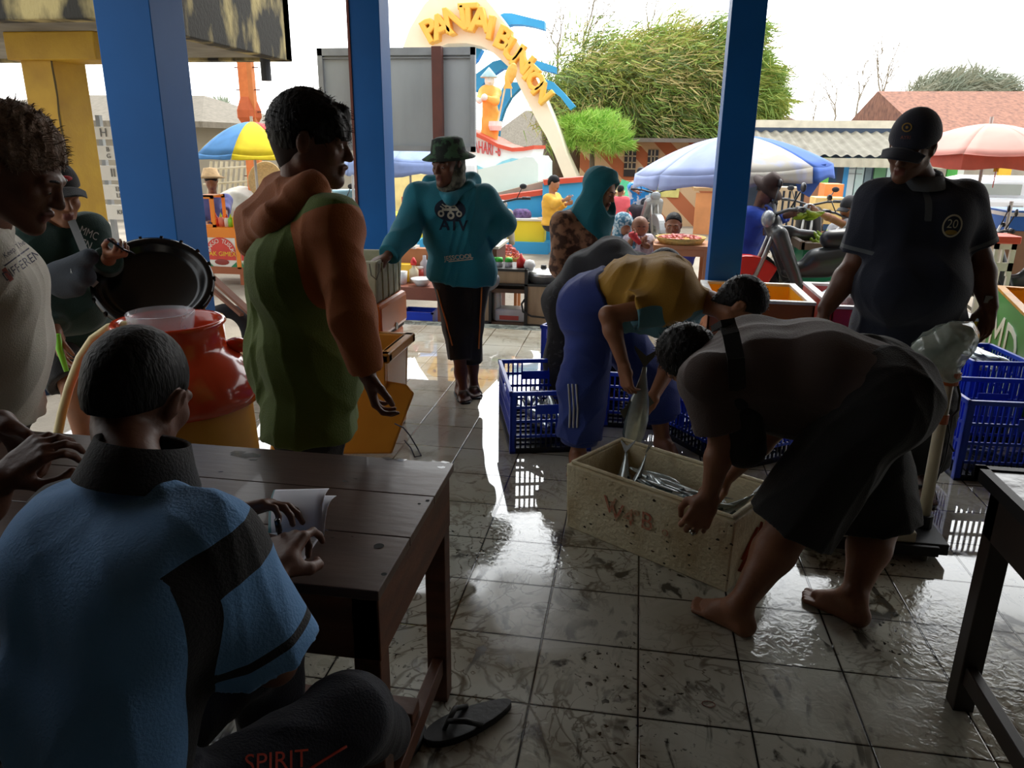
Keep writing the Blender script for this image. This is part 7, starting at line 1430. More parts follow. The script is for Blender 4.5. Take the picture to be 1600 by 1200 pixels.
# ------------------------------------------------------------ people outside
def simple(label, x, Ytop, Y, head_y, s, face, shirtc, trc, skin=SK_M, arms=None, lean=(0, 0), sit=None, vox=.011, hairc=True, sleeves=(.6, .6), foot=None):
    """upright or sitting figure: head centre at pixel (x, head_y), depth Y"""
    H = at(x, head_y, Y); f_ = nrm(A(*face)); ls = nrm(A(f_[1], -f_[0], 0)); N = H+A(-lean[0], -lean[1], -.215*s)-f_*A(1, 1, 0)*.03
    P = N+A(-lean[0]*1.6, -lean[1]*1.6, -.46*s); zg = foot if foot is not None else GZ; d0 = A(0, 0, 1)
    J = dict(P=P, N=N, H=H, ls=ls, face=A(*face), arms=[], legs=[])
    for q, sd in enumerate((1, -1)):
        S = N+ls*.165*s*sd-A(0, 0, .035)
        a = (arms or {}).get(q); 
        if a is None: E, W = S+A(0, 0, -.27*s)+ls*.04*sd, S+A(0, 0, -.5*s)+ls*.04*sd+f_*.06
        else: E, W = [np.asarray(v, float) for v in a]
        J['arms'].append(armspec(E, W, nrm(W-E), A(*(-ls*sd)), side=1 if sd > 0 else -1, curl=.5))
        hz = P+ls*.088*sd*s
        if sit: K = hz+A(f_[0], f_[1], 0)*.4*s+A(0, 0, .0); An = K+A(0, 0, -min(.4*s, max(.08, K[2]-zg-.08)))+A(f_[0], f_[1], 0)*.0
        else: K = hz+A(f_[0], f_[1], 0)*.04+A(0, 0, -(P[2]-zg-.08)*.5); An = A(hz[0], hz[1], zg+.08)
        J['legs'].append(dict(K=K, A=An, T=A(An[0], An[1], zg)+A(f_[0], f_[1], 0)*.17*s))
    t, J, R, hs, body = person(label, J, s, vox, skin, base=A(P[0], P[1], zg))
    shirt(t, J, s, shirtc, vox, off=.018, hem=.06 if not sit else .0, sleeves=sleeves, loose=.02, seed=int(x), amp=.006)
    if trc: trousers(t, J, s, trc, vox, off=.015, loose=.03, seed=int(x)+1, amp=.004)
    if hairc: hair(t, J, R, hs, off=.008 if hairc is True else .004, amp=.002, vox=vox*.8, front=.055 if hairc is True else hairc)
    return t, J, R, hs
roy = cloth('royal_blue_shirt', (36, 76, 186), vscale=3); gsh = cloth('pale_grey_shirt', (176, 180, 186)); yls = cloth('amber_blouse', (244, 184, 66)); pks = cloth('coral_shirt', (232, 96, 106)); nvt = cloth('dark_trousers', (48, 48, 56))
x_ = 1200; Hh = at(x_, 296, 7.6); t, J, R, hs = simple('man in royal blue long-sleeved shirt and brimmed hat standing by the motorbikes', x_, 0, 7.6, 296, .9, (.65, -.45, -.5), roy, nvt, arms={0: (at(1204, 345, 7.4), at(1228, 337, 7.3)), 1: (at(1210, 345, 7.8), at(1232, 336, 7.7))}, sleeves=(1.9, 1.9), skin=SK_D, lean=(.05, 0))
mb = MB(); mb.lathe([(.001, .12), (.07, .11), (.095, .04), (.1, .0), (.17, -.02), (.165, -.03), (.1, -.012)], J['H']+R@A(0, -.01, .04)*hs, 24, R@rotx(-.15)); obj('brimmed_hat', mb, M('hat_dark_brown', (58, 40, 36), .8), t, world=True, smooth=True)
mb = MB(); mb.beam(J['S'][1]+A(0, -.08, .06), J['P']+A(.14, -.16, .2), .03, .01, up=(0, -1, 0)); obj('shoulder_strap', mb, M('tan_strap', (120, 92, 76), .8), t, world=True)
t, J, R, hs = simple('man in grey T-shirt and dark cap holding out green bananas', 1326, 0, 8.9, 326, .98, (-.75, -.6, -.25), gsh, nvt, arms={0: (at(1305, 372, 8.9), at(1290, 368, 8.7)), 1: (at(1300, 342, 8.7), at(1276, 331, 8.5))}, skin=SK_L)
J['arms'] = []; cap(t, J, R, hs, cloth('cap_charcoal', (52, 54, 58)), vox=.008, low=.03)
mb = MB(); mb.grid(lambda u, v: J['S'][0]*(1-u)+(J['P']+A(-.1, -.05, .0))*u+A(-.05+.1*v, -.1, 0)*(1)+A(-.03*math.sin(3*u), 0, 0), 8, 3); o = obj('dark_vest', mb, nvt, t, world=True, smooth=True); o.modifiers.new('s', 'SOLIDIFY').thickness = .02
bng = M('banana_green', (176, 200, 56), .45, vscale=10, rgb2=(130, 170, 50)); bn_me = None
def banana_mesh():
    mb = MB(); mb.tube([(0, 0, 0), (.03, 0, .004), (.07, 0, .016), (.11, 0, .04), (.13, 0, .06)], [.006, .016, .019, .015, .005], 8); return mkmesh('banana', mb.v, mb.f, bng, mb.m, True)
bn_me = banana_mesh()
def bananas(n, c, spread, label, group, seed, ang0=None):
    rs = random.Random(seed)
    for k in range(n):
        o = bpy.data.objects.new('banana', bn_me); COL.objects.link(o); o.location = c+A(rs.uniform(-1, 1)*spread[0], rs.uniform(-1, 1)*spread[1], abs(rs.gauss(0, 1))*spread[2]); o.rotation_euler = (rs.uniform(-.35, .35), rs.uniform(-.15, .25), rs.uniform(0, 6.28)) if ang0 is None else (rs.uniform(-.5, .5), ang0+rs.uniform(-.4, .4), rs.uniform(2.6, 3.6)); o.scale = (1.1, 1.1, 1.1); tag(o, label, 'banana', group)
bananas(16, at(1268, 336, 8.4), (.12, .05, .03), 'green banana of the bunch held out over the square', 'bananas of the held bunch', 3, ang0=.5)
gs_ = thing('banana_stall', 'green sided banana stall with a wooden tray top', 'stall', (at(1305, 420, 8.1)[0], 8.1, GZ)); a_, b_ = at(1256, 385, 8.0), at(1370, 392, 8.0); gpm = M('stall_green', (30, 140, 96), .6, vscale=3); tpw = M('tray_wood', (130, 112, 90), .7, vscale=4)
obj('side_panel', MB().bb((a_[0], 8.0, GZ), (b_[0], 8.6, a_[2]-.02)), gpm, gs_, world=True); mb = MB(); mb.bb((a_[0]-.03, 7.96, a_[2]-.03), (b_[0], 8.0, a_[2]+.04)); mb.bb((a_[0]-.03, 8.6, a_[2]-.03), (b_[0], 8.64, a_[2]+.06)); mb.bb((a_[0]-.05, 7.96, a_[2]-.03), (a_[0], 8.64, a_[2]+.05)); mb.bb((a_[0], 8, a_[2]-.03), (b_[0], 8.6, a_[2])); obj('tray', mb, tpw, gs_, world=True)
bananas(60, at(1310, 382, 8.3)+A(0, 0, -.03), (.26, .2, .05), 'green banana in the heap on the stall tray', 'bananas heaped on the stall', 4)
# woman in yellow, child in coral, rider, cart seller, pink passer-by
simple('woman in amber blouse with tied black hair sitting before the blue wall', 866, 0, 11.9, 286, .9, (.9, -.3, -.3), yls, nvt, sit=True, arms={0: (at(868, 318, 11.7), at(884, 312, 11.6)), 1: (at(874, 322, 11.9), at(888, 318, 11.8))}, skin=SK_L, sleeves=(1.7, 1.7), vox=.014)
simple('child in coral red shirt squatting beside the silver motorbike', 970, 0, 12.6, 297, .62, (.3, .9, -.3), pks, cloth('coral_shorts', (226, 70, 84)), sit=True, vox=.013)
t, J, R, hs = simple('person in white and sky blue shirt sitting on the silver motorbike', 1001, 0, 13.3, 272, .85, (-.1, -1, -.3), cloth('white_blue_shirt', (226, 236, 244), rgb2=(40, 150, 226), vscale=7, thr=(.48, .52)), nvt, sit=True, arms={0: (at(990, 295, 13.1), at(996, 300, 12.9)), 1: (at(1016, 293, 13.1), at(1022, 298, 12.9))}, vox=.014, foot=GZ+.15)
t, J, R, hs = simple('man in violet shirt and straw hat behind the orange cart', 330, 0, 9.3, 283, .95, (.3, -.6, -.3), cloth('violet_shirt', (92, 96, 160)), nvt, arms={0: (at(312, 340, 9.2), at(322, 350, 9.0)), 1: (at(352, 320, 9.3), at(352, 340, 9.0))}, sleeves=(1.5, 1.5), vox=.012)
mb = MB(); mb.lathe([(.001, .13), (.08, .12), (.11, .03), (.19, 0), (.11, .01)], J['H']+A(0, 0, .04), 24); obj('straw_hat', mb, M('straw', (190, 160, 120), .9, vscale=40), t, world=True, smooth=True)
simple('person in pink top and grey shorts seen beyond the polo man\'s right elbow', 1500, 0, 8.6, 345, .78, (-.2, -1, 0), cloth('pink_top', (240, 130, 176)), cloth('grey_shorts', (110, 114, 124)), skin=SK_L, vox=.012)
# ------------------------------------------------------------ woman's children and the seated man
Yk = 6.9; flor = cloth('blue_floral', (200, 220, 228), rgb2=(70, 130, 160), vscale=34, thr=(.45, .55))
t, J, R, hs = simple('girl in a pale blue flowered headscarf standing behind the woman in teal', 974, 0, Yk, 354, .72, (.35, -.9, -.3), flor, cloth('blue_skirt', (60, 90, 130)), skin=SK_L, vox=.008, hairc=False, sleeves=(1.8, 1.8), arms={0: (at(985, 385, 6.8), at(1000, 378, 6.7)), 1: (at(945, 385, 6.9), at(955, 395, 6.8))})
H = J['H']; T = lambda *p: H+R@(A(*p)*hs*1.35)
blob('headscarf', [ell(T(0, -.02, .03), A(.095, .11, .1)*hs*1.3, R, .03), cone(T(0, 0, -.08), T(0, .0, -.17), .085, .11, .04), cone(T(0, -.0, -.16), J['N']+A(0, 0, -.07), .11, .12, .05), sub(ell(T(0, .115, -.01), A(.06, .07, .07)*hs*1.3, R, .015))], .008, flor, t, fold=folds(4, .004))
blob('face', [ell(T(0, .0, 0), A(.08, .1, .105)*hs*1.15, R)], .008, SK_L, t)
t, J, R, hs = simple('bald toddler in white with a red mitten before the mouth', 1000, 0, Yk-.1, 354, .5, (.15, -.95, -.1), cloth('white_flower_top', (222, 218, 226), rgb2=(180, 170, 190), vscale=30), cloth('toddler_shorts', (170, 160, 170)), skin=SK_M, vox=.007, hairc=False, sit=True, arms={0: (at(1012, 385, Yk-.2), at(1002, 378, Yk-.25)), 1: (at(983, 382, Yk-.2), at(990, 368, Yk-.28))}, sleeves=(.8, .8))
J2 = dict(J); blob('head', [ell(J['H'], (.074, .08, .088))], .006, SK_M, t)
eyes(t, dict(H=J['H']), R, .82)
mb = MB(); mb.ball(at(989, 367, Yk-.3), (.04, .04, .03), 12); mb.tube([at(989, 368, Yk-.3), at(1000, 380, Yk-.26)], [.03, .02], 8); obj('mitten', mb, M('red_mitten', (196, 50, 56), .7), t, world=True, smooth=True)
t, J, R, hs = simple('balding man in blue shirt sitting low behind the tray of pink crackers', 1052, 0, 7.45, 352, .96, (-.1, -.95, -.1), cloth('blue_violet_shirt', (66, 92, 196)), cloth('dark_blue_sarong', (40, 60, 110)), sit=True, hairc=.1, vox=.008, arms={0: (at(1076, 420, 7.3), at(1072, 432, 7.1)), 1: (at(1030, 420, 7.3), at(1040, 425, 7.1))}, sleeves=(.7, .7))
eyes(t, J, R, hs)
tb = thing('small_table', 'small light brown wooden table before the seated man in blue', 'table', (at(1062, 440, 6.75)[0], 6.75, GZ)); tm_ = M('light_teak', (190, 130, 86), .6, vscale=4, stretch=(1, 6, 1)); x0, x1, zt = at(1020, 400, 6.55)[0], at(1112, 400, 6.55)[0], at(1060, 384, 6.55)[2]
obj('table_top', MB().bb((x0, 6.55, zt-.03), (x1, 7.0, zt)), tm_, tb, world=True, bevel=.003); obj('apron', MB().bb((x0+.02, 6.57, zt-.09), (x1-.02, 6.6, zt-.03)), tm_, tb, world=True)
for xx in (x0+.01, x1-.06):
    for yy in (6.56, 6.93): obj('leg', MB().bb((xx, yy, GZ), (xx+.05, yy+.05, zt-.03)), tm_, tb, world=True)
wck = M('wicker_tan', (206, 172, 96), .8, vscale=50, bump=.5); pkc = M('pink_crackers', (238, 168, 158), .7, vscale=40, rgb2=(214, 110, 110), thr=(.4, .6), bump=.5)
def tray(label, c, r, h, lab2):
    t = thing('wicker_tray', label, 'tray', c); mb = MB(); mb.lathe([(.001, 0), (r*.8, 0), (r, .04), (r*1.03, .04), (r*.85, -.015), (.001, -.015)], (0, 0, .015), 32); obj('tray', mb, wck, t, smooth=True)
    s_ = thing('crackers', lab2, 'crackers', (c[0], c[1], c[2]+.03)); s_['kind'] = 'stuff'; mb = MB(); rs = random.Random(int(r*1000))
    for k in range(140): a, q = rs.uniform(0, 6.28), rs.random()**.5; mb.box((r*.85*q*math.cos(a), r*.85*q*math.sin(a), h*(1-q*q)*rs.uniform(.6, 1)+.012), (.035, .02, .012), rotz(rs.uniform(0, 3))@rotx(rs.uniform(-.6, .6)))
    o = obj('cracker_heap', mb, pkc, s_); o['kind'] = 'stuff'
tray('round woven tray on the small wooden table', A(at(1063, 381, 6.75)[0], 6.75, zt), .21, .03, 'heap of pink crackers on the tray before the man in blue')
# ------------------------------------------------------------ food stalls just outside the floor
brt = M('brown_bench', (134, 76, 56), .5, vscale=3); bt = thing('stall_bench', 'brown food stall table left of the teal hoodie man, crowded with dishes', 'table', (at(650, 450, 6.9)[0], 6.9, GZ))
x0, x1, zt = at(600, 450, 6.75)[0], at(699, 450, 6.75)[0], at(650, 449, 6.75)[2]; obj('table_top', MB().bb((x0, 6.75, zt-.12), (x1, 7.3, zt)), brt, bt, world=True, bevel=.004)
for xx in (x0, x1-.1): obj('leg', MB().bb((xx, 6.76, GZ), (xx+.09, 6.84, zt-.12)), brt, bt, world=True)
def item(name, label, cat, px, py, Y, prof, m, cap_=None, n=18, z=None):
    p = at(px, py, Y); z0 = z if z is not None else p[2]; t = thing(name, label, cat, (p[0], Y, z0)); mb = MB(); mb.lathe(prof, (0, 0, 0), n); obj(name+'_body', mb, m, t, smooth=True)
    if cap_: mb = MB(); mb.lathe(cap_[0], (0, 0, 0), 12); obj('lid', mb, cap_[1], t, smooth=True)
    return t
bt_prof = lambda r, h: [(.001, 0), (r, 0), (r, h*.7), (r*.4, h*.85), (r*.4, h), (.001, h)]
wpl, ypl, rpl, gpl, clr = M('white_ceramic', (236, 236, 232), .2), M('yellow_plastic', (236, 188, 40), .4), M('red_plastic', (206, 44, 40), .4), M('green_plastic', (60, 190, 60), .4), M('pale_plastic', (220, 222, 226), .2, alpha=.8)
item('bowl', 'white bowl on the brown stall table', 'bowl', 659, 440, 6.85, [(.001, 0), (.05, 0), (.1, .06), (.105, .07), (.09, .06), (.04, .015), (.001, .015)], wpl, z=zt)
item('sauce_bottle', 'cream bottle with a red cap on the stall table', 'bottle', 647, 440, 7.0, bt_prof(.045, .17), M('cream_bottle', (226, 214, 180), .4), ([(.001, .17), (.03, .17), (.03, .2), (.008, .24), (.001, .24)], rpl), z=zt)
item('jar', 'jar of red chilli beside the red-capped bottle', 'jar', 656, 440, 7.1, [(.001, 0), (.04, 0), (.04, .12), (.001, .12)], M('chilli_glass', (200, 90, 80), .2), ([(.001, .12), (.042, .12), (.042, .14), (.001, .14)], wpl), z=zt)
item('bottle', 'tall clear bottle behind the white bowl', 'bottle', 664, 440, 7.15, bt_prof(.045, .24), clr, z=zt); item('cup', 'white cup at the left end of the stall table', 'cup', 629, 440, 6.9, [(.001, 0), (.04, 0), (.05, .12), (.045, .12), (.001, .02)], wpl, z=zt)
t = thing('container', 'yellow box container on the stall table', 'container', (at(634, 440, 7.05)[0], 7.05, zt)); obj('box', MB().bb((-.09, -.06, 0), (.09, .06, .17)), ypl, t, bevel=.01)
t = thing('wooden_rack', 'low wooden rack behind the dishes on the stall table', 'rack', (at(642, 440, 7.22)[0], 7.22, zt)); obj('rack_board', MB().bb((-.2, -.05, 0), (.2, .06, .3)), M('rack_orange_wood', (184, 124, 80), .6), t)
tt = at(633, 407, 7.22); t = thing('egg_tray', 'tray of cream snacks on the wooden rack', 'tray', (tt[0], 7.22, zt+.3)); mb = MB(); mb.bb((-.13, -.08, 0), (.13, .08, .02)); obj('tray', mb, wpl, t)
for k in range(12):
    e = thing('snack_roll', 'cream snack roll on the tray of the wooden rack', 'snack', (tt[0]-.1+.04*(k % 6), 7.18+.07*(k//6), zt+.345), group='snack rolls on the tray'); mb = MB(); mb.ball((0, 0, 0), (.02, .03, .02), 8); obj('roll', mb, M('snack_cream', (226, 206, 170), .6), e, smooth=True)
p = at(648, 396, 7.35); t = thing('fruit_plate', 'plate of yellow fried snacks above the wooden rack', 'plate', p+A(0, 0, -.06)); mb = MB(); mb.lathe([(.001, 0), (.14, .0), (.16, .03), (.001, .01)], (0, 0, 0), 20); obj('plate', mb, M('brown_plate', (140, 110, 80), .5), t); mb = MB(); rs = random.Random(2)
for k in range(22): mb.ball((rs.uniform(-.09, .09), rs.uniform(-.08, .08), rs.uniform(.02, .07)), (.03, .02, .015), 6)
tag(obj('fried_snacks', mb, M('snack_yellow', (226, 170, 60), .6, vscale=20, rgb2=(180, 120, 60)), t, smooth=True), kind='stuff')
# cart with black frame
Yt = 6.85; cw = M('plywood', (186, 160, 128), .6, vscale=3, stretch=(5, 1, 1)); cd_ = M('frame_charcoal', (52, 52, 50), .5); ck = thing('snack_cart', 'plywood snack cart with a charcoal frame and pot, right of the teal hoodie man', 'cart', (at(800, 480, Yt)[0], Yt, GZ))
XX = lambda x: at(x, 440, Yt)[0]; ZZ = lambda y: at(800, y, Yt)[2]
mb = MB(); mb.bb((XX(751), Yt, ZZ(503)), (XX(765), Yt+.4, ZZ(446))); mb.bb((XX(825), Yt, ZZ(505)), (XX(872), Yt+.4, ZZ(446))); mb.bb((XX(766), Yt, ZZ(443)), (XX(820), Yt+.4, ZZ(424))); obj('plywood_panel', mb, cw, ck, world=True)
mb = MB()
for a, b, c, d in ((750, 446, 874, 443), (765, 424, 822, 420), (820, 508, 825, 420), (764, 508, 768, 440), (750, 508, 768, 504), (822, 508, 874, 505)): mb.bb((XX(a), Yt-.02, ZZ(b)), (XX(c), Yt+.42, ZZ(d)))
obj('frame', mb, cd_, ck, world=True); obj('shelf', MB().bb((XX(768), Yt, ZZ(458)), (XX(820), Yt+.4, ZZ(452))).bb((XX(768), Yt, ZZ(508)), (XX(820), Yt+.4, ZZ(504))), M('shelf_brown', (110, 84, 66), .6), ck, world=True)
obj('gas_hose', MB().tube([at(822, 465, Yt-.03), at(815, 475, Yt-.05), at(817, 487, Yt-.05), at(830, 494, Yt-.05), at(856, 497, Yt-.03)], .01, 6), cd_, ck, world=True, smooth=True)
item('steamer_pot', 'silver pot with a domed lid on the snack cart', 'pot', 849, 440, Yt+.2, [(.001, 0), (.17, 0), (.175, .06), (.19, .07), (.17, .09), (.06, .115), (.001, .12)], M('aluminium', (206, 206, 202), .25, metal=.7), ([(.001, .11), (.03, .11), (.025, .15), (.001, .15)], cd_), 32, z=ZZ(443))
for k, (x, c, l) in enumerate(((780, gpl, 'green-capped jar at the left of the snack cart shelf'), (795, gpl, 'second green-capped jar on the snack cart shelf'), (771, gpl, 'green-capped jar nearest the teal hoodie'))): item('jar', l, 'jar', x, 420, Yt+.1, [(.001, 0), (.035, 0), (.035, .05), (.001, .05)], clr, ([(.001, .05), (.04, .05), (.03, .085), (.001, .085)], c), z=ZZ(420))
item('sauce_bottle', 'short red sauce bottle on the snack cart', 'bottle', 814, 420, Yt+.1, [(.001, 0), (.042, 0), (.042, .07), (.02, .09), (.006, .13), (.001, .13)], rpl, z=ZZ(420)); item('kettle', 'small white lamp-like kettle at the end of the snack cart shelf', 'kettle', 827, 424, Yt+.1, [(.001, 0), (.04, .0), (.06, .05), (.04, .09), (.001, .1)], wpl, z=ZZ(424))
t = thing('plastic_box', 'clear plastic box with red food on the lower shelf of the snack cart', 'box', (XX(797), Yt+.12, ZZ(504))); mb = MB(); mb.bb((-.15, -.1, 0), (.15, .1, .12)); obj('tub', mb, M('frosted_box', (224, 220, 222), .3, alpha=.8), t, bevel=.02); obj('food', MB().bb((-.1, -.105, .02), (.08, -.09, .06)), M('food_red', (206, 90, 80), .5), t)
t = thing('plastic_bag', 'white plastic bag standing on the lower shelf of the snack cart', 'bag', (XX(774), Yt+.1, ZZ(504))); blob('bag', [cone(A(XX(774), Yt+.1, ZZ(500)), A(XX(774), Yt+.1, ZZ(465)), .045, .04)], .012, wpl, t)
item('gas_cylinder', 'green gas cylinder under the shelf of the snack cart', 'gas cylinder', 793, 466, Yt+.6, [(.001, 0), (.08, 0), (.1, .04), (.08, .09), (.001, .1)], M('cylinder_green', (120, 170, 60), .5), z=ZZ(470))
hb = thing('plastic_bag', 'grey see-through bag hanging from the counter by the teal hoodie man', 'bag', at(762, 440, 6.7)); blob('bag', [cone(at(764, 420, 6.7), at(762, 440, 6.7), .03, .09), ball(at(768, 438, 6.7), .07)], .012, M('grey_film', (120, 120, 126), .15, alpha=.8, bump=.4), hb, fold=folds(7, .01)); obj('handle', MB().tube([at(764, 420, 6.7), at(760, 400, 6.72), at(764, 395, 6.75), at(768, 420, 6.7)], .004, 5), M('grey_film2', (120, 120, 126), .3), hb, world=True)
cn = thing('stall_counter', 'cream-topped brown counter just right of the teal hoodie man', 'counter', (at(768, 420, 7.1)[0], 7.1, GZ)); obj('body', MB().bb((at(752, 400, 7)[0], 7, GZ), (at(776, 400, 7)[0], 7.5, at(760, 388, 7)[2])), M('counter_maroon', (112, 66, 54), .6), cn, world=True); obj('top', MB().bb((at(750, 400, 7)[0], 6.96, at(760, 388, 7)[2]), (at(780, 400, 7)[0], 7.55, at(760, 384, 7)[2])), M('counter_cream', (214, 206, 190), .5), cn, world=True)
pl_ = thing('stall_pole', 'thin pale pole standing behind the snack cart', 'pole', at(780, 430, 7.4)); pl_.location[2] = GZ; obj('pole', MB().cyl((0, 0, 0), (0, 0, 1.0), .012, n=8), M('pole_white', (220, 220, 216), .5), pl_)
st_ = thing('stool', 'stool holding the basket of pink crackers behind the snack cart', 'stool', (at(791, 410, 7.7)[0], 7.7, GZ)); zz = at(791, 408, 7.7)[2]; obj('seat', MB().bb((-.15, -.15, zz-GZ-.03), (.15, .15, zz-GZ)), tm_, st_)
for sx in (-.12, .12):
    for sy in (-.12, .12): obj('leg', MB().bb((sx-.015, sy-.015, 0), (sx+.015, sy+.015, zz-GZ-.03)), tm_, st_)
tray('round basket behind the snack cart', A(at(791, 410, 7.7)[0], 7.7, zz), .17, .13, 'tall heap of pink crackers in the basket behind the snack cart')
# barrel, yellow wall, pale wall, pole by the mid pillar
t = thing('barrel', 'pale blue plastic barrel seen left of the mid pillar', 'barrel', (at(547, 400, 10.4)[0], 10.4, GZ)); zb_ = at(547, 336, 10.4)[2]; z1_ = at(547, 297, 10.4)[2]; mb = MB(); mb.lathe([(.001, zb_-GZ), (.17, zb_-GZ), (.19, zb_-GZ+.05), (.19, z1_-GZ-.04), (.2, z1_-GZ-.02), (.2, z1_-GZ), (.001, z1_-GZ)], (0, 0, 0), 24); obj('barrel_body', mb, M('barrel_blue', (150, 196, 212), .5), t, smooth=True)
obj('stand', MB().bb((-.2, -.2, 0), (.2, .2, zb_-GZ)), M('bright_yellow_paint', (250, 222, 52), .6), t)
t = thing('display_block', 'yellow painted block with blue foot showing left of the mid pillar', 'block', (at(560, 360, 11.5)[0], 11.5, GZ)); obj('block', MB().bb((-.6, 0, .2), (.9, .7, at(555, 335, 11.5)[2]-GZ)), M('bright_yellow_paint', (250, 222, 52), .6), t); obj('foot', MB().bb((-.65, -.05, 0), (.95, .7, .2)), blw, t)
t = thing('painted_wall', 'pale yellow wall with a red box behind the teal hoodie man', 'wall', (at(650, 300, 13.2)[0], 13.2, GZ)); obj('wall_face', MB().bb((at(560, 300, 13)[0], 13, GZ), (at(690, 300, 13)[0], 13.2, at(640, 272, 13)[2])), M('pale_yellow_wall', (246, 230, 170), .8), t, world=True); obj('red_box', MB().bb((at(627, 300, 12.8)[0], 12.8, at(640, 316, 12.8)[2]), (at(638, 300, 12.8)[0], 13, at(640, 308, 12.8)[2])), rdm, t, world=True)
t = thing('thin_pole', 'thin white pole just left of the mid pillar', 'pole', (at(557, 400, 7.2)[0], 7.2, GZ)); obj('pole', MB().cyl((0, 0, 0), (0, 0, 1.35), .012, n=8), M('pole_white', (220, 220, 216), .5), t)
t = thing('goods_heap', 'pale net bag of goods at the foot of the mid pillar', 'goods', at(555, 385, 7.3)); blob('goods', [ell(at(555, 385, 7.3), (.12, .1, .07)), ball(at(548, 388, 7.2), .06)], .015, M('goods_tan', (206, 170, 140), .8, vscale=20, rgb2=(230, 220, 206)), t, fold=folds(9, .01))
# car, blue cart, fold stool, handcart right of the man in polo
cm = M('car_white', (236, 238, 240), .2, coat=.5, var=.02); gl = M('car_glass', (150, 158, 150), .08, spec=.9, vscale=2); Yq = 10.6; car = thing('car', 'white car parked behind the salmon parasol', 'car', (at(1590, 300, Yq)[0], Yq, GZ)); xc = at(1512, 300, Yq)[0]
zr_, zw_, zs_ = at(1560, 279, Yq)[2]-GZ, at(1560, 309, Yq)[2]-GZ, .25
prof_b = [(0, .25), (0, zw_*.75), (.12, zw_), (4.0, zw_*.98), (4.3, zw_*.8), (4.3, .25)]; x_off = xc-at(1590, 300, Yq)[0]-.5
mb = MB(); mb.prism(prof_b, (x_off, 1.6, 0), (1, 0, 0), (0, 0, 1), 1.6); mb.prism([(.15, zw_-.02), (.55, zr_-.08), (.9, zr_), (2.6, zr_), (3.3, zw_-.02)], (x_off, 1.5, 0), (1, 0, 0), (0, 0, 1), 1.4); obj('car_body', mb, cm, car, bevel=.05)
for a, b in ((.35, 1.15), (1.22, 2.1), (2.16, 2.9)):
    mb = MB(); z_t = zr_-.07; mb.prism([(a, zw_+.03), (a+(.22 if a < .5 else 0), z_t), (b-(.25 if b > 2.5 else 0), z_t), (b, zw_+.03)], (x_off, .092, 0), (1, 0, 0), (0, 0, 1), .01); obj('window', mb, gl, car)
for a in (1.0, 1.95): obj('door_handle', MB().bb((x_off+a, -.03, zw_-.12), (x_off+a+.16, .0, zw_-.09)), chrome, car)
for a in (.75, 3.4): 
    mb = MB(); mb.cyl((x_off+a, -.02, .3), (x_off+a, .2, .3), .3, n=28); w_ = obj('wheel', mb, tyre, car, smooth=False); mb = MB(); mb.cyl((x_off+a, -.03, .3), (x_off+a, .0, .3), .19, n=20); obj('hubcap', mb, chrome, w_)
Yv = 8.3; vx = lambda x: at(x, 350, Yv)[0]; vz = lambda y: at(1580, y, Yv)[2]; bc = thing('ice_cart', 'blue box cart with a white rim and pole at the right edge', 'cart', (vx(1585), Yv, GZ))
obj('box', MB().bb((vx(1570), Yv, vz(361)), (vx(1650), Yv+.5, vz(338))), M('cart_blue', (44, 108, 196), .5, var=.05), bc, world=True, bevel=.01); obj('white_rim', MB().bb((vx(1568), Yv-.01, vz(338)), (vx(1652), Yv+.52, vz(332))), wpl, bc, world=True); obj('blue_top', MB().bb((vx(1568), Yv-.01, vz(332)), (vx(1652), Yv+.5, vz(329))), M('cart_blue', (44, 108, 196), .5), bc, world=True)
obj('pole', MB().cyl((vx(1569), Yv-.05, GZ), (vx(1570), Yv-.05, vz(314)), .018, n=8), wpl, bc, world=True)
mb = MB(); mb.bb((vx(1572), Yv, GZ+.3), (vx(1650), Yv+.5, vz(361))); obj('under_box', mb, M('brown_cart', (150, 110, 80), .6), bc, world=True)
for xx in (1585, 1640): obj('wheel', MB().cyl((vx(xx), Yv-.04, GZ+.2), (vx(xx), Yv+.0, GZ+.2), .2, n=20), tyre, bc, world=True)
Yf = 6.7; fx = lambda x: at(x, 400, Yf)[0]; fz = lambda y: at(1575, y, Yf)[2]; fs_ = thing('folding_stool', 'white plastic folding stool with a red top at the right edge', 'stool', (fx(1572), Yf, GZ)); rt_, wt_ = M('stool_coral', (236, 96, 74), .4), M('stool_white', (246, 240, 226), .5)
obj('seat', MB().bb((fx(1552), Yf-.02, fz(381)), (fx(1590), Yf+.25, fz(369))), rt_, fs_, world=True, bevel=.01)
mb = MB()
for a, b, c, d in ((1553, 432, 1559, 381), (1578, 432, 1586, 381), (1553, 390, 1586, 381), (1553, 424, 1586, 411), (1565, 411, 1568, 390)): mb.bb((fx(a), Yf, fz(b)), (fx(c), Yf+.03, fz(d)))
obj('leg_panel', mb, wt_, fs_, world=True); obj('leg_panel', MB().bb((fx(1554), Yf+.2, GZ), (fx(1586), Yf+.23, fz(381))), wt_, fs_, world=True); obj('leg_panel', MB().bb((fx(1553), Yf, GZ), (fx(1559), Yf+.03, fz(432))).bb((fx(1580), Yf, GZ), (fx(1586), Yf+.03, fz(432))), wt_, fs_, world=True)
motorbike('dark motorbike with grey cover behind the folding stool', 1640, 7.5, math.pi-.3, M('bike_charcoal', (62, 66, 66), .3), plast)
t = thing('yellow_tag', 'yellow tag hanging from the salmon parasol', 'tag', at(1557, 262, 7.5)); obj('tag', MB().box((0, 0, 0), (.04, .005, .07)), ypl, t); obj('string', MB().cyl((0, 0, -.17), (0, 0, .1), .004, n=6), redf, t)
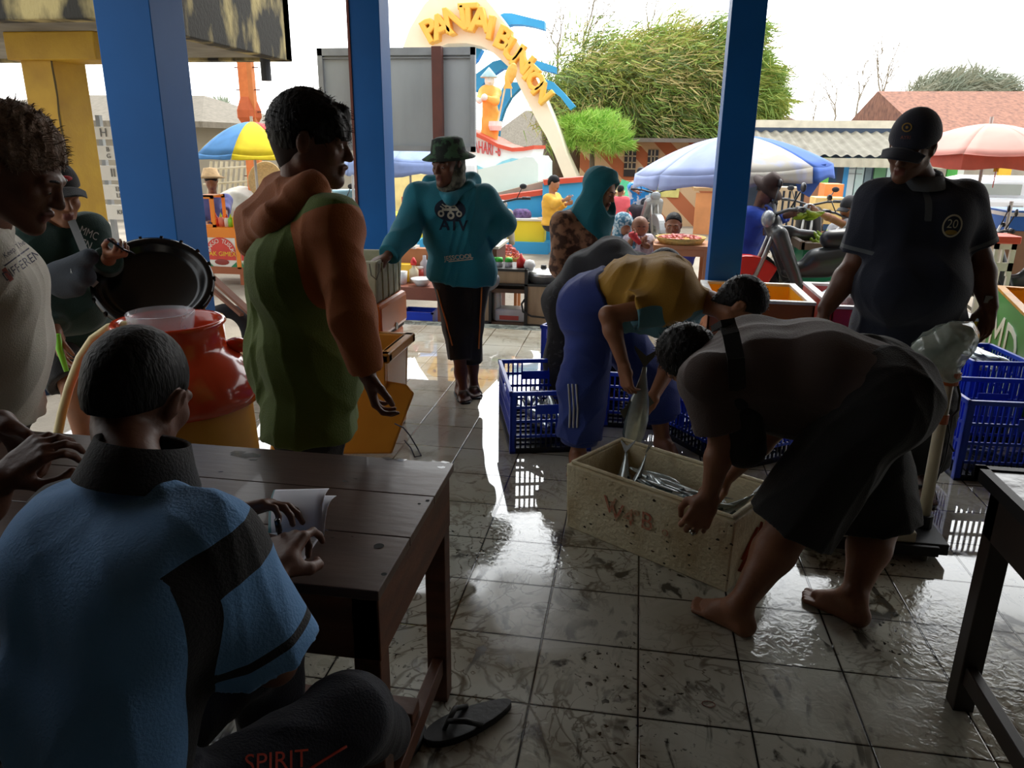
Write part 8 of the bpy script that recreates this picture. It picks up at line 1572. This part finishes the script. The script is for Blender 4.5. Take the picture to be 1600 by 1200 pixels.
for lab, px, py, Y, w_, h_, c in (('yellow wooden kiosk box behind the banana seller', 1297, 330, 11.5, .42, .36, (244, 206, 130)), ('orange glass-sided cabinet beside the kiosk box', 1303, 300, 12.0, .26, .22, (246, 150, 84))):
    t = thing('display_cabinet', lab, 'cabinet', (at(px, py, Y)[0], Y, GZ)); zc_ = at(px, py, Y)[2]-GZ; mm = M('cab_%d' % c[0], c, .6); obj('cabinet_body', MB().bb((-w_/2, 0, zc_-h_/2 if h_ > .3 else zc_-h_/2), (w_/2, .4, zc_+h_/2)), mm, t); obj('leg', MB().bb((-w_/2, 0, 0), (-w_/2+.04, .04, zc_-h_/2)), mm, t); obj('leg', MB().bb((w_/2-.04, 0, 0), (w_/2, .04, zc_-h_/2)), mm, t)
t = thing('bench', 'pale wooden bench frame under the blue parasol', 'bench', (at(1230, 320, 12.5)[0], 12.5, GZ)); bx0, bx1 = at(1218, 300, 12.5)[0], at(1252, 300, 12.5)[0]; bz0, bz1 = GZ, at(1230, 293, 12.5)[2]; pw_ = M('pale_wood', (196, 178, 146), .7); obj('rail', MB().bb((bx0, 12.5, bz1-.05), (bx1, 12.9, bz1)), pw_, t, world=True)
for k in range(4): xx = bx0+(bx1-bx0-.05)*k/3; obj('leg', MB().bb((xx, 12.5, bz0), (xx+.05, 12.55, bz1-.05)), pw_, t, world=True)
# behind the left pillar: tyre, planks, blue tub
t = thing('wooden_plank', 'brown plank leaning down past the left blue pillar', 'plank', at(350, 450, 4.7)); t.location[2] = 0
obj('plank', MB().beam(at(300, 405, 4.75), at(395, 492, 4.5), .05, .02), M('plank_brown', (120, 74, 50), .7), t, world=True)
t = thing('wooden_plank', 'second thinner plank just below the first by the left pillar', 'plank', at(350, 460, 4.7)); t.location[2] = 0; obj('plank', MB().beam(at(300, 425, 4.7), at(378, 492, 4.5), .03, .02), M('plank_brown', (120, 74, 50), .7), t, world=True)
c = at(352, 490, 4.55); c[2] = .24; t = thing('tyre', 'black tyre standing behind the drum by the left pillar', 'tyre', (c[0], c[1], 0)); mb = MB(); mb.tube([c+A(.16*math.cos(a)*.7, .16*math.cos(a)*.5, .19*math.sin(a)) for a in np.linspace(0, 2*math.pi, 28)], .05, 10, caps=False); obj('tyre_ring', mb, tyre, t, world=True, smooth=True)
c = g(60, 600, -.1); t = thing('tub', 'blue plastic tub on the ground behind the man in green', 'tub', A(c[0], c[1], GZ)); mb = MB(); mb.lathe([(.001, 0), (.14, 0), (.18, .26), (.19, .27), (.17, .25), (.13, .02), (.001, .02)], (0, 0, 0), 28); obj('tub_wall', mb, M('tub_blue', (34, 60, 96), .4), t, smooth=True)
t = thing('lime_strap', 'lime green strap hanging from the hand of the man in green', 'strap', at(90, 540, 2.78)); mb = MB(); mb.tube([at(90, 522, 2.78), at(93, 545, 2.78), at(104, 580, 2.78)], [.012, .014, .01], 8); obj('strap', mb, M('lime_plastic', (120, 200, 40), .4), t, world=True, smooth=True)
# person at the left edge, hands clasped on the table
def left_edge_person():
    P = A(-1.32, .62, .5); J = dict(P=P, N=A(-1.36, .78, .98), H=A(-1.36, .84, 1.19), ls=nrm(A(.8, -.6, 0)), face=A(.6, .7, -.3), S=[A(-1.2, .70, .95), A(-1.5, .9, .95)],
        arms=[armspec(at(-40, 800, 1.12), at(6, 745, 1.16), A(.6, .3, .5), A(.2, .6, -.6), side=-1, curl=.7), armspec(at(-60, 700, 1.3), at(5, 660, 1.3), A(.75, -.1, -.35), A(-.3, -.6, -.4), side=1, curl=.6)],
        legs=[dict(K=A(-1.1, 1.05, .5), A=A(-1.1, 1.05, .1)), dict(K=A(-1.3, 1.1, .5), A=A(-1.3, 1.1, .1))])
    t, J, R, hs, body = person('person at the left edge with clasped hands above the table, sleeve striped', J, 1.0, .0045, SK_D)
    shirt(t, J, 1, [cloth('striped_grey', (120, 116, 104), rgb2=(60, 58, 54), vscale=18, thr=(.48, .52), stretch=(.1, .1, 3))], .007, off=.02, sleeves=(.9, .9), loose=.03, seed=77)
    trousers(t, J, 1, cloth('dark_trousers', (48, 48, 56)), .009); hair(t, J, R, hs, vox=.007)
left_edge_person()
